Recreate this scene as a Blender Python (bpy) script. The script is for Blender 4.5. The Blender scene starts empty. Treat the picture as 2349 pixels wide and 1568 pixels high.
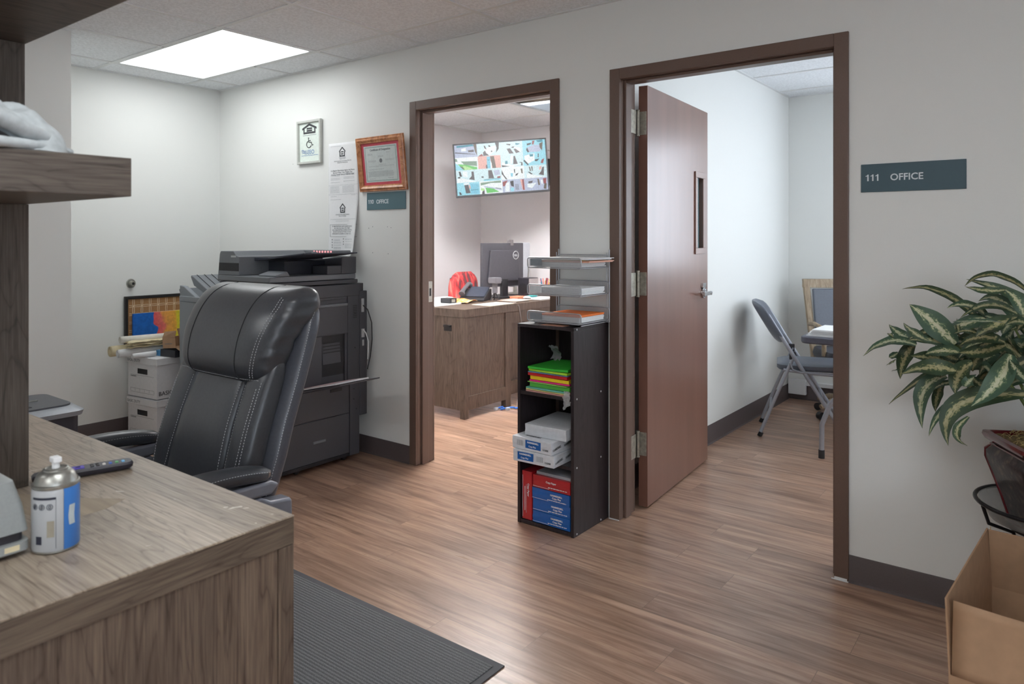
import bpy, bmesh, math, random
from math import sin, cos, pi, radians
from mathutils import Vector, Matrix, Euler
from mathutils.bvhtree import BVHTree
random.seed(7)
C = bpy.context.scene.collection
SC = bpy.context.scene

# ---------------------------------------------------------------- camera
cd = bpy.data.cameras.new('camera'); cam = bpy.data.objects.new('camera', cd); C.objects.link(cam)
cam.location = (0, 0, 1.30); cam.rotation_euler = (pi/2, 0, radians(37.38))
cd.sensor_width = 36; cd.lens = 1650/2349*36; cd.shift_y = -(784-547)/2349
cd.clip_start = 0.05; cd.clip_end = 60
cd.dof.use_dof = True; cd.dof.focus_distance = 2.9; cd.dof.aperture_fstop = 5.0
SC.camera = cam
# ---------------------------------------------------------------- view
SC.view_settings.view_transform = 'Standard'; SC.view_settings.look = 'None'
SC.view_settings.gamma = 1; SC.view_settings.use_curve_mapping = False
SC.view_settings.exposure = 0.0
# ---------------------------------------------------------------- sky
W = bpy.data.worlds.new('world'); SC.world = W; W.use_nodes = True
W.node_tree.nodes['Background'].inputs[0].default_value = (0.80, 0.89, 1.0, 1)
W.node_tree.nodes['Background'].inputs[1].default_value = 5.5
# ceiling lamp strengths (lensed 2x4 ft panels in the ceiling grid)
LAMP_MAIN = 5.8      # the panel in view
LAMP_FILL = 8.3     # unseen panels added to this room as fill light
LAMP_110 = 44.0
LAMP_111 = 10.0

def lin(c):
    c = c/255.0
    return c/12.92 if c <= 0.04045 else ((c+0.055)/1.055)**2.4
def rgb(r, g, b): return (lin(r), lin(g), lin(b), 1)

# ---------------------------------------------------------------- materials
MATS = {}
class N:
    """small node helper"""
    def __init__(s, name):
        s.m = bpy.data.materials.new(name); s.m.use_nodes = True; s.t = s.m.node_tree
        s.b = s.t.nodes['Principled BSDF']; s.out = s.t.nodes['Material Output']
    def n(s, typ, **kw):
        nd = s.t.nodes.new(typ)
        for k, v in kw.items():
            if k in nd.inputs.keys(): nd.inputs[k].default_value = v
            else: setattr(nd, k, v)
        return nd
    def l(s, a, ao, b, bi): s.t.links.new(a.outputs[ao], b.inputs[bi])
    def coord(s, scale=(1,1,1), kind='Object', rot=(0,0,0)):
        tc = s.n('ShaderNodeTexCoord'); mp = s.n('ShaderNodeMapping')
        mp.inputs['Scale'].default_value = scale; mp.inputs['Rotation'].default_value = rot
        s.l(tc, kind, mp, 'Vector'); return mp
    def ramp(s, src, out, stops, interp='LINEAR'):
        r = s.n('ShaderNodeValToRGB'); cr = r.color_ramp; cr.interpolation = interp
        while len(cr.elements) < len(stops): cr.elements.new(0.5)
        for e, (p, c) in zip(cr.elements, stops): e.position = p; e.color = c
        s.l(src, out, r, 'Fac'); return r
    def mix(s, a, ao, b, bo, fac=0.5, blend='MIX', fsrc=None, fo=None):
        m = s.n('ShaderNodeMix', data_type='RGBA', blend_type=blend)
        m.inputs[0].default_value = fac
        if fsrc: s.l(fsrc, fo, m, 0)
        if isinstance(a, tuple): m.inputs[6].default_value = a
        else: s.t.links.new(a.outputs[ao], m.inputs[6])
        if isinstance(b, tuple): m.inputs[7].default_value = b
        else: s.t.links.new(b.outputs[bo], m.inputs[7])
        return m
    def bump(s, src, out, strength=0.2, dist=0.001):
        b = s.n('ShaderNodeBump'); b.inputs['Strength'].default_value = strength; b.inputs['Distance'].default_value = dist
        s.l(src, out, b, 'Height'); s.l(b, 'Normal', s.b, 'Normal'); return b

def plain(name, col, rough=0.5, metal=0.0, spec=0.5, noise=0.05, nscale=60, bump=0.0, emit=None, coat=0):
    k = N(name); k.b.inputs['Roughness'].default_value = rough; k.b.inputs['Metallic'].default_value = metal
    k.b.inputs['Specular IOR Level'].default_value = spec
    if coat: k.b.inputs['Coat Weight'].default_value = coat; k.b.inputs['Coat Roughness'].default_value = 0.15
    mp = k.coord((nscale,)*3); nz = k.n('ShaderNodeTexNoise', Scale=1.0, Detail=3.0); k.l(mp, 0, nz, 'Vector')
    c = col
    lo = tuple(max(0, v*(1-noise)) for v in c[:3])+(1,); hi = tuple(min(1, v*(1+noise)) for v in c[:3])+(1,)
    r = k.ramp(nz, 'Fac', [(0.3, lo), (0.7, hi)]); k.l(r, 'Color', k.b, 'Base Color')
    if bump: k.bump(nz, 'Fac', bump)
    if emit: k.b.inputs['Emission Color'].default_value = emit[0]; k.b.inputs['Emission Strength'].default_value = emit[1]
    MATS[name] = k.m; return k.m

def wood(name, dark, mid, light, grain=(1.2, 16, 16), rough=0.45, big=(1.0, 5, 5), contrast=1.0, bump=0.15, planks=None):
    """streaky wood grain; the small number in grain is the direction of the grain"""
    k = N(name); k.b.inputs['Roughness'].default_value = rough
    mp = k.coord(grain); n1 = k.n('ShaderNodeTexNoise', Scale=5.0, Detail=8.0, Roughness=0.6, Distortion=0.15); k.l(mp, 0, n1, 'Vector')
    m2 = k.coord(big); n2 = k.n('ShaderNodeTexNoise', Scale=1.4, Detail=3.0, Distortion=1.2); k.l(m2, 0, n2, 'Vector')
    mm = k.n('ShaderNodeMath', operation='MULTIPLY'); mm.inputs[1].default_value = 11.0; k.l(n2, 'Fac', mm, 0)
    fr = k.n('ShaderNodeMath', operation='PINGPONG'); fr.inputs[1].default_value = 0.5; k.l(mm, 0, fr, 0)   # cathedral rings
    ln = k.ramp(fr, 0, [(0.0, (0,0,0,1)), (0.10, (0.7,)*3+(1,)), (0.42, (1,1,1,1))])
    a = k.n('ShaderNodeMath', operation='MULTIPLY_ADD'); a.inputs[1].default_value = 0.17*contrast; k.l(ln, 'Color', a, 0)
    b = k.n('ShaderNodeMath', operation='MULTIPLY_ADD'); b.inputs[1].default_value = 0.80; b.inputs[2].default_value = -0.02; k.l(n1, 'Fac', b, 0); k.l(b, 0, a, 2)
    r = k.ramp(a, 0, [(0.28, dark), (0.52, mid), (0.76, light)])
    last, lo = r, 'Color'
    if planks:      # glued boards: (which axis runs along the board, which across, board length, board width)
        al, ac, L_, w_ = planks; tc2 = k.coord((1,1,1)); sp = k.n('ShaderNodeSeparateXYZ'); k.l(tc2, 0, sp, 0); cb = k.n('ShaderNodeCombineXYZ'); k.l(sp, al, cb, 0); k.l(sp, ac, cb, 1)
        br = k.n('ShaderNodeTexBrick', offset=0.37, offset_frequency=2)
        for nm, v in (('Color1',(0.86,0.86,0.87,1)),('Color2',(1.12,1.11,1.09,1)),('Mortar',(0.62,0.60,0.58,1)),('Scale',1.0),('Mortar Size',0.0009),('Mortar Smooth',0.6),('Brick Width',L_),('Row Height',w_)): br.inputs[nm].default_value = v
        k.l(cb, 0, br, 'Vector'); mx = k.mix(last, lo, br, 'Color', 1.0, 'MULTIPLY'); last, lo = mx, 2
    k.t.links.new(last.outputs[lo], k.b.inputs['Base Color'])
    k.bump(n1, 'Fac', bump, 0.0008)
    MATS[name] = k.m; return k.m

wall_m = plain('wall_paint', rgb(232,233,230), 0.62, noise=0.012, nscale=420, bump=0.05)
wall110_m = plain('wall_paint_pinkish', rgb(236,234,236), 0.65, noise=0.012, nscale=420, bump=0.05)
frame_m = plain('brown_frame_paint', rgb(106,85,75), 0.36, noise=0.06, nscale=300, bump=0.12)
base_m = plain('rubber_baseboard', rgb(88,78,78), 0.5, noise=0.06, nscale=200, bump=0.05)
tbar_m = plain('ceiling_grid_paint', rgb(226,228,228), 0.5, noise=0.02)
steel_m = plain('brushed_steel', rgb(176,176,170), 0.35, 0.9, noise=0.12, nscale=90)
chrome_m = plain('chrome', rgb(210,212,215), 0.18, 1.0, noise=0.03)
black_m = plain('black_plastic', rgb(38,38,42), 0.45, noise=0.1)
copier_m = plain('charcoal_plastic', rgb(68,69,75), 0.5, noise=0.05, nscale=300, bump=0.06)
copier_hi_m = plain('slate_plastic', rgb(112,116,122), 0.45, noise=0.05, nscale=300, bump=0.05)
copier_dk_m = plain('dark_recess', rgb(24,25,30), 0.55, noise=0.1)
fin_m = plain('finisher_grey', rgb(132,137,142), 0.5, noise=0.04, nscale=300)
white_m = plain('white_paper', rgb(236,237,238), 0.7, noise=0.015)
offwhite_m = plain('pale_card', rgb(222,222,224), 0.65, noise=0.03)
cream_m = plain('cream_paper', rgb(226,212,176), 0.7, noise=0.06, nscale=40)
grid_speck = None

def ceiling_mat():
    k = N('acoustic_tile'); k.b.inputs['Roughness'].default_value = 0.9; k.b.inputs['Specular IOR Level'].default_value = 0.1
    mp = k.coord((1,1,1)); v = k.n('ShaderNodeTexVoronoi', Scale=110.0); k.l(mp, 0, v, 'Vector')
    n = k.n('ShaderNodeTexNoise', Scale=70.0, Detail=3.0); k.l(mp, 0, n, 'Vector')
    r = k.ramp(v, 'Distance', [(0.10, rgb(190,188,185)), (0.18, rgb(242,245,248))])
    r2 = k.ramp(n, 'Fac', [(0.42, rgb(244,244,244)), (0.58, (1,1,1,1))])
    m = k.mix(r, 'Color', r2, 'Color', 1.0, 'MULTIPLY'); k.t.links.new(m.outputs[2], k.b.inputs['Base Color'])
    k.bump(v, 'Distance', 0.1, 0.001); return k.m
ceil_m = ceiling_mat()

def floor_mat():
    k = N('vinyl_plank_floor'); k.b.inputs['Specular IOR Level'].default_value = 0.6; k.b.inputs['Coat Weight'].default_value = 0.15; k.b.inputs['Coat Roughness'].default_value = 0.28
    mp0 = k.coord((1,1,1)); sx = k.n('ShaderNodeSeparateXYZ'); k.l(mp0, 0, sx, 0)
    dv = k.n('ShaderNodeMath', operation='DIVIDE'); dv.inputs[1].default_value = 0.152; k.l(sx, 1, dv, 0)
    fl = k.n('ShaderNodeMath', operation='FLOOR'); k.l(dv, 0, fl, 0)
    wn = k.n('ShaderNodeTexWhiteNoise', noise_dimensions='1D'); k.l(fl, 0, wn, 'W')
    sh = k.n('ShaderNodeMath', operation='MULTIPLY_ADD'); sh.inputs[1].default_value = 1.22; k.l(wn, 'Value', sh, 0); k.l(sx, 0, sh, 2)
    mp = k.n('ShaderNodeCombineXYZ'); k.l(sh, 0, mp, 0); k.l(sx, 1, mp, 1)
    br = k.n('ShaderNodeTexBrick', offset=0.0, offset_frequency=2)
    for nm, v in (('Color1',(0,0,0,1)),('Color2',(1,1,1,1)),('Mortar',(0.5,0.5,0.5,1)),('Scale',1.0),('Mortar Size',0.0010),('Mortar Smooth',0.3),('Brick Width',1.22),('Row Height',0.152)):
        br.inputs[nm].default_value = v
    k.l(mp, 0, br, 'Vector')
    sep = k.n('ShaderNodeSeparateColor'); k.l(br, 'Color', sep, 0)
    cmb = k.n('ShaderNodeCombineXYZ'); mu = k.n('ShaderNodeMath', operation='MULTIPLY'); mu.inputs[1].default_value = 13.0
    k.l(sep, 0, mu, 0); k.l(mu, 0, cmb, 0); k.l(mu, 0, cmb, 2)
    m2 = k.coord((1.1, 17.0, 1)); ad = k.n('ShaderNodeVectorMath', operation='ADD'); k.l(m2, 0, ad, 0); k.l(cmb, 0, ad, 1)
    g = k.n('ShaderNodeTexNoise', Scale=2.3, Detail=9.0, Roughness=0.65, Distortion=0.5); k.l(ad, 0, g, 'Vector')
    m3 = k.coord((0.7, 4.0, 1)); ad2 = k.n('ShaderNodeVectorMath', operation='ADD'); k.l(m3, 0, ad2, 0); k.l(cmb, 0, ad2, 1)
    g2 = k.n('ShaderNodeTexNoise', Scale=1.6, Detail=3.0, Distortion=0.8); k.l(ad2, 0, g2, 'Vector')
    r = k.ramp(g, 'Fac', [(0.28, rgb(118,90,73)), (0.44, rgb(160,127,106)), (0.58, rgb(184,152,130)), (0.76, rgb(204,176,155))])
    r2 = k.ramp(g2, 'Fac', [(0.32, (0.74,0.72,0.72,1)), (0.66, (1.14,1.13,1.12,1))])
    m = k.mix(r, 'Color', r2, 'Color', 1.0, 'MULTIPLY')
    r3 = k.ramp(sep, 0, [(0.0, (0.95,0.95,0.96,1)), (1.0, (1.08,1.07,1.06,1))])
    mb = k.mix(m, 2, r3, 'Color', 1.0, 'MULTIPLY')
    mo = k.mix(mb, 2, rgb(128,104,88), None, 0.0, 'MIX', br, 'Fac')
    k.t.links.new(mo.outputs[2], k.b.inputs['Base Color'])
    rr = k.ramp(g, 'Fac', [(0.3, (0.36,)*3+(1,)), (0.7, (0.27,)*3+(1,))]); k.l(rr, 'Color', k.b, 'Roughness')
    k.bump(g, 'Fac', 0.12, 0.0006); return k.m
floor_m = floor_mat()

desk_top_m = wood('desk_lit_top_wood', rgb(118,104,89), rgb(162,147,130), rgb(192,179,162), (1.3, 42, 42), 0.34, (1.0, 6.5, 6), planks=(0, 1, 1.5, 0.105))  # light falling on the top is put into this paler copy of the oak
desk_side_m = wood('desk_shaded_side_wood', rgb(66,54,46), rgb(106,91,79), rgb(134,117,101), (40, 40, 1.5), 0.5, (6.5, 6.5, 0.9), planks=(2, 1, 2.4, 0.13))  # same oak, its colour darkened for the shade on the sides
desk_edge_m = wood('desk_shaded_edge_wood', rgb(64,53,46), rgb(100,87,75), rgb(126,112,97), (40, 1.4, 40), 0.5, (6, 0.8, 8))  # edging carries the side shade in its colour too
hutch_h_m = wood('hutch_shelf_wood', rgb(62,55,51), rgb(94,85,78), rgb(116,107,98), (40, 1.4, 40), 0.5, (6, 0.8, 8))
hutch_v_m = wood('hutch_upright_wood', rgb(54,48,44), rgb(84,75,68), rgb(108,98,90), (40, 40, 1.5), 0.5, (5.5, 5.5, 0.8))
desk110_m = wood('office_desk_wood', rgb(58,46,39), rgb(88,73,63), rgb(112,95,83), (20, 20, 1.4), 0.5, (4.5, 4.5, 0.8))
cubby_m = wood('espresso_laminate', rgb(30,25,28), rgb(44,37,40), rgb(58,50,54), (20, 20, 1.4), 0.35, (6, 6, 1), bump=0.05)
oak_m = wood('pale_oak', rgb(126,106,84), rgb(160,140,115), rgb(184,166,142), (14, 14, 1.5), 0.45, (5, 5, 1))

# ---------------------------------------------------------------- mesh helpers
class MB:
    def __init__(s): s.b = bmesh.new(); s.uv = None
    def _add(s, vs, fs):
        v = [s.b.verts.new(p) for p in vs]; out = []
        for f in fs:
            try: out.append(s.b.faces.new([v[i] for i in f]))
            except ValueError: pass
        return out
    def box(s, x0, x1, y0, y1, z0, z1, M=None):
        P = [Vector(p) for p in ((x0,y0,z0),(x1,y0,z0),(x1,y1,z0),(x0,y1,z0),(x0,y0,z1),(x1,y0,z1),(x1,y1,z1),(x0,y1,z1))]
        if M: P = [M @ p for p in P]
        s._add(P, ((0,3,2,1),(4,5,6,7),(0,1,5,4),(1,2,6,5),(2,3,7,6),(3,0,4,7))); return s
    def cyl(s, p0, p1, r0, r1=None, seg=20, cap=True):
        r1 = r0 if r1 is None else r1; p0 = Vector(p0); p1 = Vector(p1); d = (p1-p0).normalized()
        u = d.orthogonal().normalized(); w = d.cross(u)
        A = [p0+(u*cos(2*pi*i/seg)+w*sin(2*pi*i/seg))*r0 for i in range(seg)]
        B = [p1+(u*cos(2*pi*i/seg)+w*sin(2*pi*i/seg))*r1 for i in range(seg)]
        f = [(i,(i+1)%seg,seg+(i+1)%seg,seg+i) for i in range(seg)]
        if cap: f += [tuple(range(seg-1,-1,-1)), tuple(range(seg,2*seg))]
        s._add(A+B, f); return s
    def tube(s, pts, r, seg=8, closed=False, flat=None):
        pts = [Vector(p) for p in pts]; n = len(pts); rings = []; ref = None
        for i, p in enumerate(pts):
            if closed: d = pts[(i+1)%n]-pts[i-1]
            else: d = pts[min(i+1,n-1)]-pts[max(i-1,0)]
            d.normalize()
            if ref is None: ref = d.orthogonal().normalized()
            ref = (ref-d*ref.dot(d)).normalized(); w = d.cross(ref)
            rr = r[i] if isinstance(r, (list, tuple)) else r
            rings.append([p+(ref*cos(2*pi*k/seg)+w*sin(2*pi*k/seg))*rr for k in range(seg)])
        s.loft(rings, wrap=closed, caps=not closed); return s
    def loft(s, rings, wrap=False, caps=True, closed=True):
        m = len(rings[0]); n = len(rings)
        V = [s.b.verts.new(p) for R in rings for p in R]
        for i in range(n if wrap else n-1):
            for k in range(m if closed else m-1):
                a, b_, c, d = i*m+k, i*m+(k+1)%m, ((i+1)%n)*m+(k+1)%m, ((i+1)%n)*m+k
                try: s.b.faces.new((V[a],V[b_],V[c],V[d]))
                except ValueError: pass
        if caps and closed and not wrap:
            s.b.faces.new(V[:m][::-1]); s.b.faces.new(V[-m:])
        return s
    def lathe(s, prof, c=(0,0,0), seg=32):
        c = Vector(c); rings = [[c+Vector((r*cos(2*pi*k/seg), r*sin(2*pi*k/seg), z)) for k in range(seg)] for r, z in prof]
        s.loft(rings); return s
    def prism(s, poly, axis, a, b, M=None):
        def P(u, v, w): return {'x':Vector((w,u,v)),'y':Vector((u,w,v)),'z':Vector((u,v,w))}[axis]
        A = [P(u,v,a) for u,v in poly]; B = [P(u,v,b) for u,v in poly]; n = len(poly)
        if M: A = [M@p for p in A]; B = [M@p for p in B]
        s._add(A+B, [tuple(range(n-1,-1,-1)), tuple(range(n,2*n))]+[(i,(i+1)%n,n+(i+1)%n,n+i) for i in range(n)]); return s
    def grid(s, fn, nu, nv, uv=False):
        V = [[s.b.verts.new(fn(i/nu, j/nv)) for j in range(nv+1)] for i in range(nu+1)]
        if uv and s.uv is None: s.uv = s.b.loops.layers.uv.new('UVMap')
        for i in range(nu):
            for j in range(nv):
                f = s.b.faces.new((V[i][j],V[i+1][j],V[i+1][j+1],V[i][j+1]))
                if uv:
                    for lp, (a, b_) in zip(f.loops, ((i,j),(i+1,j),(i+1,j+1),(i,j+1))): lp[s.uv].uv = (a/nu, b_/nv)
        return s
    def xform(s, M): bmesh.ops.transform(s.b, matrix=M, verts=s.b.verts); return s

def mw(o):
    M = Matrix.Identity(4)
    while o is not None:
        M = Matrix.LocRotScale(o.location, o.rotation_euler, o.scale) @ M; o = o.parent
    return M

def obj(name, mb, mat, parent=None, bevel=0.0, smooth=0, solid=0, sub=0, local=False, keep=False, seg=2):
    bm = mb.b if isinstance(mb, MB) else mb
    bmesh.ops.recalc_face_normals(bm, faces=bm.faces)
    me = bpy.data.meshes.new(name); loc = None
    if parent is None and not keep:
        vs = [v.co for v in bm.verts]
        lo = [min(v[i] for v in vs) for i in range(3)]; hi = [max(v[i] for v in vs) for i in range(3)]
        loc = Vector(((lo[0]+hi[0])/2, (lo[1]+hi[1])/2, lo[2]))
        bmesh.ops.translate(bm, verts=bm.verts, vec=-loc)
    elif parent is not None and not local:
        bmesh.ops.transform(bm, matrix=mw(parent).inverted(), verts=bm.verts)
    bm.to_mesh(me); bm.free()
    o = bpy.data.objects.new(name, me); C.objects.link(o)
    for m in (mat if isinstance(mat, (list, tuple)) else [mat]): me.materials.append(m)
    if loc: o.location = loc
    if parent is not None: o.parent = parent
    if smooth:
        for p in me.polygons: p.use_smooth = True
        me.set_sharp_from_angle(angle=radians(smooth))
    if solid:
        md = o.modifiers.new('solid', 'SOLIDIFY'); md.thickness = solid; md.offset = 0
    if bevel:
        md = o.modifiers.new('bevel', 'BEVEL'); md.width = bevel; md.segments = seg; md.limit_method = 'ANGLE'; md.angle_limit = radians(40)
    if sub:
        md = o.modifiers.new('sub', 'SUBSURF'); md.levels = sub; md.render_levels = sub
    return o

def thing(name, label, cat, loc=(0,0,0), rotz=0, group=None):
    o = bpy.data.objects.new(name, None); C.objects.link(o); o.empty_display_size = 0.05
    o.location = loc; o.rotation_euler = (0, 0, rotz); o['label'] = label; o['category'] = cat
    if group: o['group'] = group
    return o
def tag(o, label, cat, group=None, kind=None):
    o['label'] = label; o['category'] = cat
    if group: o['group'] = group
    if kind: o['kind'] = kind
    return o
def struct(name, mb, mat, parent=None, **kw):
    o = obj(name, mb, mat, parent, keep=True, **kw)
    if parent is None: o['kind'] = 'structure'
    return o
def group_struct(name, loc=(0,0,0)):
    o = bpy.data.objects.new(name, None); C.objects.link(o); o.location = loc; o['kind'] = 'structure'; return o

def text(s, size, M, mat, parent, name='lettering', xs=1.0, bold=0.0, align='LEFT', ext=0.0004, local=False, space=1.0):
    """M places a text lying in its local XY plane, x to the right and y up"""
    cu = bpy.data.curves.new(name, 'FONT'); cu.body = s; cu.size = size; cu.extrude = ext; cu.offset = bold
    cu.align_x = align; cu.resolution_u = 3; cu.space_character = space
    t = bpy.data.objects.new(name, cu); C.objects.link(t)
    dg = bpy.context.evaluated_depsgraph_get(); dg.update()
    me = bpy.data.meshes.new_from_object(t.evaluated_get(dg)); bpy.data.objects.remove(t)
    me.transform(M @ Matrix.Diagonal((xs, 1, 1, 1)))
    if parent is not None and not local: me.transform(mw(parent).inverted())
    me.materials.clear(); me.materials.append(mat); me.name = name
    o = bpy.data.objects.new(name, me); C.objects.link(o); o.parent = parent
    return o
def FY(x, y, z, roll=0):   # plane facing -Y (on the wall with the doors)
    return Matrix.Translation((x,y,z)) @ Matrix.Rotation(pi/2, 4, 'X') @ Matrix.Rotation(roll, 4, 'Z')
def FX(x, y, z, roll=0):   # plane facing +X
    return Matrix.Translation((x,y,z)) @ Matrix.Rotation(pi/2, 4, 'Z') @ Matrix.Rotation(pi/2, 4, 'X') @ Matrix.Rotation(roll, 4, 'Z')
def RZ(a, c=(0,0,0)):
    c = Vector(c); return Matrix.Translation(c) @ Matrix.Rotation(a, 4, 'Z') @ Matrix.Translation(-c)

# ================================================================ SETTING
WY = 2.945; WT = 0.13; CZ = 2.40
struct('floor', MB().box(-6.0, 3.2, -3.0, 6.6, -0.06, 0.0), floor_m)
def wall_with_openings(name, x0, x1, y0, y1, z1, openings, mat):
    b = MB(); x = x0
    for a, c, h in openings:
        b.box(x, a, y0, y1, 0, z1); b.box(a, c, y0, y1, h, z1); x = c
    b.box(x, x1, y0, y1, 0, z1); bmesh.ops.remove_doubles(b.b, verts=b.b.verts, dist=1e-5); return struct(name, b, mat)
# the office wall with the two doorways: painted in this room's white on one side
wall_with_openings('wall_office', -5.12, 2.6, WY, WY+WT-0.01, 2.62, [(-2.966, -1.975, 2.065), (-1.651, -0.665, 2.065)], wall_m)
struct('wall_left', MB().box(-5.12, -5.0, 1.5, WY, 0, 2.62), wall_m)
struct('wall_alcove', MB().box(-5.12, -4.2, -2.6, 1.622, 0, 2.62), wall_m)
struct('wall_rear', MB().box(-5.12, 2.6, -2.72, -2.6, 0, 2.62), wall_m)
def window_wall(name, win, axis, p, t, lo, hi, a0, a1, c0, c1, mat, n_mull=2):
    """wall at p (thickness t outward) along axis 'x' or 'y' with one window a0..a1, c0..c1; returns nothing"""
    def bx(b, u0, u1, v0, v1, z0, z1):
        if axis == 'y': b.box(min(v0,v1), max(v0,v1), u0, u1, z0, z1)      # wall runs along y
        else: b.box(u0, u1, min(v0,v1), max(v0,v1), z0, z1)
        return b
    b = MB(); bx(b, lo, a0, p, p+t, 0, 2.62); bx(b, a1, hi, p, p+t, 0, 2.62); bx(b, a0, a1, p, p+t, 0, c0); bx(b, a0, a1, p, p+t, c1, 2.62); struct(name, b, mat)
    pos = (p, (a0+a1)/2, c0) if axis == 'y' else ((a0+a1)/2, p, c0)
    wn = group_struct(win, pos); f = MB(); w = .045
    qs = [(a0,a0+w,c0,c1),(a1-w,a1,c0,c1),(a0+w,a1-w,c0,c0+w),(a0+w,a1-w,c1-w,c1)]+[(a0+(a1-a0)*i/n_mull-.02,a0+(a1-a0)*i/n_mull+.02,c0+w,c1-w) for i in range(1,n_mull)]
    for q in qs: bx(f, q[0], q[1], p+t*.35, p+t*.65, q[2], q[3])
    obj('window_frame', f, white_m, wn)
    g = MB(); bx(g, a0+w, a1-w, p+t*.48, p+t*.52, c0+w, c1-w); obj('glass', g, glass_mat(), wn)
    L = bpy.data.lights.new('daylight_portal', 'AREA'); L.shape = 'RECTANGLE'; L.size = a1-a0; L.size_y = c1-c0; L.cycles.is_portal = True
    po = bpy.data.objects.new('daylight_portal', L); C.objects.link(po)
    q = p+t*1.15
    if axis == 'y': po.location = (q, (a0+a1)/2, (c0+c1)/2); po.rotation_euler = (pi/2, 0, pi/2 if t > 0 else -pi/2)
    else: po.location = ((a0+a1)/2, q, (c0+c1)/2); po.rotation_euler = (-pi/2 if t > 0 else pi/2, 0, 0)
def glass_mat():
    if 'window_glass' in MATS: return MATS['window_glass']
    gk = N('window_glass'); gk.b.inputs['Base Color'].default_value = (1,1,1,1); gk.b.inputs['Transmission Weight'].default_value = 1; gk.b.inputs['Roughness'].default_value = 0; gk.b.inputs['IOR'].default_value = 1.0
    MATS['window_glass'] = gk.m; return gk.m
window_wall('wall_right', 'added_window_3', 'y', 2.6, .12, -2.72, 3.07, -2.3, -0.2, 0.6, 2.1, wall_m, 2)  # unseen window, added so daylight fills the ceiling, walls and desk side

def baseboard(name, p0, p1, n, h=0.102):
    """rubber cove base from p0 to p1, n = direction it faces"""
    p0 = Vector(p0+(0,)); p1 = Vector(p1+(0,)); n = Vector(n+(0,)); b = MB()
    prof = [(0.0,0), (0.014,0), (0.013,0.003), (0.007,0.008), (0.005,0.018), (0.004,h-0.004), (0.002,h), (0,h)]
    b.loft([[p+n*a+Vector((0,0,z+0.0005)) for a, z in prof] for p in (p0, p1)]); return struct(name, b, base_m, smooth=30)
baseboard('baseboard_office', (-5.0+0.016, WY), (-2.988, WY), (0,-1))
baseboard('baseboard_right', (-0.643, WY), (2.58, WY), (0,-1))
baseboard('baseboard_left', (-5.0, 1.63), (-5.0, WY), (1,0))

# suspended ceiling: tiles pressed from one board, and the grid of T bars
def ceiling_tiles(name, x0, x1, y0, y1, z, holes):
    b = MB(); xs = sorted({x0, x1, *[h[0] for h in holes], *[h[1] for h in holes]}); ys = sorted({y0, y1, *[h[2] for h in holes], *[h[3] for h in holes]})
    for i in range(len(xs)-1):
        for j in range(len(ys)-1):
            cx, cy = (xs[i]+xs[i+1])/2, (ys[j]+ys[j+1])/2
            if any(h[0] < cx < h[1] and h[2] < cy < h[3] for h in holes): continue
            b.box(xs[i], xs[i+1], ys[j], ys[j+1], z+0.004, z+0.02)
    return struct(name, b, ceil_m)
GX = [-4.72+0.615*i for i in range(12)]; GY = [2.67-0.61*j for j in range(9)]
def bars(name, xs, ys, x0, x1, y0, y1, z, skip=lambda kind, a, c0, c1: False):
    b = MB()
    for x in xs:
        e = sorted([y0, y1]+[y for y in ys if y0 < y < y1])
        for a, c in zip(e, e[1:]):
            if not skip('x', x, a, c): b.box(x-0.012, x+0.012, a, c, z-0.001, z+0.006)
    for y in ys:
        e = sorted([x0, x1]+[x for x in xs if x0 < x < x1])
        for a, c in zip(e, e[1:]):
            if not skip('y', y, a, c): b.box(a+0.012, c-0.012, y-0.012, y+0.012, z-0.0005, z+0.006)
    # wall angles
    b.box(x0, x1, y1-0.020, y1, z-0.0015, z+0.005); b.box(x0, x0+0.02, y0, y1-0.02, z-0.0015, z+0.005)
    return struct(name, b, tbar_m)
PANELS = [(0, 2, 0, 1), (6, 8, 6, 7), (2, 4, 5, 6), (6, 8, 3, 4)]     # grid cells of light panels; all but the first are added for fill
def cell(p): return (GX[p[0]], GX[p[1]], GY[p[3]], GY[p[2]])
ceiling_tiles('ceiling', -5.12, 2.72, -2.72, 3.0, CZ, [cell(p) for p in PANELS])
def skipm(kind, v, a, c):
    for p in PANELS:
        X0, X1, Y0, Y1 = cell(p)
        if kind == 'x' and X0+0.02 < v < X1-0.02 and Y0-0.01 < (a+c)/2 < Y1: return True
    if kind == 'x' and v < -5: return True
    return False
bars('trim_1', GX[:12], GY, -5.0, 2.6, -2.6, WY, CZ, skipm)
struct('ceiling_deck', MB().box(-5.3, 3.2, -2.8, 6.6, 2.78, 2.84), wall_m)

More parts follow.
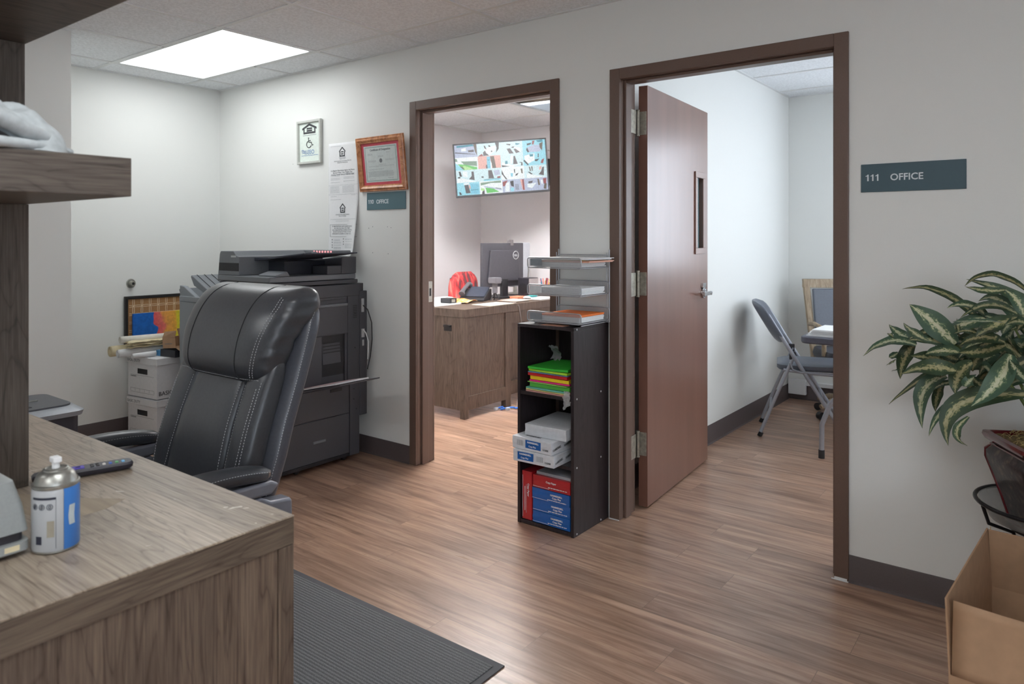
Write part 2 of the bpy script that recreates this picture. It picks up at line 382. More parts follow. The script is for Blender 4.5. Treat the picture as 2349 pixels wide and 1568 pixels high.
def troffer(cx0, cx1, cy0, cy1, z, strength, label, tint=(1,1,1)):
    t = thing('ceiling_light', label, 'ceiling light', ((cx0+cx1)/2, (cy0+cy1)/2, z), 0, 'lit panels in the suspended ceiling')
    k = N('lit_lens'); k.b.inputs['Base Color'].default_value = (0.9,0.9,0.9,1); k.b.inputs['Emission Color'].default_value = tint+(1,)
    mp = k.coord((1,1,1)); nz = k.n('ShaderNodeTexNoise', Scale=300.0); k.l(mp, 0, nz, 'Vector')
    r = k.ramp(nz, 'Fac', [(0.3, (0.97*strength,)*3+(1,)), (0.7, (1.03*strength,)*3+(1,))]); k.l(r, 'Color', k.b, 'Emission Strength')
    f = MB(); w = 0.016
    f.box(cx0+.013, cx1-.013, cy0+.013, cy0+w+.013, z+0.0, z+0.05); f.box(cx0+.013, cx1-.013, cy1-w-.013, cy1-.013, z+0.0, z+0.05)
    f.box(cx0+.013, cx0+w+.013, cy0+w+.013, cy1-w-.013, z, z+0.05); f.box(cx1-w-.013, cx1-.013, cy0+w+.013, cy1-w-.013, z, z+0.05)
    f.box(cx0+.013, cx1-.013, cy0+.013, cy1-.013, z+0.051, z+0.09)
    obj('frame', f, tbar_m, t)
    obj('lens', MB().box(cx0+w+.0135, cx1-w-.0135, cy0+w+.0135, cy1-w-.0135, z+0.006, z+0.012), k.m, t)
    return t
for i, p in enumerate(PANELS):
    X0, X1, Y0, Y1 = cell(p)
    troffer(X0, X1, Y0, Y1, CZ, LAMP_MAIN if i == 0 else LAMP_FILL,
            ['bright rectangular ceiling light panel over the copier corner', 'added ceiling panel, out of view, far back over the walkway',
             'added ceiling panel, out of view, over the front of the wooden desk', 'added ceiling panel, out of view, over the walkway in front of office 111'][i], (0.96, 0.99, 1.0))

# ---------------------------------------------------------------- door frames
def door_frame(name, xl, xr, parent_name):
    """steel frame around an opening: faces on both sides, lining with a stop"""
    g = group_struct(name, ((xl+xr)/2, WY, 0)); top = 2.085; fw = 0.052; y0, y1 = WY-0.012, WY+WT+0.012
    b = MB()
    il, ir, it = xl+fw, xr-fw, top-fw+0.002
    for ya, yb in ((y0, WY+0.0), (WY+WT, y1)):
        b.box(xl, il, ya, yb, 0.001, top); b.box(ir, xr, ya, yb, 0.001, top); b.box(il, ir, ya, yb, it, top)
    b.box(il-0.020, il, WY+0.0, WY+WT, 0.001, it); b.box(ir, ir+0.020, WY+0.0, WY+WT, 0.001, it); b.box(il-0.02, ir+0.02, WY+0.0, WY+WT, it, it+0.02)
    # door stop
    sy0, sy1 = WY+0.030, WY+0.082
    b.box(il, il+0.013, sy0, sy1, 0.001, it); b.box(ir-0.013, ir, sy0, sy1, 0.001, it); b.box(il+0.013, ir-0.013, sy0, sy1, it-0.013, it)
    obj('frame', b, frame_m, g, bevel=0.0025)
    return g, il, ir, it
d110, il, ir, it = door_frame('door_1', -2.985, -1.955, 'x')
s = MB(); s.box(il-0.001, il+0.0025, WY+0.088, WY+0.122, 0.93, 1.05)
sp = obj('strike_plate', s, steel_m, d110, bevel=0.001); sp['label'] = 'worn steel strike plate'
obj('latch_hole', MB().box(il+0.002, il+0.003, WY+0.097, WY+0.112, 0.965, 1.01), copier_dk_m, sp)
d111, il, ir, it = door_frame('door_2', -1.671, -0.640, 'x')
# paint worn through at the foot of the frames
b = MB()
for x0, x1, y in ((-1.672,-1.62,WY-0.0125),(-0.70,-0.64,WY-0.0125)): b.box(x0, x1, y-0.004, y+0.001, 0.0008, 0.004)
b.box(-0.69, -0.645, WY-0.015, WY-0.0125, 0.001, 0.012)
o = obj('caulk_line', b, white_m, d111)

# the open door leaf of office 111
def leaf_mat():
    k = N('brown_door_paint'); k.b.inputs['Specular IOR Level'].default_value = 0.7; k.b.inputs['Coat Weight'].default_value = 0.5; k.b.inputs['Coat Roughness'].default_value = 0.22
    mp = k.coord((6,6,0.8)); n = k.n('ShaderNodeTexNoise', Scale=1.5, Detail=2.0); k.l(mp, 0, n, 'Vector')
    r = k.ramp(n, 'Fac', [(0.0, rgb(106,72,60)), (1.0, rgb(138,96,82))]); k.l(r, 'Color', k.b, 'Base Color')
    m2 = k.coord((160,160,160)); n2 = k.n('ShaderNodeTexNoise', Scale=1.0, Detail=2.0); k.l(m2, 0, n2, 'Vector')
    k.b.inputs['Roughness'].default_value = 0.32
    k.bump(n2, 'Fac', 0.08, 0.001); return k.m
leaf_m = leaf_mat()
HX, HY = -1.604, 3.115
ang = radians(4.3)     # leaf has swung a little past square
R = RZ(ang, (HX, HY, 0))
lf = MB()
lx0, lx1, ly0, ly1 = HX-0.018, HX+0.027, HY+0.02, HY+0.925
wy0, wy1, wz0, wz1 = ly0+0.70, ly0+0.82, 1.235, 1.655   # vision light
# leaf with a real hole for the glass
lf.box(lx0, lx1, ly0, wy0, 0.012, 2.035); lf.box(lx0, lx1, wy1, ly1, 0.012, 2.035)
lf.box(lx0, lx1, wy0, wy1, 0.012, wz0); lf.box(lx0, lx1, wy0, wy1, wz1, 2.035)
bmesh.ops.remove_doubles(lf.b, verts=lf.b.verts, dist=1e-5)
leaf = obj('door_leaf', lf.xform(R), leaf_m, d111); leaf['label'] = 'reddish brown painted door leaf standing open'
fr = MB()
for xa, xb in ((lx1, lx1+0.008), (lx0-0.008, lx0)):
    fr.box(xa, xb, wy0-0.022, wy1+0.022, wz0-0.022, wz0+0.012); fr.box(xa, xb, wy0-0.022, wy1+0.022, wz1-0.012, wz1+0.022)
    fr.box(xa, xb, wy0-0.022, wy0+0.012, wz0+0.012, wz1-0.012); fr.box(xa, xb, wy1-0.012, wy1+0.022, wz0+0.012, wz1-0.012)
obj('window_frame', fr.xform(R), leaf_m, leaf, bevel=0.002)
def wired_glass():
    k = N('wired_glass'); k.b.inputs['Base Color'].default_value = rgb(96,128,134); k.b.inputs['Roughness'].default_value = 0.15
    k.b.inputs['Transmission Weight'].default_value = 0.0; k.b.inputs['IOR'].default_value = 1.3
    mp = k.coord((0, 1, 1), rot=(0.7,0,0)); w = k.n('ShaderNodeTexWave', wave_type='BANDS', bands_direction='Z', Scale=26.0, Distortion=0.6); k.l(mp, 0, w, 'Vector')
    r = k.ramp(w, 'Fac', [(0.0, rgb(84,112,118)), (0.25, rgb(140,172,180))]); k.l(r, 'Color', k.b, 'Base Color'); k.bump(w, 'Fac', 0.3); return k.m
obj('glass', MB().box(HX, HX+0.006, wy0+0.001, wy1-0.001, wz0+0.001, wz1-0.001).xform(R), wired_glass(), leaf)
# lever set on both faces
lv = MB(); hy = ly0+0.815; hz = 0.99
for sx, x in ((1, lx1), (-1, lx0)):
    lv.cyl((x,hy,hz), (x+sx*0.012,hy,hz), 0.031, seg=28); lv.cyl((x+sx*.012,hy,hz), (x+sx*0.055,hy,hz), 0.011, seg=16)
    lv.cyl((x,hy,hz), (x+sx*0.02,hy,hz), 0.022, seg=28)
    lv.box(x+sx*0.045-0.008, x+sx*0.045+0.008, hy-0.115, hy+0.012, hz-0.010, hz+0.012)
    lv.box(x, x+sx*0.014, hy-0.026, hy+0.026, hz+0.03, hz+0.055)
lv.box(HX-0.008, HX+0.012, ly1, ly1+0.002, hz-0.05, hz+0.05)
obj('lever_handle', lv.xform(R), chrome_m, leaf, bevel=0.003)
# three butt hinges
for hzc in (1.855, 1.082, 0.312):
    h = MB()
    h.cyl((HX-0.016, HY+0.006, hzc-0.058), (HX-0.016, HY+0.006, hzc+0.058), 0.0075, seg=14)
    h.cyl((HX-0.016, HY+0.006, hzc-0.063), (HX-0.016, HY+0.006, hzc-0.058), 0.009, seg=14); h.cyl((HX-0.016, HY+0.006, hzc+0.058), (HX-0.016, HY+0.006, hzc+0.064), 0.009, seg=14)
    h.box(HX-0.014, HX+0.022, ly0-0.003, ly0, hzc-0.056, hzc+0.056)                       # leaf on the door edge
    h.box(il+0.0, il+0.003, WY+0.088, WY+0.142, hzc-0.056, hzc+0.056)                      # leaf on the jamb
    for dz in (-0.04, 0.0, 0.04): h.cyl((HX+0.008, ly0-0.003, hzc+dz), (HX+0.008, ly0-0.0045, hzc+dz), 0.004, seg=10)
    hh = obj('hinge', h.xform(R), plain('paint_worn_hinge', rgb(168,164,152), 0.4, 0.6, noise=0.25, nscale=60) if hzc > 1.8 else MATS['paint_worn_hinge'], d111, bevel=0.0008)

# ---------------------------------------------------------------- office 111 (behind the right doorway)
Y1 = WY+WT; Z2 = 2.45
struct('wall_111_left', MB().box(-1.86, -1.775, Y1, 6.05, 0, 2.62), wall_m)
window_wall('wall_111_far', 'added_window_2', 'x', 6.05, .12, -1.86, 2.2, -0.95, 0.35, 1.0, 2.2, wall_m)  # unseen far window, added and sized for its reflection in the door leaf
window_wall('wall_111_right', 'added_window_1', 'y', 1.15, .12, Y1, 6.05, 3.75, 5.25, 0.85, 2.15, wall_m)  # unseen side window, added as this office's daylight source
baseboard('baseboard_111_left', (-1.775, Y1+0.02), (-1.775, 6.05), (1,0), 0.118)
baseboard('baseboard_111_far', (-1.775, 6.05), (1.15, 6.05), (0,-1), 0.118)
L111 = (-0.53, 0.68, 3.95, 4.55)
ceiling_tiles('ceiling_111', -1.86, 1.27, Y1, 6.17, Z2, [L111])
g1x = [-1.14, -0.53, 0.08, 0.68]; g1y = [3.34, 3.95, 4.55, 5.16, 5.77]
bars('trim_2', g1x, g1y, -1.775, 1.15, Y1, 6.05, Z2, lambda k, v, a, c: (k == 'x' and abs(v-0.08) < .05 and 3.9 < (a+c)/2 < 4.6) or (k == 'x' and v < -1.0 and False))
troffer(*L111, Z2, LAMP_111, 'added ceiling panel, out of view, in office 111', (0.92, 0.97, 1.0))  # panel out of view, added to help light this office

# ---------------------------------------------------------------- office 110 (behind the left doorway)
struct('wall_110_left', MB().box(-4.95, -4.83, Y1, 5.79, 0, 2.62), wall110_m)
struct('wall_110_far', MB().box(-4.95, -1.86, 5.79, 5.91, 0, 2.62), wall110_m)
struct('wall_110_right', MB().box(-1.95, -1.862, Y1, 5.79, 0, 2.62), wall110_m)
hole = (-3.58, -2.97, 4.64, 5.24); L110 = (-3.58, -2.97, 3.42, 4.60)
ceiling_tiles('ceiling_110', -4.95, -1.95, Y1, 5.91, CZ, [hole, L110])
bars('trim_3', [-4.80, -4.19, -3.58, -2.97, -2.36], [3.41, 4.02, 4.62, 5.24], -4.83, -1.95, Y1, 5.79, CZ,
     lambda k, v, a, c: k == 'y' and abs(v-4.02) < .05 and a > -3.6 and c < -2.9)
troffer(*L110, CZ, LAMP_110, 'lit ceiling panel in office 110 beside the missing tile', (1.0, 0.99, 0.985))
b = MB(); b.tube([(-4.4, 4.95, 2.50), (-3.2, 4.93, 2.47), (-2.2, 4.90, 2.47)], 0.028, 12); b.cyl((-3.25,4.932,2.472), (-3.19,4.93,2.472), 0.038, seg=16)
tag(obj('sprinkler_pipe', b, plain('dull_pipe', rgb(120,108,96), 0.5, 0.3)), 'dull metal pipe seen through the missing ceiling tile', 'pipe')
baseboard('baseboard_110_left', (-4.83, Y1), (-4.83, 5.79), (1,0))
baseboard('baseboard_110_far', (-4.83, 5.79), (-1.95, 5.79), (0,-1))

# ================================================================ MAIN DESK (camera side)
DX1, DY0, DY1, DZ = -1.193, 0.02, 0.860, 0.760
t = thing('wooden_desk', 'large grey-brown wooden desk with the spray can and remote on it', 'desk', (-2.05, 0.44, 0))
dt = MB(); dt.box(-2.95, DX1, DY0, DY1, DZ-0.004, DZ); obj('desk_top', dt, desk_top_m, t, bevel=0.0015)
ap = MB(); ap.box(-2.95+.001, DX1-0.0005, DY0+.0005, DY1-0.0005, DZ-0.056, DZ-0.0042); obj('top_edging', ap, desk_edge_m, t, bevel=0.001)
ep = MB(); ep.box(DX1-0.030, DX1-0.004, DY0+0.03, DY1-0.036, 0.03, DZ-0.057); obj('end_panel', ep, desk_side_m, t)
st = MB()
st.box(DX1-0.034, DX1-0.0005, DY1-0.034, DY1-0.001, 0.0, DZ-0.057)
obj('corner_post', st, desk_side_m, t, bevel=0.001)
st = MB(); st.box(DX1-0.034, DX1-0.0005, DY0+0.001, DY0+0.034, 0.0, DZ-0.057); obj('corner_post', st, desk_side_m, t, bevel=0.001)
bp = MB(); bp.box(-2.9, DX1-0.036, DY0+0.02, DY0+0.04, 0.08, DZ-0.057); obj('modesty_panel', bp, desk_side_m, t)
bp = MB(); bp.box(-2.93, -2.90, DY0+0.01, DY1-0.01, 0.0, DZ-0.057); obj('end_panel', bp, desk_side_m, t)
# scuffs where the finish has been rubbed off
k = N('worn_finish'); k.b.inputs['Roughness'].default_value = 0.6
mp = k.coord((1,1,1)); nz = k.n('ShaderNodeTexNoise', Scale=60.0); k.l(mp, 0, nz, 'Vector'); r = k.ramp(nz, 'Fac', [(0.3, rgb(176,168,156)), (0.7, rgb(222,216,206))]); k.l(r, 'Color', k.b, 'Base Color')
b = MB(); rr = random.Random(3)
def scuff(cx, cy, L, w, a):
    n = 9; P = []
    for i in range(n):
        q = 2*pi*i/n; u = cos(q)*L/2*rr.uniform(.7,1.1); v = sin(q)*w/2*rr.uniform(.6,1.2)
        P.append((cx+u*cos(a)-v*sin(a), cy+u*sin(a)+v*cos(a)))
    b = MB(); b.prism(P, 'z', DZ+0.0001, DZ+0.0004); obj('worn_patch', b, k.m, t)
for args in ((-1.318,.812,.03,.012,1.2),(-1.335,.80,.01,.01,.3),(-1.30,.822,.012,.006,1),(-1.6,.712,.022,.007,.4),(-1.275,.618,.012,.005,1.2),(-1.93,.73,.035,.006,1.0),(-2.02,.76,.02,.006,1.0),(-1.90,.66,.05,.007,1.2),(-1.40,.55,.012,.004,0),(-1.46,.76,.008,.004,0),(-1.23,.835,.006,.005,0),(-1.215,.79,.005,.004,0)):
    scuff(*args)
k = N('bare_veneer'); k.b.inputs['Roughness'].default_value = 0.5
mp = k.coord((2,20,1)); nz = k.n('ShaderNodeTexNoise', Scale=3.0, Detail=5.0); k.l(mp, 0, nz, 'Vector'); r = k.ramp(nz, 'Fac', [(0.3, rgb(150,134,114)), (0.7, rgb(176,160,138))]); k.l(r, 'Color', k.b, 'Base Color')
b = MB(); b.prism([(-1.545,.700),(-1.52,.655),(-1.515,.60),(-1.53,.565),(-1.62,.54),(-1.75,.50),(-1.75,.58),(-1.66,.62)], 'z', DZ+0.00005, DZ+0.0002)
obj('grain_patch', b, k.m, t)

# hutch standing on the desk
t = thing('desk_hutch', 'open grey-brown wooden hutch shelf standing on the large desk', 'shelf', (-1.80, 0.40, DZ))
HY1 = 0.607
b = MB(); b.box(-1.83, -1.79, 0.12, HY1, DZ+0.001, 1.3745); obj('upright', b, hutch_v_m, t, bevel=0.001)
b = MB(); b.box(-1.83, -1.803, 0.12, HY1-0.003, 1.4435, 1.7265); obj('upright', b, hutch_v_m, t, bevel=0.001)
b = MB(); b.box(-1.83, -1.317, 0.12, HY1, 1.375, 1.443); obj('shelf', b, hutch_h_m, t, bevel=0.001)
b = MB(); b.box(-1.83, -1.317, 0.12, HY1, 1.727, 1.80); obj('shelf', b, hutch_h_m, t, bevel=0.001)

# grey cloth cap lying on the shelf
def cap_surface():
    b = MB()
    def fn(u, v):
        a = 2*pi*u; r = v
        x = cos(a)*0.085*(1+0.06*sin(3*a+1)); y = sin(a)*0.140*(1+0.05*cos(2*a))-0.035
        h = 0.080*(1-r**2.6)
        rr_ = r**0.75
        wr = 0.011*sin(4*a+2*r*3)*r+0.006*sin(7*a+1.3+4*r)*r+0.004*sin(13*r+3*a)
        return Vector((x*rr_*(1+wr*5), (y+.035)*rr_*(1+wr*5)-.035, max(0.0015, h+wr*1.6*(1-r**3))))
    n, m = 48, 18
    top = b.b.verts.new(fn(0, 0)); rings = []
    for j in range(1, m+1): rings.append([b.b.verts.new(fn(i/n, j/m)) for i in range(n)])
    for i in range(n):
        b.b.faces.new((top, rings[0][i], rings[0][(i+1)%n]))
        for j in range(m-1): b.b.faces.new((rings[j][i], rings[j+1][i], rings[j+1][(i+1)%n], rings[j][(i+1)%n]))
    return b
fleece = plain('grey_fleece', rgb(182,188,190), 0.85, noise=0.14, nscale=55, bump=0.35)
t = thing('cloth_cap', 'crumpled pale grey cloth cap with a black opening on the hutch shelf', 'cap', (-1.42, 0.452, 1.4435), 0.25)
b = cap_surface(); o = obj('crown', b, fleece, t, local=True, smooth=80)
b = MB(); b.grid(lambda u, v: Vector((0.088+0.004*sin(pi*v), -0.26+0.215*u, 0.012+0.042*v*(1-u**3)+0.001)), 14, 6)
o = obj('opening', b, plain('black_lining', rgb(20,21,26), 0.9), t, local=True, solid=0.002, smooth=60); o['label'] = 'black inside of the cap'
b = MB(); b.tube([(0.094,-.26,.0085),(0.095,-.16,.009),(0.093,-.08,.009),(0.087,-0.03,.009),(0.078,0.02,.009),(0.055,0.07,.008)], [0.0075,0.008,0.0085,0.009,0.008,0.006], 10); obj('brim_fold', b, fleece, t, local=True, smooth=60)
b = MB(); b.tube([(0.080,-0.26,0.060),(0.086,-0.19,0.066),(0.088,-0.12,0.060),(0.085,-0.07,0.048),(0.080,-0.03,0.034),(0.072,0.01,0.026),(0.055,.04,.026)], [0.014,0.016,0.015,0.014,0.014,0.012,0.006], 10); obj('brim_fold', b, fleece, t, local=True, smooth=60)

# silver desktop machine at the left edge
t = thing('receipt_printer', 'silver grey desktop machine with a dark band beside the spray can', 'printer', (-1.55, 0.37, DZ), 0)
silver = plain('silver_plastic', rgb(158,162,161), 0.42, 0.15, noise=0.04, nscale=200, bump=0.03)
b = MB()
def rr_ring(x0, x1, y0, y1, z, r=0.012, n=5):
    P = []
    for cx, cy, a0 in ((x1-r,y0+r,-pi/2),(x1-r,y1-r,0),(x0+r,y1-r,pi/2),(x0+r,y0+r,pi)):
        for i in range(n+1): a = a0+pi/2*i/n; P.append(Vector((cx+r*cos(a), cy+r*sin(a), z)))
    return P
b.loft([rr_ring(-1.70,-1.405,0.19,0.478,DZ+0.042), rr_ring(-1.695,-1.412,0.195,0.472,DZ+0.085), rr_ring(-1.69,-1.424,0.20,0.462,DZ+0.125), rr_ring(-1.685,-1.436,0.206,0.454,DZ+0.130), rr_ring(-1.64,-1.49,0.25,0.43,DZ+0.140)])
obj('cover', b, silver, t, smooth=35)
b = MB(); b.loft([rr_ring(-1.695,-1.412,0.195,0.472,DZ+0.026), rr_ring(-1.695,-1.412,0.195,0.472,DZ+0.0415)]); obj('band', b, plain('band_grey', rgb(58,56,62), 0.4), t, smooth=35)
b = MB(); b.loft([rr_ring(-1.69,-1.412,0.20,0.466,DZ+0.005), rr_ring(-1.70,-1.403,0.19,0.478,DZ+0.010), rr_ring(-1.70,-1.403,0.19,0.478,DZ+0.0255)]); obj('base', b, silver, t, smooth=35)
b = MB(); b.box(-1.4035, -1.4025, 0.440, 0.462, DZ+0.013, DZ+0.022); obj('badge', b, cream_m, t)
for x, y in ((-1.44,.23),(-1.44,.47),(-1.67,.23),(-1.67,.47)): obj('foot', MB().cyl((x,y,DZ+0.0005),(x,y,DZ+0.006),0.012,seg=14), black_m, t)
b = MB(); b.prism([(-1.60,DZ+0.131),(-1.47,DZ+0.131),(-1.50,DZ+0.152),(-1.60,DZ+0.158)], 'y', 0.21, 0.44); obj('lid', b, silver, t, bevel=0.004)

# can of compressed air
cx, cy = -1.402, 0.517
t = thing('spray_can', 'spray can with a blue and white printed label and white nozzle', 'can', (cx, cy, DZ), radians(0))
k = N('can_label'); k.b.inputs['Roughness'].default_value = 0.3
tc = k.n('ShaderNodeTexCoord'); sx = k.n('ShaderNodeSeparateXYZ'); k.l(tc, 'Object', sx, 0)
at = k.n('ShaderNodeMath', operation='ARCTAN2'); k.l(sx, 1, at, 0); k.l(sx, 0, at, 1)
mr = k.n('ShaderNodeMapRange'); mr.inputs[1].default_value = -pi; mr.inputs[2].default_value = pi; k.l(at, 0, mr, 0)
r = k.ramp(mr, 0, [(0.0, rgb(186,188,190)), (0.490, rgb(186,188,190)), (0.491, rgb(120,124,130)), (0.496, rgb(66,128,206)), (0.60, rgb(66,128,206)), (0.85, rgb(60,120,200)), (0.9, rgb(186,188,190))], 'CONSTANT')
k.l(r, 'Color', k.b, 'Base Color')
b = MB(); b.lathe([(0.0355,0.0045),(0.0365,0.006),(0.0365,0.105),(0.0355,0.109)], (cx,cy,DZ), 40); obj('label_sleeve', b, k.m, t, smooth=35)
b = MB(); b.lathe([(0.0,0.0006),(0.034,0.0006),(0.0362,0.0022),(0.0362,0.0044)], (cx,cy,DZ), 40)
obj('metal_base', b, steel_m, t, smooth=35)
b = MB(); b.lathe([(0.0355,0.1092),(0.0368,0.112),(0.0368,0.1145),(0.034,0.116),(0.0335,0.118),(0.029,0.129),(0.022,0.1355),(0.0195,0.136),(0.0195,0.1385),(0.017,0.1395),(0.0155,0.137),(0.004,0.1365),(0.0,0.1365)], (cx,cy,DZ), 40)
obj('metal_dome', b, steel_m, t, smooth=35)
b = MB(); b.cyl((cx,cy,DZ+0.137),(cx,cy,DZ+0.150),0.0062,seg=16); b.box(cx-0.011,cx+0.009,cy-0.007,cy+0.007,DZ+0.148,DZ+0.158); obj('nozzle', b, white_m, t, bevel=0.002)
# printing on the can, wrapped on the cylinder
ink = plain('dark_ink', rgb(42,46,62), 0.5); ink2 = plain('tan_ink', rgb(156,148,132), 0.5)
def wrap(a0, a1, z0, z1, m, name, r=0.0369):
    b = MB(); n = 8; b.grid(lambda u, v: Vector((cx+r*cos(a0+(a1-a0)*u), cy+r*sin(a0+(a1-a0)*u), DZ+z0+(z1-z0)*v)), n, 1); return obj(name, b, m, t, smooth=60)
A = math.atan2(-cy, -cx)        # direction towards the room's middle
wrap(-1.45, -0.36, 0.094, 0.098, ink, 'printed_stripe'); wrap(-0.72, -0.42, 0.030, 0.058, ink2, 'printed_block')
wrap(-0.36, -0.345, 0.01, 0.098, ink, 'printed_stripe'); wrap(-1.25,-0.95,0.018,0.032, ink, 'printed_block')
for a in (-1.30, -0.95, -0.60):
    b = MB(); b.tube([(cx+0.0369*cos(a+0.12*cos(q)), cy+0.0369*sin(a+0.12*cos(q)), DZ+0.082+0.0048*sin(q)) for q in [2*pi*i/18 for i in range(18)]], 0.0005, 5, closed=True)
    b.tube([(cx+0.0369*cos(a+0.04*cos(q)), cy+0.0369*sin(a+0.04*cos(q)), DZ+0.082+0.003*sin(q)) for q in [2*pi*i/10 for i in range(10)]], 0.0006, 5, closed=True)
    obj('printed_symbol', b, ink, t)
k = plain('pale_print', rgb(196,204,206), 0.4)
b = MB(); b.grid(lambda u, v: Vector((cx+0.0370*cos(0.16+0.30*u+(0.10*abs(v-.45))), cy+0.0370*sin(0.16+0.30*u+(0.10*abs(v-.45))), DZ+0.045+0.034*v)), 8, 6); obj('printed_cloud', b, k, t, smooth=60)

# remote control
t = thing('remote_control', 'black television remote with coloured buttons on the desk', 'remote', (-1.752, 0.712, DZ), 0)
M = Matrix.Translation((-1.775, 0.712, DZ)) @ Matrix.Rotation(radians(-16), 4, 'Z')
def rbox(x0,x1,y0,y1,zs,r): return [rr_ring(x0+d,x1-d,y0+d,y1-d,z,max(r-d*.3,0.002),4) for z, d in zs]
b = MB(); b.loft(rbox(-0.023,0.023,-0.100,0.100,[(0.003,0.005),(0.007,0.001),(0.014,0.0),(0.018,0.003)],0.014)); obj('body', b.xform(M), plain('remote_black', rgb(48,47,56), 0.4), t, smooth=40)
b = MB(); b.loft(rbox(-0.020,0.020,-0.096,0.096,[(0.0181,0.0),(0.0186,0.0005)],0.012)); obj('face', b.xform(M), plain('remote_face', rgb(74,74,84), 0.4), t)
cols = [(-0.5,rgb(230,226,220)),(0.5,rgb(70,110,200)),(-0.5,rgb(90,170,100)),(0.5,rgb(120,190,235))]
def button(x, y, w, h, col, nm='button'):
    b = MB(); b.loft(rbox(x-w/2,x+w/2,y-h/2,y+h/2,[(0.0187,0.0),(0.0205,0.0006)],0.002)); c3 = 'btn_%d_%d_%d' % tuple(int(q*99) for q in col[:3])
    obj(nm, b.xform(M), MATS.get(c3) or plain(c3, col, 0.4), t)
for i, (xx, c_) in enumerate([(0, rgb(230,226,220)),(0, rgb(70,110,200)),(0, rgb(96,176,110)),(0, rgb(120,190,235))]): button(0.004, 0.040+0.013*i, 0.012, 0.007, c_)
for i in range(2):
    for x in (-0.007, 0.007): button(x, 0.016+0.011*i, 0.009, 0.007, rgb(30,30,34))
button(0, -0.012, 0.020, 0.026, rgb(88,72,190), 'direction_pad'); button(0, -0.012, 0.009, 0.010, rgb(140,120,220))
for i in range(4):
    for x in (-0.011, 0, 0.011): button(x, -0.040-0.012*i, 0.007, 0.006, rgb(150,150,160))

# ================================================================ SHREDDER and MAT
t = thing('paper_shredder', 'grey and black paper shredder on the floor behind the desk', 'shredder', (-3.43, 1.08, 0))
b = MB(); b.loft([rr_ring(-3.60,-3.275,0.86,1.28,0.02,0.03), rr_ring(-3.62,-3.262,0.84,1.295,0.50,0.03), rr_ring(-3.62,-3.262,0.84,1.295,0.565,0.03)]); obj('bin', b, plain('shredder_black', rgb(44,42,50), 0.45), t, smooth=35)
b = MB(); b.loft([rr_ring(-3.635,-3.25,0.83,1.31,0.5655,0.04), rr_ring(-3.64,-3.245,0.825,1.315,0.585,0.04), rr_ring(-3.61,-3.275,0.85,1.29,0.605,0.05)]); obj('cutter_rim', b, plain('shredder_silver', rgb(150,154,160), 0.4, 0.2), t, smooth=35)
b = MB(); b.loft([rr_ring(-3.60,-3.285,0.86,1.28,0.6052,0.045), rr_ring(-3.60,-3.285,0.86,1.28,0.612,0.045)]); obj('head', b, plain('shredder_grey', rgb(88,90,96), 0.45), t, smooth=35)
obj('feed_slot', MB().box(-3.47,-3.455,0.93,1.20,0.6122,0.6135), copier_dk_m, t); obj('slot_edge', MB().box(-3.453,-3.443,0.93,1.20,0.6122,0.616), steel_m, t)
for x in (-3.57,-3.30):
    for y in (0.90, 1.24): obj('caster', MB().cyl((x-0.01,y,0.0155),(x+0.01,y,0.0155),0.015,seg=16), black_m, t)
obj('control_strip', MB().box(-3.41,-3.33,1.02,1.14,0.6122,0.614), black_m, t)

k = N('ribbed_carpet'); k.b.inputs['Roughness'].default_value = 0.95; k.b.inputs['Specular IOR Level'].default_value = 0.1
mp = k.coord((1,1,1)); w = k.n('ShaderNodeTexWave', wave_type='BANDS', bands_direction='Y', Scale=26.0, Distortion=0.9); k.l(mp, 0, w, 'Vector'); w.inputs['Detail Scale'].default_value = 8
nz = k.n('ShaderNodeTexNoise', Scale=420.0, Detail=2.0); k.l(mp, 0, nz, 'Vector')
r = k.ramp(nz, 'Fac', [(0.3, rgb(88,89,90)), (0.7, rgb(142,143,144))]); r2 = k.ramp(w, 'Fac', [(0.0, (0.68,0.68,0.68,1)), (0.6, (1.05,1.05,1.05,1))])
m = k.mix(r, 'Color', r2, 'Color', 1.0, 'MULTIPLY'); k.t.links.new(m.outputs[2], k.b.inputs['Base Color']); k.bump(w, 'Fac', 0.6, 0.004)
t = thing('floor_mat', 'dark grey ribbed entrance mat on the floor beside the desk', 'mat', (-1.9, 1.30, 0))
obj('carpet', MB().box(-2.58,-1.368,0.91,1.696,0.0015,0.007), k.m, t)
b = MB()
for q in ((-2.60,-1.344,1.696,1.722),(-2.60,-1.344,0.885,0.91),(-2.60,-2.58,0.91,1.696),(-1.368,-1.344,0.91,1.696)):
    b.box(q[0],q[1],q[2],q[3],0.0005,0.0045)
obj('rubber_border', b, plain('mat_rubber', rgb(78,78,82), 0.7), t)

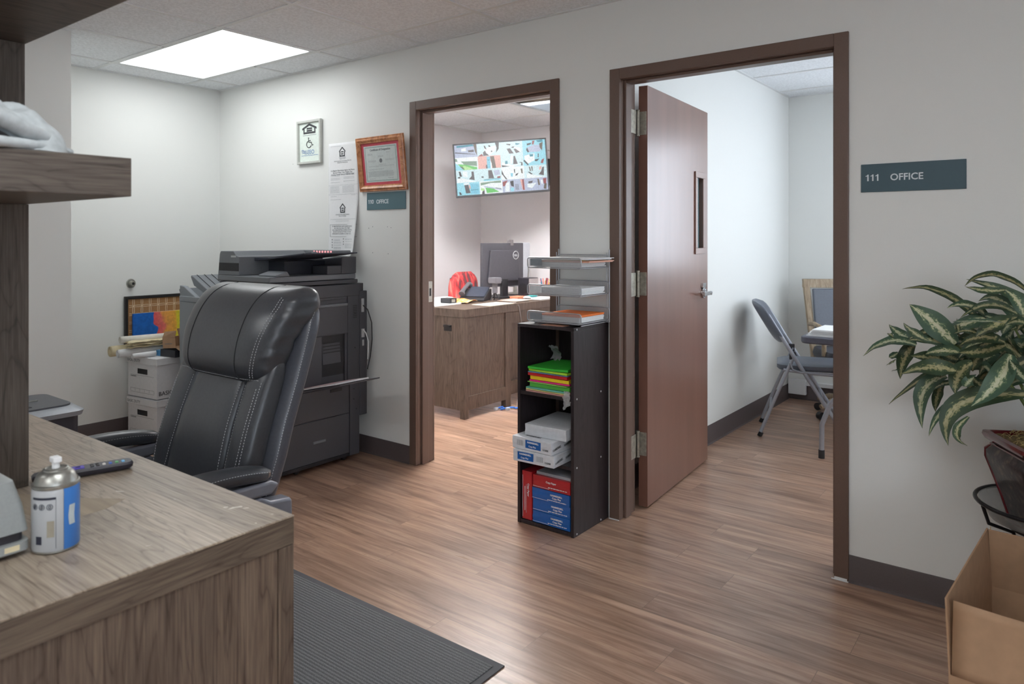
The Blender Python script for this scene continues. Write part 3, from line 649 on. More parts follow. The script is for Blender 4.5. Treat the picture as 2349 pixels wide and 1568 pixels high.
# ================================================================ SIGNS AND FRAMES ON THE OFFICE WALL
sign_m = plain('slate_teal_plastic', rgb(62,88,99), 0.45, noise=0.03, nscale=200)
sign2_m = plain('slate_teal_plastic_pale', rgb(84,114,124), 0.45, noise=0.03, nscale=200)
letter_m = plain('sign_lettering', rgb(226,234,238), 0.5)
def room_sign(x0, x1, z0, z1, num, label, sx, sizes, m):
    t = thing('room_sign', label, 'sign', ((x0+x1)/2, WY-0.0005, z0), 0)
    obj('plate', MB().box(x0, x1, WY-0.0055, WY-0.0008, z0, z1), m, t, bevel=0.0012)
    b = MB(); x = sx[0]; hcap = 0.0245; z0_ = sx[2]
    for ch in num:
        if ch == '1':
            b.prism([(x+.0065,z0_),(x+.0065,z0_+hcap*.74),(x+.001,z0_+hcap*.70),(x+.001,z0_+hcap*.80),(x+.0055,z0_+hcap*.86),(x+.0075,z0_+hcap),(x+.0115,z0_+hcap),(x+.0115,z0_)], 'y', WY-0.0062, WY-0.0056); x += .0165
        else:
            P = lambda rx, rz: [(x+.0085+rx*math.copysign(abs(cos(q))**.8,cos(q)), z0_+hcap/2+rz*math.copysign(abs(sin(q))**.85,sin(q))) for q in [2*pi*i/28 for i in range(28)]]
            A, B = P(.0082, hcap/2), P(.0042, hcap/2-.0038)
            b.loft([[Vector((u, WY-0.0062, v)) for u, v in A], [Vector((u, WY-0.0062, v)) for u, v in B], [Vector((u, WY-0.0056, v)) for u, v in B], [Vector((u, WY-0.0056, v)) for u, v in A]], wrap=True, caps=False); x += .0190
    obj('room_number', b, letter_m, t)
    text('OFFICE', sizes[0], FY(sx[1], WY-0.0058, sx[2]), letter_m, t, bold=0.0006, xs=sizes[1])
    return t
room_sign(-0.598, -0.262, 1.473, 1.577, '111', 'dark teal room sign reading 111 OFFICE', (-0.583, -0.500, 1.514), (0.034, 0.98), sign_m)
room_sign(-3.357, -3.023, 1.473, 1.577, '110', 'teal room sign reading 110 OFFICE under the certificate', (-3.345, -3.272, 1.510), (0.034, 0.98), sign2_m)

# certificate in a copper-coloured wooden frame, hung crooked
t = thing('framed_certificate', 'copper-brown framed certificate with a red mat, leaning out at the top', 'picture frame', (-3.22, WY-0.002, 1.745), 0)
copper = wood('copper_frame_wood', rgb(150,92,54), rgb(204,138,92), rgb(232,178,134), (5, 5, 5), 0.28, (3,3,3), bump=0.03)
M0 = Matrix.Translation((-3.205, WY-0.019, 1.746)) @ Matrix.Rotation(radians(6.6), 4, 'X')      # local x right, z up
fw_, fh_ = 0.405, 0.325; fb = 0.038
def frame_bar(b, hw, hh, prof):
    """picture frame moulding; prof = (inset from outer edge, depth from the wall)"""
    rings = []
    for cx_, cz_ in ((-1,-1),(1,-1),(1,1),(-1,1)):
        rings.append([Vector((cx_*(hw-i), -d, cz_*(hh-i))) for i, d in prof])
    b.loft(rings, wrap=True, caps=False)
b = MB(); frame_bar(b, fw_/2, fh_/2, [(0,0.002),(0,0.014),(0.004,0.019),(0.009,0.017),(0.012,0.020),(0.019,0.026),(0.027,0.022),(0.031,0.018),(0.035,0.018),(0.038,0.013),(0.038,0.002)]); obj('frame', b.xform(M0), copper, t, smooth=25)
obj('mat_board', MB().box(-fw_/2+.037, fw_/2-.037, -0.008, -0.006, -fh_/2+.037, fh_/2-.037).xform(M0), plain('rose_mat', rgb(206,84,98), 0.6), t)
cert = obj('certificate', MB().box(-0.142, 0.142, -0.0092, -0.0085, -0.108, 0.108).xform(M0), plain('cert_paper', rgb(206,214,212), 0.6), t)
grn = plain('green_print', rgb(150,172,166), 0.6); gry = plain('grey_print', rgb(150,156,160), 0.6); dgy = plain('dark_print', rgb(60,62,66), 0.6); mgy = plain('mid_print', rgb(112,116,120), 0.6)
b = MB()
for q in ((-0.134,0.134,0.097,0.102),(-0.134,0.134,-0.102,-0.097),(-0.134,-0.129,-0.097,0.097),(0.129,0.134,-0.097,0.097)): b.box(q[0],q[1],-0.0096,-0.0093,q[2],q[3])
obj('border', b.xform(M0), grn, cert)
text('Certificate of Designation', 0.017, M0@Matrix.Translation((0,-0.0095,0.078))@Matrix.Rotation(pi/2,4,'X'), mgy, cert, align='CENTER', bold=0.0002)
def lines(b, x0, x1, zs, th=0.0016, y=-0.0096, gaps=True, rnd=random.Random(2)):
    """rows of print too small to read, as broken dashes"""
    for z in zs:
        x = x0
        while x < x1-0.002:
            w = min(rnd.uniform(0.006,0.018), x1-x)
            b.box(x, x+w, y, y+0.0003, z-th/2, z+th/2); x += w+(rnd.uniform(0.0015,0.003) if gaps else 0)
b = MB(); lines(b,-0.11,-0.07,(0.060,0.055)); lines(b,0.05,0.085,(0.064,)); lines(b,-0.022,0.022,(0.046,0.041)); lines(b,-0.11,-0.04,(0.020,0.014)); lines(b,0.04,0.11,(0.024,0.018))
lines(b,-0.11,0.11,(-0.014,)); lines(b,-0.02,0.04,(-0.005,)); lines(b,-0.11,0.02,(-0.032,)); lines(b,-0.115,0.10,[-0.045-0.0042*i for i in range(8)],0.0013); lines(b,-0.11,-0.06,(-0.088,)); lines(b,0.05,0.10,(-0.086,)); 
obj('print', b.xform(M0), gry, cert)
b = MB(); b.cyl((0,-0.0093,0.018),(0,-0.0097,0.018),0.0125,seg=24); obj('seal', b.xform(M0), mgy, cert)

# white framed logos
def house(b, cx, cz, w, h, y, th, roof_over=0.0, T=0.0004, style='eho'):
    """house outline with an equals sign"""
    hw = w/2; rh = h*0.42; wall = h-rh; ro = roof_over
    # outline as a polygon ring made of quads: roof left, roof right, walls, floor
    def quad(p): b.prism(p, 'y', y-T, y)
    x0 = hw-ro
    quad([(cx-hw,cz+wall),(cx,cz+h),(cx,cz+h-th*1.25),(cx-hw,cz+wall-th*1.1)]); quad([(cx,cz+h),(cx+hw,cz+wall),(cx+hw,cz+wall-th*1.1),(cx,cz+h-th*1.25)])
    quad([(cx-x0,cz),(cx-x0,cz+wall-th*.4),(cx-x0+th,cz+wall-th*.4),(cx-x0+th,cz)]); quad([(cx+x0-th,cz),(cx+x0-th,cz+wall-th*.4),(cx+x0,cz+wall-th*.4),(cx+x0,cz)])
    quad([(cx-x0+th,cz),(cx-x0+th,cz+th),(cx+x0-th,cz+th),(cx+x0-th,cz)])
    ew = x0*0.9
    quad([(cx-ew/2,cz+wall*.36),(cx-ew/2,cz+wall*.36+th*.9),(cx+ew/2,cz+wall*.36+th*.9),(cx+ew/2,cz+wall*.36)]); quad([(cx-ew/2,cz+wall*.72),(cx-ew/2,cz+wall*.72+th*.9),(cx+ew/2,cz+wall*.72+th*.9),(cx+ew/2,cz+wall*.72)])
t = thing('framed_logo_sign', 'small pale grey frame with house, wheelchair and EEO logos', 'picture frame', (-3.908, WY-0.001, 1.79), 0)
M0 = Matrix.Translation((-3.908, WY-0.003, 1.931)) @ Matrix.Rotation(radians(1.0), 4, 'X')
b = MB(); frame_bar(b, 0.124, 0.142, [(0,0.001),(0,0.018),(0.004,0.020),(0.014,0.019),(0.017,0.010),(0.017,0.001)]); obj('frame', b.xform(M0), plain('pale_frame', rgb(196,198,192), 0.4), t, smooth=25)
obj('backing', MB().box(-0.108,0.108,-0.006,-0.002,-0.126,0.126).xform(M0), plain('mint_white_paper', rgb(226,236,228), 0.5), t)
b = MB(); house(b, -0.002, 0.055, 0.150, 0.068, -0.0062, 0.0125, 0.012); obj('house_logo', b.xform(M0), dgy, t)
b = MB(); lines(b,-0.07,0.068,(0.046,),0.004,-0.0064); obj('small_print', b.xform(M0), gry, t)
b = MB(); Y_ = -0.0064
b.cyl((-0.012,Y_+.0003,0.026),(-0.012,Y_,0.026),0.0058,seg=16)
b.tube([(-0.012,Y_,0.019),(-0.008,Y_,0.0),(0.016,Y_,-0.001),(0.026,Y_,-0.022),(0.036,Y_,-0.018)],0.0030,6); b.tube([(-0.012,Y_,0.010),(0.010,Y_,0.010)],0.0026,6)
b.tube([(-0.008+0.024*cos(a),Y_,-0.014+0.022*sin(a)) for a in [radians(110+i*12.5) for i in range(19)]],0.0030,6)
obj('wheelchair_symbol', b.xform(M0), dgy, t)
blue_m = plain('blue_print', rgb(58,116,176), 0.5)
text('EEO', 0.040, M0@Matrix.Translation((-0.025,-0.0062,-0.078))@Matrix.Rotation(pi/2,4,'X'), blue_m, t, name='eeo_lettering', xs=0.98)
b = MB()
for i in range(3): b.tube([(-0.086+0.05*u+0.004*i, -0.0064, -0.053-0.009*i+0.004*sin(u*2*pi)) for u in [j/10 for j in range(11)]],0.0019,5)
lines(b,-0.088,0.085,(-0.086,),0.003,-0.0064); obj('wave_mark', b.xform(M0), blue_m, t)

# long notice hanging from the wall, lower end curling away
t = thing('wall_notice', 'long white housing notice with two house symbols, curling at its lower edge', 'poster', (-3.576, WY-0.002, 1.19), 0)
PX0, PX1, PZ0, PZ1 = -3.722, -3.436, 1.19, 1.902
def py(u, v):    # u across 0..1, v up 0..1
    lift = 0.055*max(0, u-0.55)**1.6*max(0, 1-v*1.9)**1.2*3.0 + 0.02*max(0,(0.06-v)/0.06)**2
    return WY-0.0035-lift
def pp(u, v): return Vector((PX0+(PX1-PX0)*u-0.010*max(0,.5-v)*u, py(u,v), PZ0+(PZ1-PZ0)*v))
b = MB(); b.grid(pp, 14, 40); obj('sheet', b, white_m, t, solid=0.0004, smooth=60)
def on_sheet(m):  # bend flat print onto the sheet
    for v in m.verts:
        p = v.co; u = (p.x-PX0)/(PX1-PX0); w = (p.z-PZ0)/(PZ1-PZ0); p.y = py(u, w)-0.0008-(WY-p.y)*0.0
def notice_text(s, size, x, z, m=mgy, al='CENTER', bold=0.0001, xs=1):
    o = text(s, size, FY(x, WY, z), m, None, xs=xs, bold=bold, align=al, ext=0)
    for v in o.data.vertices:
        p = v.co; u = (p.x-PX0)/(PX1-PX0); w = (p.z-PZ0)/(PZ1-PZ0); p.y = py(u, w)-0.0008
    o.data.transform(mw(t).inverted()); o.parent = t
b = MB(); house(b, -3.588, 1.815, 0.060, 0.062, WY-0.0042, 0.0078, 0.004); obj('house_symbol', b, dgy, t); b = MB(); house(b, -3.584, 1.462, 0.054, 0.060, WY-0.0045, 0.0074, 0.004)
obj('house_symbol', b, dgy, t)
mx = -3.585
notice_text('EQUAL HOUSING\nOPPORTUNITY', 0.0085, mx, 1.806, gry)
notice_text('We Do Business in Accordance With the\nFederal Fair Housing Law', 0.0098, mx, 1.785)
notice_text('It is Illegal to Discriminate Against Any Person\nBecause of Race, Color, Religion, Sex,\nHandicap, Familial Status, or National Origin', 0.0128, mx, 1.725, mgy, bold=0.0002, xs=0.95)
notice_text('IGUALDAD DE OPORTUNIDAD\nEN LA VIVIENDA', 0.0095, mx, 1.448)
notice_text('Es ilegal discriminar contra cualquier persona\npor razon de su raza, color, religion,\nsexo, incapacidad fisica o mental, la presencia\nde ninos menores de 18 anos o de mujer\nembarazada en su familia o su origen nacional', 0.0118, mx, 1.375, mgy, bold=0.0002, xs=0.92)
def noticelines(z, x0, x1, m='g'):
    pass
b = MB()
def L_(x0, x1, zs, th=0.0014):
    r_ = random.Random(int(abs(x0*1000)+abs(zs[0])*100))
    for z in zs:
        x = x0
        while x < x1-0.003:
            w = min(r_.uniform(0.006,0.016), x1-x); uu = ((x+w/2)-PX0)/(PX1-PX0); vv = (z-PZ0)/(PZ1-PZ0); yy = py(uu, vv)-0.0012
            b.box(x, x+w, yy, yy+0.0003, z-th/2, z+th/2); x += w+r_.uniform(0.0015,0.003)
L_(-3.70,-3.60,(1.895-.012,))
for z in (1.702,1.694,1.680,1.672,1.655): L_(-3.70,-3.61,(z,)); L_(-3.575,-3.47,(z+0.005,))
L_(-3.72,-3.44,(1.637,),0.001); L_(-3.705,-3.615,[1.628-0.0075*i for i in range(6)]); L_(-3.585,-3.475,[1.628-0.0075*i for i in range(6)]); L_(-3.72,-3.445,(1.578,),0.001)
L_(-3.70,-3.64,(1.566,)); L_(-3.70,-3.60,(1.546,)); L_(-3.50,-3.46,(1.572,))
L_(-3.70,-3.45,(1.422,)); L_(-3.65,-3.52,(1.411,))
L_(-3.67,-3.61,(1.293,1.288)); L_(-3.67,-3.60,(1.277,1.272)); L_(-3.67,-3.60,(1.259,)); L_(-3.67,-3.60,(1.245,1.240,1.235)); L_(-3.56,-3.465,(1.298,1.293)); L_(-3.56,-3.465,(1.282,)); L_(-3.56,-3.465,(1.266,1.260,1.254,1.248,1.242))
L_(-3.705,-3.45,(1.226,),0.001); L_(-3.705,-3.61,[1.22-0.005*i for i in range(4)]); L_(-3.58,-3.47,[1.22-0.005*i for i in range(4)])
obj('small_print', b, gry, t)
b = MB()
for x, zs in ((-3.686,(1.293,1.276,1.259,1.245)),(-3.576,(1.298,1.281,1.265))):
    for z in zs: yy = py((x-PX0)/(PX1-PX0),(z-PZ0)/(PZ1-PZ0))-0.0012; b.box(x-0.0025,x+0.0025,yy,yy+0.0003,z-0.004,z+0.004)
b.cyl((-3.452,WY-0.007,1.508),(-3.452,WY-0.004,1.508),0.005,seg=12)
for q in ((-3.705,-3.448,1.388,1.3892),(-3.705,-3.448,1.312,1.3132)): b.box(q[0],q[1],WY-0.0052,WY-0.0046,q[2],q[3])
b.box(-3.705,-3.7038,WY-0.0052,WY-0.0046,1.312,1.389); obj('bullets', b, dgy, t)

# small screw holes left in the wall
b = MB()
for x, z in ((-3.345,1.363),(-3.31,1.372),(-3.18,1.37),(-3.15,1.365),(-3.31,1.215),(-3.175,1.21),(-5+.9,1.8)): b.cyl((x,WY+0.0002,z),(x,WY-0.0008,z),0.0025,seg=8)
o = obj('wall_anchor_holes', b, mgy, None, keep=True); o['kind'] = 'structure'; o.name = 'wall_office_screw_marks'

# round wall door stop
t = thing('door_stop', 'round steel door stop on the left wall above the cork board', 'door stop', (-5.0, 2.30, 0.997), 0)
b = MB(); b.cyl((-4.9995,2.30,0.997),(-4.992,2.30,0.997),0.032,0.028,seg=30); obj('rose', b, steel_m, t, smooth=30)
b = MB(); b.cyl((-4.992,2.30,0.997),(-4.965,2.30,0.997),0.020,0.016,seg=24); obj('bumper', b, plain('stop_rubber', rgb(146,144,134), 0.6), t, smooth=30)
obj('bumper_recess', MB().cyl((-4.9649,2.30,0.997),(-4.9645,2.30,0.997),0.009,seg=16), copier_dk_m, t)

# ================================================================ OFFICE CHAIR
leather = plain('black_leather', rgb(60,62,67), 0.33, noise=0.10, nscale=120, bump=0.10, spec=0.6)
leather2 = plain('grey_black_leather', rgb(76,78,86), 0.34, noise=0.08, nscale=120, bump=0.10, spec=0.6)
chair_grey = plain('charcoal_metallic_plastic', rgb(122,124,134), 0.35, 0.2, noise=0.04)
stitch_m = plain('white_thread', rgb(205,206,210), 0.7)
seam_m = plain('seam_shadow', rgb(22,22,25), 0.8)
CX, CY = -2.110, 1.10
chair = thing('office_chair', 'black leather executive office chair with white stitching behind the wooden desk', 'chair', (CX, CY, 0), radians(0))
def interp(T, z):
    for (a, p), (b, q) in zip(T, T[1:]):
        if z <= b: u = max(0, (z-a)/(b-a)); return p+(q-p)*u
    return T[-1][1]
FYT = [(0.44,1.125),(0.52,1.14),(0.63,1.165),(0.75,1.20),(0.87,1.245),(1.0,1.29),(1.10,1.325),(1.17,1.345)]
fy = lambda z: interp(FYT, z)
def sring(cx, cy, hw, hd, z, n=3.0, k=48, zf=None):
    P = []
    for i in range(k):
        a = 2*pi*i/k; c, s = cos(a), sin(a)
        x = math.copysign(abs(c)**(2/n), c)*hw; y = math.copysign(abs(s)**(2/n), s)*hd
        P.append(Vector((cx+x, cy+y, z+(zf(x, y) if zf else 0))))
    return P
def pillow(x0, x1, yf, yb, z0, z1, nz=22, n=3.0, round_=2.6, puff=0.0, slopef=None, k=48):
    """a stuffed cushion: stations up z, each a rounded section, ends closing softly"""
    R = []
    for i in range(nz+1):
        u = i/nz; z = z0+(z1-z0)*(0.5-0.5*cos(pi*u)); e = abs(2*(z-z0)/(z1-z0)-1); g = (1-e**(round_*2))**(1/round_)
        g = max(g, 0.02); f, b = yf(z), yb(z); cyy = (f+b)/2; hd = (b-f)/2*g
        hw = (x1(z)-x0(z))/2*(0.80+0.20*g); R.append(sring((x0(z)+x1(z))/2, cyy, hw, hd, z, n, k))
    b_ = MB(); b_.loft(R); return b_
bvh_src = []
def cpart(name, b, m, **kw):
    bm2 = b.b.copy(); bvh_src.append(bm2); return obj(name, b, m, chair, **kw)
# outer shell with the side rails
HWT = [(0.47,0.245),(0.55,0.272),(0.65,0.284),(0.8,0.282),(0.95,0.276),(1.05,0.272),(1.12,0.262)]
hw = lambda z: interp(HWT, z)
shell = pillow(lambda z: CX-hw(z), lambda z: CX+hw(z), lambda z: fy(z)+0.052, lambda z: fy(z)+0.150, 0.47, 1.095, n=3.2, round_=3.5, k=56)
o = cpart('back_shell', shell, leather2, smooth=50)
# cushions of the backrest
cw = lambda z: interp([(0.46,0.16),(0.7,0.145),(0.9,0.135)], z)
mid = pillow(lambda z: CX-cw(z), lambda z: CX+cw(z), lambda z: fy(z)-0.008-0.012*sin(pi*(z-.46)/.46), lambda z: fy(z)+0.07, 0.46, 0.925, n=4.5, round_=3.5)
cpart('back_cushion', mid, leather, smooth=50)
for sgn in (-1, 1):
    a = (lambda z: CX+cw(z)+0.001) if sgn > 0 else (lambda z: CX-hw(z)+0.024)
    c = (lambda z: CX+hw(z)-0.024) if sgn > 0 else (lambda z: CX-cw(z)-0.001)
    sc_ = pillow(a, c, lambda z: fy(z)-0.012, lambda z: fy(z)+0.075, 0.465, 0.93, n=2.8, round_=3.5, k=36)
    cpart('side_bolster', sc_, leather, smooth=50)
# headrest pillow
HH = [(0.86,0.220),(0.92,0.240),(1.0,0.254),(1.08,0.268),(1.14,0.266)]
hh_ = lambda z: interp(HH, z)
hr = pillow(lambda z: CX+.010-hh_(z), lambda z: CX+.010+hh_(z), lambda z: fy(z)-0.040-0.030*sin(pi*(z-.86)/.30), lambda z: fy(z)+0.095+0.055*max(0,min(1,(z-1.0)/.08)), 0.862, 1.150, nz=34, n=3.2, round_=2.4, k=72)
for v in hr.b.verts:   # gathered leather at the ends of the pillow
    q = abs(v.co.x-CX)/0.262
    if q > 0.80 and v.co.y > fy(v.co.z)-0.045: v.co.y += 0.0035*sin(v.co.z*150+v.co.x*40)*(q-.80)/.2; v.co.x += math.copysign(0.003, v.co.x-CX)*sin(v.co.z*120)*(q-.8)/.2
cpart('headrest', hr, leather, smooth=60)
# seat
sb = MB(); R = []
for z, d in ((0.405,0.03),(0.415,0.01),(0.44,0.0),(0.485,0.0),(0.508,0.012),(0.517,0.035),(0.520,0.09)):
    R.append(sring(CX, 0.925, 0.262-d, 0.262-d, z, 3.6, 56, (lambda x, y: -0.012*(max(0,-y)/0.25)**2)))
sb.loft(R); cpart('seat', sb, leather, smooth=50)
# seams and stitching: found on the real surfaces by rays from the front
big = bmesh.new()
for bm2 in bvh_src:
    tmp = bpy.data.meshes.new('tmp'); bm2.to_mesh(tmp); big.from_mesh(tmp); bpy.data.meshes.remove(tmp); bm2.free()
tree = BVHTree.FromBMesh(big)
def hit(x, z, d=(0,1,0), o=None):
    r = tree.ray_cast(Vector(o) if o else Vector((x, 0.3, z)), Vector(d)); return (r[0], r[1]) if r[0] else None
def dashed(b, P, L=0.0046, gap=0.0036, r=0.00065, lift=0.0007):
    acc = 0; pts = [p+n*lift for p, n in P]
    i = 0; cur = pts[0]; on_ = True; left = L; seg = [cur]
    for q in pts[1:]:
        d = (q-cur).length
        if d > 0.03: cur = q; seg = [cur]; on_ = True; left = L; continue
        while d > left:
            cur = cur+(q-cur)*(left/d); d = (q-cur).length
            if on_: seg.append(cur); (b.tube(seg, r, 5) if len(seg) > 1 else None)
            on_ = not on_; left = L if on_ else gap; seg = [cur]
        left -= d; cur = q
        if on_: seg.append(cur)
sm = MB()
def stitched(P):
    b = MB(); dashed(b, P); obj('stitching', b, stitch_m, chair)
def vline(xf, z0, z1, n=60): return [h for h in (hit(xf(z0+(z1-z0)*i/n), z0+(z1-z0)*i/n) for i in range(n+1)) if h]
for off in (0.012,): 
    stitched(vline(lambda z: CX-cw(z)-off, 0.50, 0.86)); stitched(vline(lambda z: CX+cw(z)+off, 0.50, 0.86)); stitched(vline(lambda z: CX+cw(z)-off, 0.50, 0.86))
stitched(vline(lambda z: CX+hw(z)-0.060, 0.50, 0.86)); stitched(vline(lambda z: CX+hw(z)-0.048, 0.50, 0.88)); stitched(vline(lambda z: CX-hw(z)+0.055, 0.50, 0.86))
stitched(vline(lambda z: CX+hh_(z)-0.040, 0.885, 1.125)); stitched(vline(lambda z: CX+hh_(z)-0.030, 0.885, 1.12))
stitched([h for h in (hit(CX-0.22+0.44*i/60, 0.878) for i in range(61)) if h])
stitched([h for h in (hit(0,0,(-1,0,0),(-1.2, fy(z)+0.085, z)) for z in [0.52+0.56*i/70 for i in range(71)]) if h])
for x in (-0.135, 0.135):
    P = vline(lambda z: CX+x, 0.868, 1.15, 50); T = [p+n*0.0003 for p, n in P]
    sm = MB(); sm.tube(T, 0.0015, 6); obj('headrest_seam', sm, seam_m, chair)
pz = MB(); P = [h for h in (hit(CX-hw(0.52)+0.03+0.09*i/16, 0.535-0.02*i/16) for i in range(17)) if h]; pz.tube([p+n*0.001 for p, n in P], 0.0016, 6); obj('piping', pz, stitch_m, chair)
# arms
for sgn in (-1, 1):
    ax = CX+sgn*0.315
    a = MB(); R = []
    for i in range(17):
        u = i/16; y = 1.215-0.44*u; z = 0.622+0.030*sin(pi*min(1,u*0.9+0.1))+0.006*u; g = (1-abs(2*u-1)**7)**0.5
        R.append([Vector((ax+0.036*g*math.copysign(abs(cos(q))**0.75,cos(q)), y, z+0.024*(0.35+0.65*g)*math.copysign(abs(sin(q))**0.8,sin(q)))) for q in [2*pi*k_/20 for k_ in range(20)]])
    a.loft(R); obj('arm_pad', a, leather, chair, smooth=60)
    st = MB()
    for xo in (-0.034*sgn, 0.034): 
        dashed(st, [(Vector((ax+0.0352*math.copysign(1,xo), 1.19-0.36*i/40, 0.622+0.030*sin(pi*min(1,(i/40)*.8+0.15))+0.010)), Vector((0,0,1))) for i in range(41)])
    obj('arm_stitching', st, stitch_m, chair)
    f = MB()     # grey support below the pad, looping down to the seat
    def arm_pt(u):
        P = [(ax,1.20,0.590),(ax,1.26,0.56),(ax+0.006*sgn,1.31,0.535),(ax+0.006*sgn,1.26,0.50),(ax-0.01*sgn,1.10,0.47),(ax-0.04*sgn,1.0,0.42),(ax-0.10*sgn,0.98,0.395)]
        return P
    R = [[Vector((x+0.026*cos(q)*(1 if abs(cos(q))<2 else 1), y, z)) for q in (0,)] for x,y,z in arm_pt(0)]
    f.prism([(0.78,0.592),(1.20,0.580),(1.225,0.605),(1.20,0.618),(0.80,0.628)], 'x', ax-0.030, ax+0.030)
    f.prism([(1.02,0.505),(1.05,0.545),(1.14,0.579),(1.17,0.579),(1.20,0.560),(1.262,0.553),(1.270,0.545),(1.270,0.494),(1.262,0.480),(1.14,0.452),(1.05,0.41),(1.0,0.40),(0.96,0.41),(0.98,0.45)], 'x', ax-0.027, ax+0.027)
    obj('arm_support', f, chair_grey, chair, bevel=0.008, smooth=30, seg=3)
    obj('arm_bracket', MB().box(min(ax,CX+sgn*0.16), max(ax,CX+sgn*0.16), 0.96, 1.06, 0.392, 0.404), chair_grey, chair)
# mechanism, gas lift and star base
b = MB(); b.box(CX-0.10, CX+0.10, 0.82, 1.08, 0.345, 0.391); obj('mechanism', b, black_m, chair, bevel=0.006)
b = MB(); b.cyl((CX,0.94,0.10),(CX,0.94,0.345),0.025,seg=20); b.cyl((CX,0.94,0.08),(CX,0.94,0.20),0.034,seg=20); obj('gas_lift', b, black_m, chair, smooth=40)
for i in range(5):
    a = radians(90+72*i+20); d = Vector((cos(a), sin(a), 0)); c0 = Vector((CX,0.94,0.105))
    b = MB(); b.tube([c0+d*0.02, c0+d*0.15+Vector((0,0,-.012)), c0+d*0.30+Vector((0,0,-.042))], [0.024,0.02,0.014], 10); obj('base_arm', b, black_m, chair, smooth=50)
    p = c0+d*0.30; b = MB(); w_ = d.cross(Vector((0,0,1)))
    for q in (-1, 1): b.cyl(Vector((p.x,p.y,0.026))+w_*q*0.006, Vector((p.x,p.y,0.026))+w_*q*0.024, 0.025, seg=18)
    b.cyl((p.x,p.y,0.04),(p.x,p.y,0.062),0.008,seg=10); obj('caster', b, black_m, chair, smooth=40)

# ================================================================ COPIER
cp = thing('photocopier', 'large charcoal office photocopier in the corner behind the chair', 'copier', (-3.6, 2.5, 0))
X0, X1, Yf, Yb = -3.80, -3.30, 2.25, 2.835
b = MB(); b.box(X0, X1-0.008, Yf+0.01, Yb, 0.03, 1.035); obj('body', b, copier_m, cp, bevel=0.004)
b = MB(); b.box(X0+0.02, X1-0.0005, Yb+0.0005, Yb+0.057, 0.255, 0.990); b.box(X0+0.05, X1-0.02, Yb+0.0005, Yb+0.045, 0.991, 1.035); obj('rear_housing', b, copier_m, cp, bevel=0.003)
def side(name, y0, y1, z0, z1, m=copier_m, d=0.0, t_=0.0075, bev=0.0025):   # cover panels on the +X side
    return obj(name, MB().box(X1-0.0079, X1-0.0079+t_+d, y0, y1, z0, z1), m, cp, bevel=bev)
side('side_cover', Yf+.012, Yb-.001, 0.965, 1.034); side('side_cover', Yf+.012, 2.742, 0.95, 0.9645); side('side_cover', 2.7455, Yb-.001, 0.46, 0.9645)
# access door with a hinge bulge, made around the bypass tray recess
y_a, y_b, z_a, z_b = 2.565, 2.722, 0.520, 0.748
side('access_door', Yf+.012, 2.742, 0.752, 0.925, d=0.004); side('access_door', Yf+.012, y_a-.002, 0.462, 0.750); side('access_door', y_b+.002, 2.742, 0.462, 0.750)
obj('hinge_roll', MB().cyl((X1-0.004,Yf+.015,0.918),(X1-0.004,2.741,0.918),0.010,seg=16), copier_hi_m, cp, smooth=40)
obj('bypass_recess', MB().box(X1-0.0076, X1-0.0066, y_a, y_b, z_a, z_b), copier_dk_m, cp)
obj('bypass_slope', MB().prism([(X1-0.0064,z_a+.07),(X1+0.003,z_a+.07),(X1-0.0064,z_b-.04)], 'y', y_a+.001, y_b-.03), copier_m, cp)
b = MB()
for i in range(4): b.box(X1-0.0003, X1+0.0035, 2.60, 2.685, 0.768+0.017*i, 0.774+0.017*i)
for i in range(4): b.box(X1-0.0003, X1+0.0012, 2.57, 2.70, 0.652+0.018*i, 0.657+0.018*i)
obj('vent_ribs', b, copier_dk_m, cp); b = MB()
for i in range(9): b.box(X1-0.0003, X1+0.0035, 2.40, 2.51, 0.776+0.016*i, 0.781+0.016*i)
obj('vent_ribs', b, copier_dk_m, cp)
side('lower_cover', Yf+.012, 2.758, 0.288, 0.452); side('side_cover', 2.762, Yb-.001, 0.033, 0.457)
side('paper_drawer', Yf+.012, 2.758, 0.055, 0.284); side('plinth', Yf+.012, 2.76, 0.033, 0.052, m=copier_dk_m)
obj('drawer_latch', MB().box(X1-0.0003, X1+0.006, 2.50, 2.585, 0.158, 0.172), copier_hi_m, cp, bevel=0.002)
obj('cover_latch', MB().box(X1-0.0003, X1+0.004, 2.62, 2.70, 0.425, 0.442), copier_dk_m, cp)
b = MB()
for y, z in ((2.79,0.42),(2.81,0.30),(2.79,0.36),(2.80,0.86),(2.80,0.66)): b.cyl((X1-0.0003,y,z),(X1+0.0012,y,z),0.004,seg=10)
obj('screw', b, copier_dk_m, cp)
b = MB()
for i in range(8): b.box(X1-0.0003, X1+0.0006, 2.785, 2.815, 0.835+0.010*i, 0.839+0.010*i)
obj('vent_slots', b, copier_dk_m, cp)
# sockets at the back edge and the cables
b = MB(); b.box(X1+0.0, X1+0.004, Yb+.012, Yb+.030, 0.865, 0.945); b.box(X1, X1+0.004, Yb+.012, Yb+.034, 0.715, 0.765); b.box(X1, X1+0.004, Yb+.018, Yb+.03, 0.665, 0.70); obj('socket_plate', b, plain('socket_white', rgb(190,192,194), 0.5), cp)
b = MB(); b.tube([(X1+.006,Yb+.020,0.905),(X1+.03,Yb+.035,0.88),(X1+.035,Yb+.062,0.80),(X1+.03,Yb+.070,0.70),(X1+.02,Yb+.065,0.60),(X1+.0,Yb+.060,0.52)],0.0032,8); obj('power_cable', b, black_m, cp, smooth=60)
b = MB(); b.tube([(X1+.006,Yb+.022,0.76),(X1+.02,Yb+.030,0.74),(X1+.025,Yb+.045,0.69),(X1+.015,Yb+.052,0.63),(X1+.001,Yb+.060,0.58)],0.0034,8); obj('network_cable', b, white_m, cp, smooth=60)
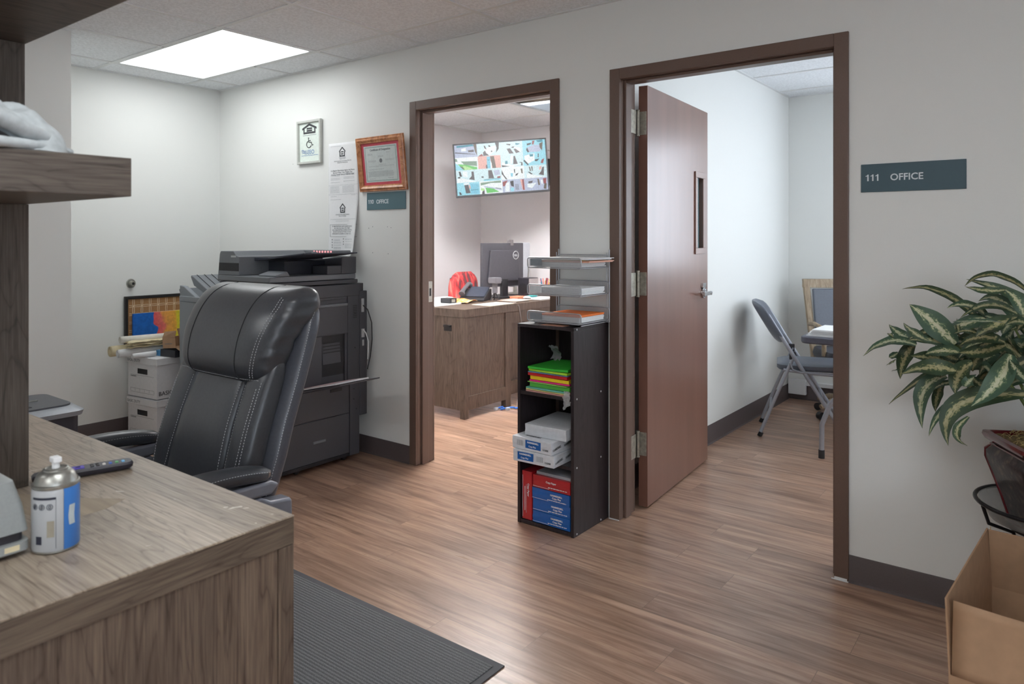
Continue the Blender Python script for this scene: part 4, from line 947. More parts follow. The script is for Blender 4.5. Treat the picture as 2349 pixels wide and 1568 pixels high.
# bypass tray standing open
tr = MB(); tr.prism([(X1+0.001,0.462),(X1+0.30,0.527),(X1+0.304,0.531),(X1+0.30,0.534),(X1+0.001,0.468)], 'y', 2.44, 2.72)
obj('bypass_tray', tr, copier_m, cp, bevel=0.002)
# scanner lid and document feeder
b = MB(); b.box(X0-0.0, X1-0.004, Yf-0.01, 2.825, 1.040, 1.062); obj('scanner_rim', b, copier_m, cp, bevel=0.004)
b = MB(); b.box(X0-0.01, X1-0.010, Yf-0.02, 2.815, 1.064, 1.096); obj('platen_cover', b, copier_hi_m, cp, bevel=0.006)
b = MB(); b.prism([(X0-0.012,1.0965),(X0+0.005,1.212),(X0+0.016,1.230),(-3.655,1.230),(-3.625,1.204),(-3.598,1.200),(-3.598,1.0965)], 'y', Yf-0.015, 2.80)
obj('feeder', b, copier_hi_m, cp, bevel=0.003)
obj('feeder_recess', MB().box(X0+0.004, -3.602, Yf-0.0175, Yf-0.0145, 1.120, 1.165), copier_dk_m, cp, bevel=0.001)
obj('feeder_badge', MB().box(-3.675, -3.63, Yf-0.0175, Yf-0.0155, 1.196, 1.206), plain('badge_grey', rgb(190,194,196), 0.4), cp)
b = MB(); b.prism([(-3.60,1.0965),(-3.60,1.150),(-3.55,1.175),(-3.30,1.195),(-3.302,1.0965)], 'y', 2.70, 2.81); b.box(-3.44, -3.302, 2.60, 2.6995, 1.0965, 1.145); obj('output_bed', b, copier_m, cp, bevel=0.004)
obj('output_cavity', MB().box(-3.597, -3.45, 2.42, 2.6985, 1.0965, 1.172), plain('cavity_navy', rgb(44,48,58), 0.6), cp)
b = MB(); b.prism([(2.27,1.0965),(2.27,1.104),(2.34,1.124),(2.36,1.0965)], 'x', -3.47, -3.31); obj('front_lip', b, copier_hi_m, cp, bevel=0.003)
b = MB(); b.prism([(-3.62,1.194),(-3.46,1.198),(-3.15,1.224),(-3.15,1.217),(-3.46,1.186),(-3.60,1.176)], 'y', 2.33, 2.69); obj('document_tray', b, plain('tray_navy_charcoal', rgb(58,62,74), 0.5), cp, bevel=0.002)
b = MB(); b.prism([(-3.59,1.190),(-3.43,1.203),(-3.43,1.190),(-3.59,1.186)], 'y', 2.345, 2.362); b.prism([(-3.60,1.192),(-3.48,1.225),(-3.45,1.224),(-3.42,1.196)], 'y', 2.60, 2.64); obj('paper_guide', b, copier_hi_m, cp, bevel=0.002)
b = MB(); b.prism([(-3.66,1.231),(-3.34,1.231),(-3.33,1.212),(-3.66,1.206)], 'y', 2.70, 2.80); obj('control_panel', b, copier_hi_m, cp, bevel=0.004)
glow = N('red_button_light'); glow.b.inputs['Base Color'].default_value = rgb(255,180,180); glow.b.inputs['Emission Color'].default_value = (1,0.35,0.38,1); glow.b.inputs['Emission Strength'].default_value = 0.8
for i in range(7): obj('button', MB().cyl((-3.55+0.026*i,2.6995,1.222),(-3.55+0.026*i,2.697,1.222),0.0065,seg=14), glow.m, cp)
b = MB()
for i in range(3): b.cyl((-3.70+0.02*i,2.36,1.2302),(-3.70+0.02*i,2.36,1.2315),0.007,seg=12)
obj('indicator', b, plain('badge_grey2', rgb(170,174,178), 0.4), cp)
b = MB()
for i in range(3):
    for j in range(2): b.box(-3.5795+0.0+0.0, -3.5785, 2.36+0.08*i, 2.385+0.08*i, 1.108+0.022*j, 1.118+0.022*j)
obj('roller', b, copier_hi_m, cp)
# finisher on its left with the two sloping output trays
fx0, fx1, fy0, fy1 = -4.50, X0-0.03, 2.375, 2.82
b = MB(); b.box(fx0, fx1, fy0, fy1, 0.03, 0.885); b.prism([(fx0,0.886),(fx0,1.000),(fx0+0.05,0.996),(fx0+0.30,0.886)], 'y', fy0, fy0+0.03); b.box(fx0,fx0+0.014,fy0+.031,fy1,0.886,0.90)
obj('finisher', b, fin_m, cp, bevel=0.004)
b = MB(); b.box(fx0+.02, fx1-.02, fy0-0.012, fy0-0.001, 0.06, 0.90); b.box(fx0+.02, fx1-.02, fy0-0.014, fy0-0.001, 0.901, 0.935); obj('finisher_door', b, fin_m, cp, bevel=0.003)
b = MB(); b.prism([(fx0+0.05,1.055),(fx0+0.06,1.066),(fx0+0.36,0.93),(fx0+0.36,0.905),(fx0+0.09,0.999)], 'y', 2.42, 2.66); obj('output_tray', b, copier_hi_m, cp, bevel=0.004)
b = MB()
for i in range(4): b.prism([(fx0+0.062,1.0662),(fx0+0.062,1.0690),(fx0+0.36,0.9335),(fx0+0.36,0.9305)], 'y', 2.455+0.05*i, 2.4575+0.05*i)
obj('tray_rib', b, copier_dk_m, cp)
b = MB(); b.prism([(fx0+0.12,1.05),(fx0+0.13,1.06),(fx0+0.40,0.945),(fx0+0.40,0.93)], 'y', 2.67, 2.80); obj('output_tray', b, copier_m, cp, bevel=0.003)
b = MB(); b.prism([(fx0-0.085,0.975),(fx0-0.095,0.965),(fx0-0.002,0.80),(fx0-0.002,0.86)], 'y', 2.42, 2.74); obj('side_tray', b, copier_hi_m, cp, bevel=0.003)
for x in (-4.44, -3.88, -3.74, -3.36):
    for y in (2.43, 2.76): obj('caster', MB().cyl((x-.012,y,0.0155),(x+.012,y,0.0155),0.015,seg=14), black_m, cp)
# papers lying on the bypass tray
def tilted(u, v, w): return Vector((X1+0.01+u, v, 0.4770+u*0.2267+w))
b = MB(); b.grid(lambda u, v: tilted(0.27*u, 2.432+0.225*v, -0.001+0.004*(u*(1-u))), 6, 2); tag(obj('paper_sheet', b, white_m, solid=0.008), 'loose white sheets lying on the copier bypass tray', 'paper')
b = MB(); b.grid(lambda u, v: tilted(0.24*u, 2.424+0.20*v, 0.0050+0.004*(u*(1-u))), 6, 2); tag(obj('paper_sheet', b, plain('pink_paper', rgb(226,196,204), 0.7), solid=0.0010), 'pinkish sheet on top of the white sheets on the copier tray', 'paper')

# ================================================================ STORAGE BOXES
def storage_box(z, label, up):
    t = thing('storage_box', label, 'box', (-4.7, 2.45, z), 0, 'white file boxes stacked beside the copier')
    M = Matrix.Translation((-4.595, 2.275, z)) @ Matrix.Rotation(radians(6), 4, 'Z')    # local origin = right front lower corner
    w, l, h = 0.318, 0.385, 0.258
    b = MB(); T = 0.003
    b.box(-w, 0, 0, T, 0.0015, 0.150); b.box(-w, -w*0.68, 0, T, 0.150, 0.185); b.box(-w*0.32, 0, 0, T, 0.150, 0.185); b.box(-w, 0, 0, T, 0.185, h)   # end with hand hole
    b.box(-w, 0, l-T, l, 0.0015, h); b.box(-w, -w+T, T, l-T, 0.0015, h); b.box(-T, 0, T, l-T, 0.0015, h); b.box(-w+T, -T, T, l-T, 0.0015, 0.005)
    obj('body', b.xform(M), offwhite_m, t)
    obj('hand_hole', MB().box(-w*0.68, -w*0.32, T+0.0005, T+0.0015, 0.150, 0.185).xform(M), copier_dk_m, t)
    b = MB(); e = 0.007
    b.box(-w-e, e, -e, l+e, h+0.001, h+0.004)
    for q in ((-w-e,e,-e,-e+T),(-w-e,e,l+e-T,l+e),(-w-e,-w-e+T,-e+T,l+e-T),(e-T,e,-e+T,l+e-T)): b.box(q[0],q[1],q[2],q[3],h-0.040,h+0.0005)
    obj('lid', b.xform(M), offwhite_m, t, bevel=0.001)
    b = MB()
    for x0, x1, z_ in ((-0.29,-0.03,0.140),(-0.29,-0.03,0.052),(-0.29,-0.03,0.028)): b.box(x0, x1, -0.0006, -0.0001, z_, z_+0.0014)
    for i in range(6): b.box(-0.29+0.052*i, -0.2888+0.052*i, -0.0006, -0.0001, 0.034, 0.052)
    obj('printed_form', b.xform(M), mgy, t)
    Mf = M @ Matrix.Rotation(pi/2, 4, 'X')
    text('CONTENTS', 0.012, Mf @ Matrix.Translation((-0.29, 0.128, 0.0003)), mgy, t, bold=0.0002)
    Mr = M @ Matrix.Rotation(pi/2, 4, 'Z') @ Matrix.Rotation(pi/2, 4, 'X')
    text('BASIC DUTY', 0.038, Mr @ Matrix.Translation((0.012, 0.022, 0.0003)), dgy, t, bold=0.0002)
    text('BASIC DUTY', 0.026, Mf @ Matrix.Translation((-0.315, h-0.030, 0.0072)), mgy, t, bold=0.0001)
    return t
storage_box(0.0, 'lower of the two white file boxes beside the copier', 0); storage_box(0.268, 'upper white file box, carrying the paper rolls', 1)
TZ = 0.268+0.262+0.001
# patterned cork board
t = thing('cork_board', 'black framed cork board with a pale ring pattern leaning on the left wall', 'board', (-4.98, 2.56, TZ))
bx, by0, by1, bz0, bz1 = -4.983, 2.250, 2.80, TZ+0.001, 0.912
b = MB(); w = 0.020
for q in ((by0,by1,bz0,bz0+w),(by0,by1,bz1-w,bz1),(by0,by0+w,bz0+w,bz1-w),(by1-w,by1,bz0+w,bz1-w)): b.box(bx-0.010, bx+0.012, *q)
obj('frame', b, plain('black_frame', rgb(40,38,38), 0.4), t, bevel=0.0015)
obj('cork', MB().box(bx-0.006, bx+0.002, by0+w+.0005, by1-w-.0005, bz0+w+.0005, bz1-w-.0005), plain('cork', rgb(166,124,82), 0.85, noise=0.12, nscale=260, bump=0.2), t)
b = MB(); p = 0.056; iy0, iy1, iz0, iz1 = by0+w, by1-w, bz0+w, bz1-w
def clipped_ring(cy_, cz_, ra):
    P = []
    for i in range(25):
        a = 2*pi*i/24; c, s = cos(a), sin(a); y = cy_+math.copysign(abs(c)**0.55,c)*ra; z = cz_+math.copysign(abs(s)**0.55,s)*ra
        inside = iy0+.002 < y < iy1-.002 and iz0+.002 < z < iz1-.002
        if inside: P.append((bx+0.0026, y, z))
        if (not inside or i == 24) and len(P) > 1: b.tube(P, 0.0023, 4)
        if not inside: P = []
nyc = int((iy1-iy0)/p)+2; nzc = int((iz1-iz0)/p)+2
for i in range(nyc):
    for j in range(nzc): clipped_ring(iy0+0.01+p*i, iz1-0.02-p*j, 0.034)
obj('ring_pattern', b, plain('ring_print', rgb(226,204,172), 0.8), t)
# painted canvas
def paint_mat():
    k = N('abstract_paint'); k.b.inputs['Roughness'].default_value = 0.6
    tc = k.n('ShaderNodeTexCoord'); sx = k.n('ShaderNodeSeparateXYZ'); k.l(tc, 'Object', sx, 0)
    n1 = k.n('ShaderNodeTexNoise', Scale=9.0, Detail=1.5); k.l(tc, 'Object', n1, 'Vector')
    w = k.n('ShaderNodeMath', operation='MULTIPLY_ADD'); w.inputs[1].default_value = 0.15; k.l(n1, 'Fac', w, 0); k.l(sx, 1, w, 2)
    mr = k.n('ShaderNodeMapRange'); mr.inputs[1].default_value = -0.13; mr.inputs[2].default_value = 0.22; k.l(w, 0, mr, 0)
    r = k.ramp(mr, 0, [(0.0, rgb(20,98,186)), (0.37, rgb(24,104,190)), (0.385, rgb(226,92,96)), (0.56, rgb(232,120,110)), (0.60, rgb(236,164,80)), (0.78, rgb(240,178,70)), (0.84, rgb(232,214,60))])
    n2 = k.n('ShaderNodeTexNoise', Scale=60.0, Detail=4.0); k.l(tc, 'Object', n2, 'Vector'); r2 = k.ramp(n2, 'Fac', [(0.35,(0.88,)*3+(1,)),(0.65,(1.1,)*3+(1,))])
    m = k.mix(r, 'Color', r2, 'Color', 1.0, 'MULTIPLY'); k.t.links.new(m.outputs[2], k.b.inputs['Base Color']); return k.m
tag(obj('canvas_painting', MB().box(-4.962, -4.945, 2.290, 2.70, TZ+0.001, 0.795), paint_mat(), bevel=0.001), 'small canvas painted in blue, coral, orange and yellow bands', 'painting')
# paper rolls
def roll(nm, label, c, r, y0, y1, m, ax=0.0, turns=3.2):
    b = MB()
    P = []; n = 60
    for i in range(n+1):
        a = turns*2*pi*i/n; rr_ = r*(0.45+0.55*i/n); P.append((rr_*cos(a), rr_*sin(a)))
    rings = [[Vector((c[0]+x+ax*(y-y0), y, c[1]+z)) for x, z in P] for y in (y0, (y0+y1)/2, y1)]
    b.loft(rings, closed=False, caps=False); return tag(obj('paper_roll', b, m, solid=0.0011, smooth=60), label, 'paper roll', 'paper rolls on the upper file box')
roll('a', 'thick cream paper roll with a frayed end on the upper file box', (-4.885, TZ+0.040), 0.037, 2.115, 2.56, cream_m, 0.02)
roll('b', 'white paper roll beneath the cardboard carton edge, second from the wall', (-4.81, TZ+0.031), 0.028, 2.13, 2.52, white_m)
roll('c', 'slim white paper roll lying at the front corner of the upper file box', (-4.70, TZ+0.020), 0.0175, 2.17, 2.325, white_m, -0.10)
roll('d', 'white rolled sheet lying across the top of the cream roll', (-4.845, TZ+0.112), 0.024, 2.16, 2.44, plain('white_paper_warm', rgb(232,228,218), 0.7), 0.18)
# crumpled bundle of old plans
b = MB(); r_ = random.Random(11)
for s_ in range(9):
    ph = r_.uniform(0, 6); z0_ = TZ+0.066+0.0045*s_; xw = 0.06+0.01*r_.random()
    b.grid(lambda u, v: Vector((-4.775-0.0*v+xw*(u-.5)+0.004*sin(9*v+ph), 2.18+0.26*v+0.012*sin(7*u+ph), z0_+0.0035*sin(12*u+ph)+0.003*sin(17*v+ph*2))), 10, 14)
tag(obj('plan_bundle', b, cream_m, solid=0.0006, smooth=60), 'crumpled bundle of yellowed paper sheets among the rolls', 'papers')
# black packet and open carton on the box
t = thing('packaging_box', 'flat black and blue packaging box under the open brown carton', 'box', (-4.61, 2.42, TZ))
Mb = Matrix.Translation((-4.690, 2.345, TZ+0.001)) @ Matrix.Rotation(radians(8), 4, 'Z')
obj('carton', MB().box(0, 0.150, 0.0, 0.17, 0, 0.046).xform(Mb), plain('black_card', rgb(40,42,50), 0.5), t, bevel=0.001)
obj('blue_end', MB().box(-0.042, -0.001, 0.0, 0.17, 0.0, 0.036).xform(Mb), plain('blue_card', rgb(84,150,200), 0.5), t, bevel=0.001)
kraft = plain('kraft_card', rgb(172,138,108), 0.8, noise=0.06, nscale=30, bump=0.05)
t = thing('open_carton', 'small open brown carton with raised flaps on the black packaging box', 'box', (-4.60, 2.42, TZ+0.05))
Mc = Matrix.Translation((-4.665, 2.35, TZ+0.048)) @ Matrix.Rotation(radians(14), 4, 'Z') @ Matrix.Rotation(radians(-5), 4, 'Y')
b = MB(); T = 0.002
b.box(0,0.115,0,T,0.004,0.072); b.box(0,0.115,0.13-T,0.13,0.004,0.072); b.box(0,T,T,0.13-T,0.004,0.072); b.box(T,0.115,T,0.13-T,0.004,0.006)
obj('walls', b.xform(Mc), kraft, t)
b = MB(); b._add([(0,0,0.073),(0.115,0,0.073),(0.13,0.0,0.115),(0.015,0.01,0.112)], [(0,1,2,3)]); obj('flap', b.xform(Mc), kraft, t, solid=0.002)
b = MB(); b._add([(0.116,0.0,0.004),(0.116,0.13,0.004),(0.145,0.13,-0.014),(0.145,0,-0.014)], [(0,1,2,3)]); obj('flap', b.xform(Mc), kraft, t, solid=0.002)
b = MB(); b._add([(0.0,0.13,0.073),(0.115,0.13,0.073),(0.12,0.12,0.13),(0.0,0.12,0.12)], [(0,1,2,3)]); obj('flap', b.xform(Mc), kraft, t, solid=0.002)
obj('print', MB().box(0.02,0.085,-0.0006,-0.0001,0.03,0.034).xform(Mc), mgy, t)

# ================================================================ CUBE SHELF WITH PAPER
qx0, qx1, qy0, qy1, qz = -1.985, -1.680, 2.640, 2.942, 0.912
T = 0.015
t = thing('cube_shelf', 'dark espresso three-cube shelf standing between the two doorways', 'shelf', ((qx0+qx1)/2, (qy0+qy1)/2, 0))
obj('side_panel', MB().box(qx0, qx0+T, qy0, qy1, 0.001, qz-T-.0005), cubby_m, t, bevel=0.0008); obj('side_panel', MB().box(qx1-T, qx1, qy0, qy1, 0.001, qz-T-.0005), cubby_m, t, bevel=0.0008)
obj('top_panel', MB().box(qx0, qx1, qy0, qy1, qz-T, qz), cubby_m, t, bevel=0.0008)
for z in (0.004, 0.290, 0.590): obj('shelf', MB().box(qx0+T+.0005, qx1-T-.0005, qy0+.002, qy1-.004, z, z+T), cubby_m, t, bevel=0.0008)
b = MB(); b.box(qx0+T+.0005, qx1-T-.0005, qy1-.0035, qy1-.0005, 0.004, qz-T-.001); obj('back_panel', b, cubby_m, t)
capm = plain('screw_cap', rgb(200,200,204), 0.5)
for y, z in ((2.665,0.903),(2.665,0.600),(2.665,0.300),(2.665,0.012),(2.87,0.600),(2.87,0.300),(2.87,0.012)):
    obj('screw_cap', MB().cyl((qx1,y,z),(qx1+0.0012,y,z),0.0042,seg=14), capm, t)
# wrapped reams of copy paper
def ream(x0, y0, z0, w, d, h, m, label, grp, rot=0.0, lab=None, seed=1):
    """local origin = front left lower corner; wrapper folded into triangles at the ends"""
    t = thing('paper_ream', label, 'paper ream', (x0+w/2, y0+d/2, z0), 0, grp)
    M = Matrix.Translation((x0+w/2, y0+d/2, z0+0.0006)) @ Matrix.Rotation(rot, 4, 'Z') @ Matrix.Translation((-w/2, -d/2, 0))
    rs = random.Random(seed); b = MB(); n = 8
    def side_pt(u, v, k_):
        return Vector((0,0,0))
    b.box(0, w, 0, d, 0, h)
    bmesh.ops.subdivide_edges(b.b, edges=b.b.edges, cuts=3, use_grid_fill=True)
    for v in b.b.verts:
        if 0.0005 < v.co.z < h-0.0005 or (0.002 < v.co.x < w-.002 and 0.002 < v.co.y < d-.002): v.co += Vector((rs.uniform(-.0012,.0012), rs.uniform(-.0012,.0012), rs.uniform(-.0004,.0004) if v.co.z > h/2 else 0))
    obj('wrapper', b.xform(M), m, t, bevel=0.0015)
    b = MB()    # folded end flaps, raised paper triangles on the +X end and front
    b.prism([(0.004,0.004),(0.004,h-0.006),(h*0.55,h*0.5)], 'x', w+0.0011, w+0.0017); obj('end_fold', b.xform(M), m, t); b = MB(); b.prism([(d-0.004,0.004),(d-0.004,h-0.006),(d-h*0.55,h*0.5)], 'x', w+0.0011, w+0.0017)
    obj('end_fold', b.xform(M), m, t)
    if lab: lab(t, M, w, d, h)
    return t, M
def white_lab(flip):
    def f(t, M, w, d, h):
        x0 = 0.075 if not flip else 0.025
        obj('blue_label', MB().box(x0, x0+0.085, -0.0018, -0.0013, h*0.20, h*0.86).xform(M), blue_lab, t)
        Mf = M @ Matrix.Rotation(pi/2, 4, 'X')
        text('HAMMERMILL', 0.0105, Mf@Matrix.Translation((x0+0.010, h*0.62, 0.0021)), white_m, t, bold=0.0003)
        text('Copy Plus', 0.010, Mf@Matrix.Translation((x0+0.018, h*0.32, 0.0021)), white_m, t, bold=0.0002)
        text('HAMM', 0.013, Mf@Matrix.Translation((0.170, h*0.25, 0.0015)), mgy, t, bold=0.0001, xs=0.8)
        Mr = M @ Matrix.Translation((w,0,0)) @ Matrix.Rotation(pi/2, 4, 'Z') @ Matrix.Rotation(pi/2, 4, 'X')
        for i in range(3): text('HAMMERMILL', 0.015, Mr@Matrix.Translation((0.01+0.085*i, h*(0.25+0.12*(i%2)), 0.0019))@Matrix.Rotation(radians(9),4,'Z'), mgy, t, bold=0.0001, xs=0.7)
        Mt = M @ Matrix.Translation((0,0,h+0.0004))
        for i in range(3): text('HAMMERMILL', 0.020, Mt@Matrix.Translation((0.05+0.03*i, 0.03+0.08*i, 0.0004)), mgy, t, bold=0.0001, xs=0.7)
        b = MB(); 
        for i in range(6): b.box(0.028+0.006*i+(0.10 if flip else 0), 0.030+0.006*i+(0.10 if flip else 0), -0.0018, -0.0013, h*.3, h*.75)
        obj('bar_print', b.xform(M), gry, t)
    return f
blue_lab = plain('ream_blue', rgb(20,98,178), 0.3, coat=0.3); red_lab = plain('ream_red', rgb(188,34,44), 0.3, coat=0.3)
silverwrap = plain('pale_wrapper', rgb(226,229,234), 0.35, coat=0.2)
G = 'wrapped reams of copy paper'
ream(-1.962, 2.575, 0.3055, 0.216, 0.280, 0.052, silverwrap, 'white ream with a blue label, lower one jutting out of the middle cube', G, radians(1.5), white_lab(True), 3)
ream(-1.966, 2.580, 0.3590, 0.216, 0.280, 0.054, silverwrap, 'white ream with a blue label, directly under the plain grey-white ream', G, radians(-2.0), white_lab(False), 4)
ream(-1.934, 2.625, 0.4145, 0.216, 0.280, 0.050, plain('plain_wrapper', rgb(214,216,220), 0.4), 'plain unlabelled grey-white ream on top of the middle cube', G, radians(2.0), None, 5)
def col_lab(top='HAMMERMILL', t2='Copy Plus'):
    def f(t, M, w, d, h):
        Mf = M @ Matrix.Rotation(pi/2, 4, 'X')
        if top: text(top, 0.0105, Mf@Matrix.Translation((w*0.5, h*0.62, 0.0019)), white_m, t, bold=0.0003)
        text(t2, 0.0115, Mf@Matrix.Translation((w*0.55 if top else w*.36, h*0.38 if top else h*.55, 0.0019)), white_m, t, bold=0.0003)
        b = MB(); lines(b, w*0.42, w*0.92, (h*0.22,), 0.0035, -0.0018); b.box(0.0, w*0.45, -0.0016, -0.0012, h*0.10, h*0.13); obj('print', b.xform(M), white_m, t)
    return f
sx = -1.905
ream(sx, 2.648, 0.0195, 0.200, 0.262, 0.052, blue_lab, 'blue ream lying at the very bottom of the lowest cube', G, 0, col_lab(), 6)
ream(sx, 2.650, 0.0725, 0.200, 0.262, 0.052, blue_lab, 'blue ream with a torn front, second from the bottom of the cube', G, 0.004, col_lab(), 7)
ream(sx-.001, 2.646, 0.1255, 0.200, 0.262, 0.050, blue_lab, 'blue ream directly beneath the flat red ream', G, -0.004, col_lab(), 8)
ream(sx, 2.650, 0.1765, 0.200, 0.262, 0.056, red_lab, 'red ream lying flat on the three blue reams', G, 0, col_lab(None, 'Copy Paper'), 9)
# ream standing on edge
t = thing('paper_ream', 'red ream standing on edge at the left of the lowest cube', 'paper ream', (-1.938, 2.78, 0.0195), 0, G)
b = MB(); b.box(-1.966, -1.912, 2.650, 2.915, 0.020, 0.240); bmesh.ops.subdivide_edges(b.b, edges=b.b.edges, cuts=2, use_grid_fill=True); obj('wrapper', b, red_lab, t, bevel=0.002)
text('Copy Paper', 0.0125, Matrix.Translation((-1.9345, 2.6495, 0.185)) @ Matrix.Rotation(pi/2,4,'X') @ Matrix.Rotation(-pi/2,4,'Z'), white_m, t, bold=0.0003)
b = MB(); b.box(-1.962,-1.9605,2.6488,2.6494,0.03,0.22); b.box(-1.9425,-1.9415,2.6488,2.6494,0.05,0.18); b.box(-1.951,-1.948,2.6488,2.6494,0.06,0.17); obj('print', b, white_m, t)
tag(obj('paper_stack', MB().box(-1.895, -1.712, 2.665, 2.90, 0.2340, 0.246), plain('grey_paper', rgb(176,178,182), 0.6)), 'thin grey stack of sheets on the flat red ream', 'paper')
# coloured paper on the upper shelf
layers = [ # colour, thickness, x offset, y offset, twist, label
 ((206,150,140), .006, -.004, -.008, .00, 'pale pink pad at the bottom of the coloured paper pile'),
 ((226,214,140), .005, -.004, -.008, .00, 'pale yellow pad just above the pink one in the coloured pile'),
 ((110,190,170), .006, -.004, -.008, .00, 'aqua pad near the bottom of the coloured pile'),
 ((90,180,70), .018, .014, .004, .02, 'green pack under the magenta sheets in the coloured pile'),
 ((160,224,110), .003, .006, -.004, -.02, 'light green sheets below the magenta paper'),
 ((236,50,140), .007, .012, .002, .03, 'hot magenta paper in the middle of the coloured pile'),
 ((246,212,40), .016, .020, .004, -.02, 'bright yellow pack in the coloured pile'),
 ((200,34,38), .013, .004, .000, .00, 'red pack with a blue top edge in the coloured pile'),
 ((110,150,190), .003, .004, -.002, .02, 'dusty blue sheets above the red pack'),
 ((176,226,60), .010, .008, .004, -.03, 'lime sheets under the top green paper'),
 ((60,190,60), .010, .000, .000, .04, 'vivid green paper curling on top of the coloured pile')]
z = 0.6055
for i, (c_, th, dx, dy, tw, lab) in enumerate(layers):
    b = MB(); x0, x1, y0, y1 = -0.108, 0.104, -0.128, 0.128
    top = i == len(layers)-1
    nx, ny = 10, 10; ph = i*1.7
    def zt(u, v): return 0.0012*sin(5*u+ph)*sin(4*v+ph) + (0.022*max(0,u-.35)**1.3*(0.3+v) if top else 0)
    V = [[[b.b.verts.new((x0+(x1-x0)*a/nx, y0+(y1-y0)*c/ny, (zt(a/nx,c/ny) if k_ and 1 else 0 if not top else zt(a/nx,c/ny)*.6)+k_*th*0.94)) for c in range(ny+1)] for a in range(nx+1)] for k_ in (0,1)]
    F = b.b.faces.new
    for a in range(nx):
        for c in range(ny):
            F((V[1][a][c],V[1][a+1][c],V[1][a+1][c+1],V[1][a][c+1])); F((V[0][a][c],V[0][a][c+1],V[0][a+1][c+1],V[0][a+1][c]))
    for a in range(nx): F((V[0][a][0],V[0][a+1][0],V[1][a+1][0],V[1][a][0])); F((V[0][a][ny],V[1][a][ny],V[1][a+1][ny],V[0][a+1][ny]))
    for c in range(ny): F((V[0][0][c],V[1][0][c],V[1][0][c+1],V[0][0][c+1])); F((V[0][nx][c],V[0][nx][c+1],V[1][nx][c+1],V[1][nx][c]))
    b.xform(Matrix.Translation((-1.833+dx*.7, 2.785+dy, z)) @ Matrix.Rotation(tw, 4, 'Z'))
    nm = 'col_%d_%d_%d' % c_
    tag(obj('paper_pack', b, plain(nm, rgb(*c_), 0.55, noise=0.03), smooth=40), lab, 'coloured paper', 'coloured paper on the upper shelf of the cube shelf')
    z += th+0.0016
film = N('clear_film'); film.b.inputs['Base Color'].default_value = (0.9,0.93,0.93,1); film.b.inputs['Roughness'].default_value = 0.08; film.b.inputs['Alpha'].default_value = 0.35
b = MB(); rs = random.Random(5); b.grid(lambda u, v: Vector((-1.735+0.035*u+rs.uniform(-.004,.004), 2.640-0.004*sin(6*v)+rs.uniform(-.003,.003), 0.633-0.085*v*(1-.3*u))), 7, 9); tag(obj('plastic_wrap', b, film.m, smooth=30), 'torn clear plastic wrap hanging from the coloured paper', 'plastic wrap')
b = MB(); b.grid(lambda u, v: Vector((-1.95+0.05*u+rs.uniform(-.006,.006), 2.86+0.02*sin(5*v), 0.72+0.07*v+rs.uniform(-.006,.006))), 7, 7); tag(obj('plastic_wrap', b, film.m, smooth=30), 'crumpled clear wrap standing behind the coloured paper', 'plastic wrap')

# ================================================================ WIRE TRAY ORGANISER
ox0, ox1, oy0, oy1 = -1.943, -1.655, 2.660, 2.905
mesh_k = N('perforated_steel'); mesh_k.b.inputs['Metallic'].default_value = 0.6; mesh_k.b.inputs['Roughness'].default_value = 0.4
mesh_k.b.inputs['Base Color'].default_value = rgb(190,193,198)
tc = mesh_k.coord((1,1,1)); ck = mesh_k.n('ShaderNodeTexVoronoi', Scale=330.0, Randomness=0.0); mesh_k.l(tc, 0, ck, 'Vector')
rr2 = mesh_k.ramp(ck, 'Distance', [(0.38, (0.10,)*3+(1,)), (0.55, (0.85,)*3+(1,))]); mesh_k.l(rr2, 'Color', mesh_k.b, 'Alpha')
wire = plain('silver_wire', rgb(176,179,184), 0.35, 0.5)
t = thing('tray_organizer', 'three-tier silver wire letter tray organiser on top of the cube shelf', 'desk organiser', ((ox0+ox1)/2, (oy0+oy1)/2, qz))
TZs = (0.925, 1.046, 1.168)
def arc_rect(x0, x1, z0, z1, y, r, side_open=None):
    P = []
    for cx_, cz_, a0 in ((x1-r,z0+r,-pi/2),(x1-r,z1-r,0),(x0+r,z1-r,pi/2),(x0+r,z0+r,pi)):
        for i in range(5): a = a0+pi/2*i/4; P.append((cx_+r*cos(a), y, cz_+r*sin(a)))
    return P
for i, z in enumerate(TZs):
    tr = thing('x', '', '') if False else None
    b = MB(); b.tube(arc_rect(ox0, ox1, z, z+0.046, oy0, 0.013), 0.0026, 8, closed=True); rim = obj('tray', b, wire, t, smooth=60)
    b = MB(); b.tube(arc_rect(ox0, ox1, z, z+0.056, oy1, 0.016), 0.0026, 8, closed=True); b.tube([(ox0+.012,oy0,z),(ox0+.012,oy1,z)],0.0022,8); b.tube([(ox1-.012,oy0,z),(ox1-.012,oy1,z)],0.0022,8); obj('back_rim', b, wire, rim, smooth=60)
    b = MB(); b.grid(lambda u, v: Vector((ox0+0.004+(ox1-ox0-0.008)*u, oy0+0.003+0.242*v, z+0.0035)), 1, 1); b.grid(lambda u, v: Vector((ox0+0.005+(ox1-ox0-0.01)*u, oy0+0.0035, z+0.003+0.040*v)), 1, 1); b.grid(lambda u, v: Vector((ox0+0.005+(ox1-ox0-0.01)*u, oy1-0.0035, z+0.003+0.050*v)), 1, 1)
    obj('mesh_sheet', b, mesh_k.m, rim)
    obj('label_plate', MB().box(ox0+0.018, ox0+0.082, oy0-0.0042, oy0-0.0030, z+0.010, z+0.040), [plain('label_grey', rgb(126,132,138), 0.5), plain('label_white', rgb(206,210,212), 0.5)][i == 1], rim)
b = MB()
for x in (ox0+0.004, ox1-0.004):
    b.tube([(x,oy1+0.006,0.9155),(x,oy1+0.006,1.250)],0.0034,8); b.tube([(x-0.010,oy1+0.002,0.930),(x-0.012,oy1+0.005,1.10),(x-0.010,oy1+0.002,1.235)],0.0022,6)
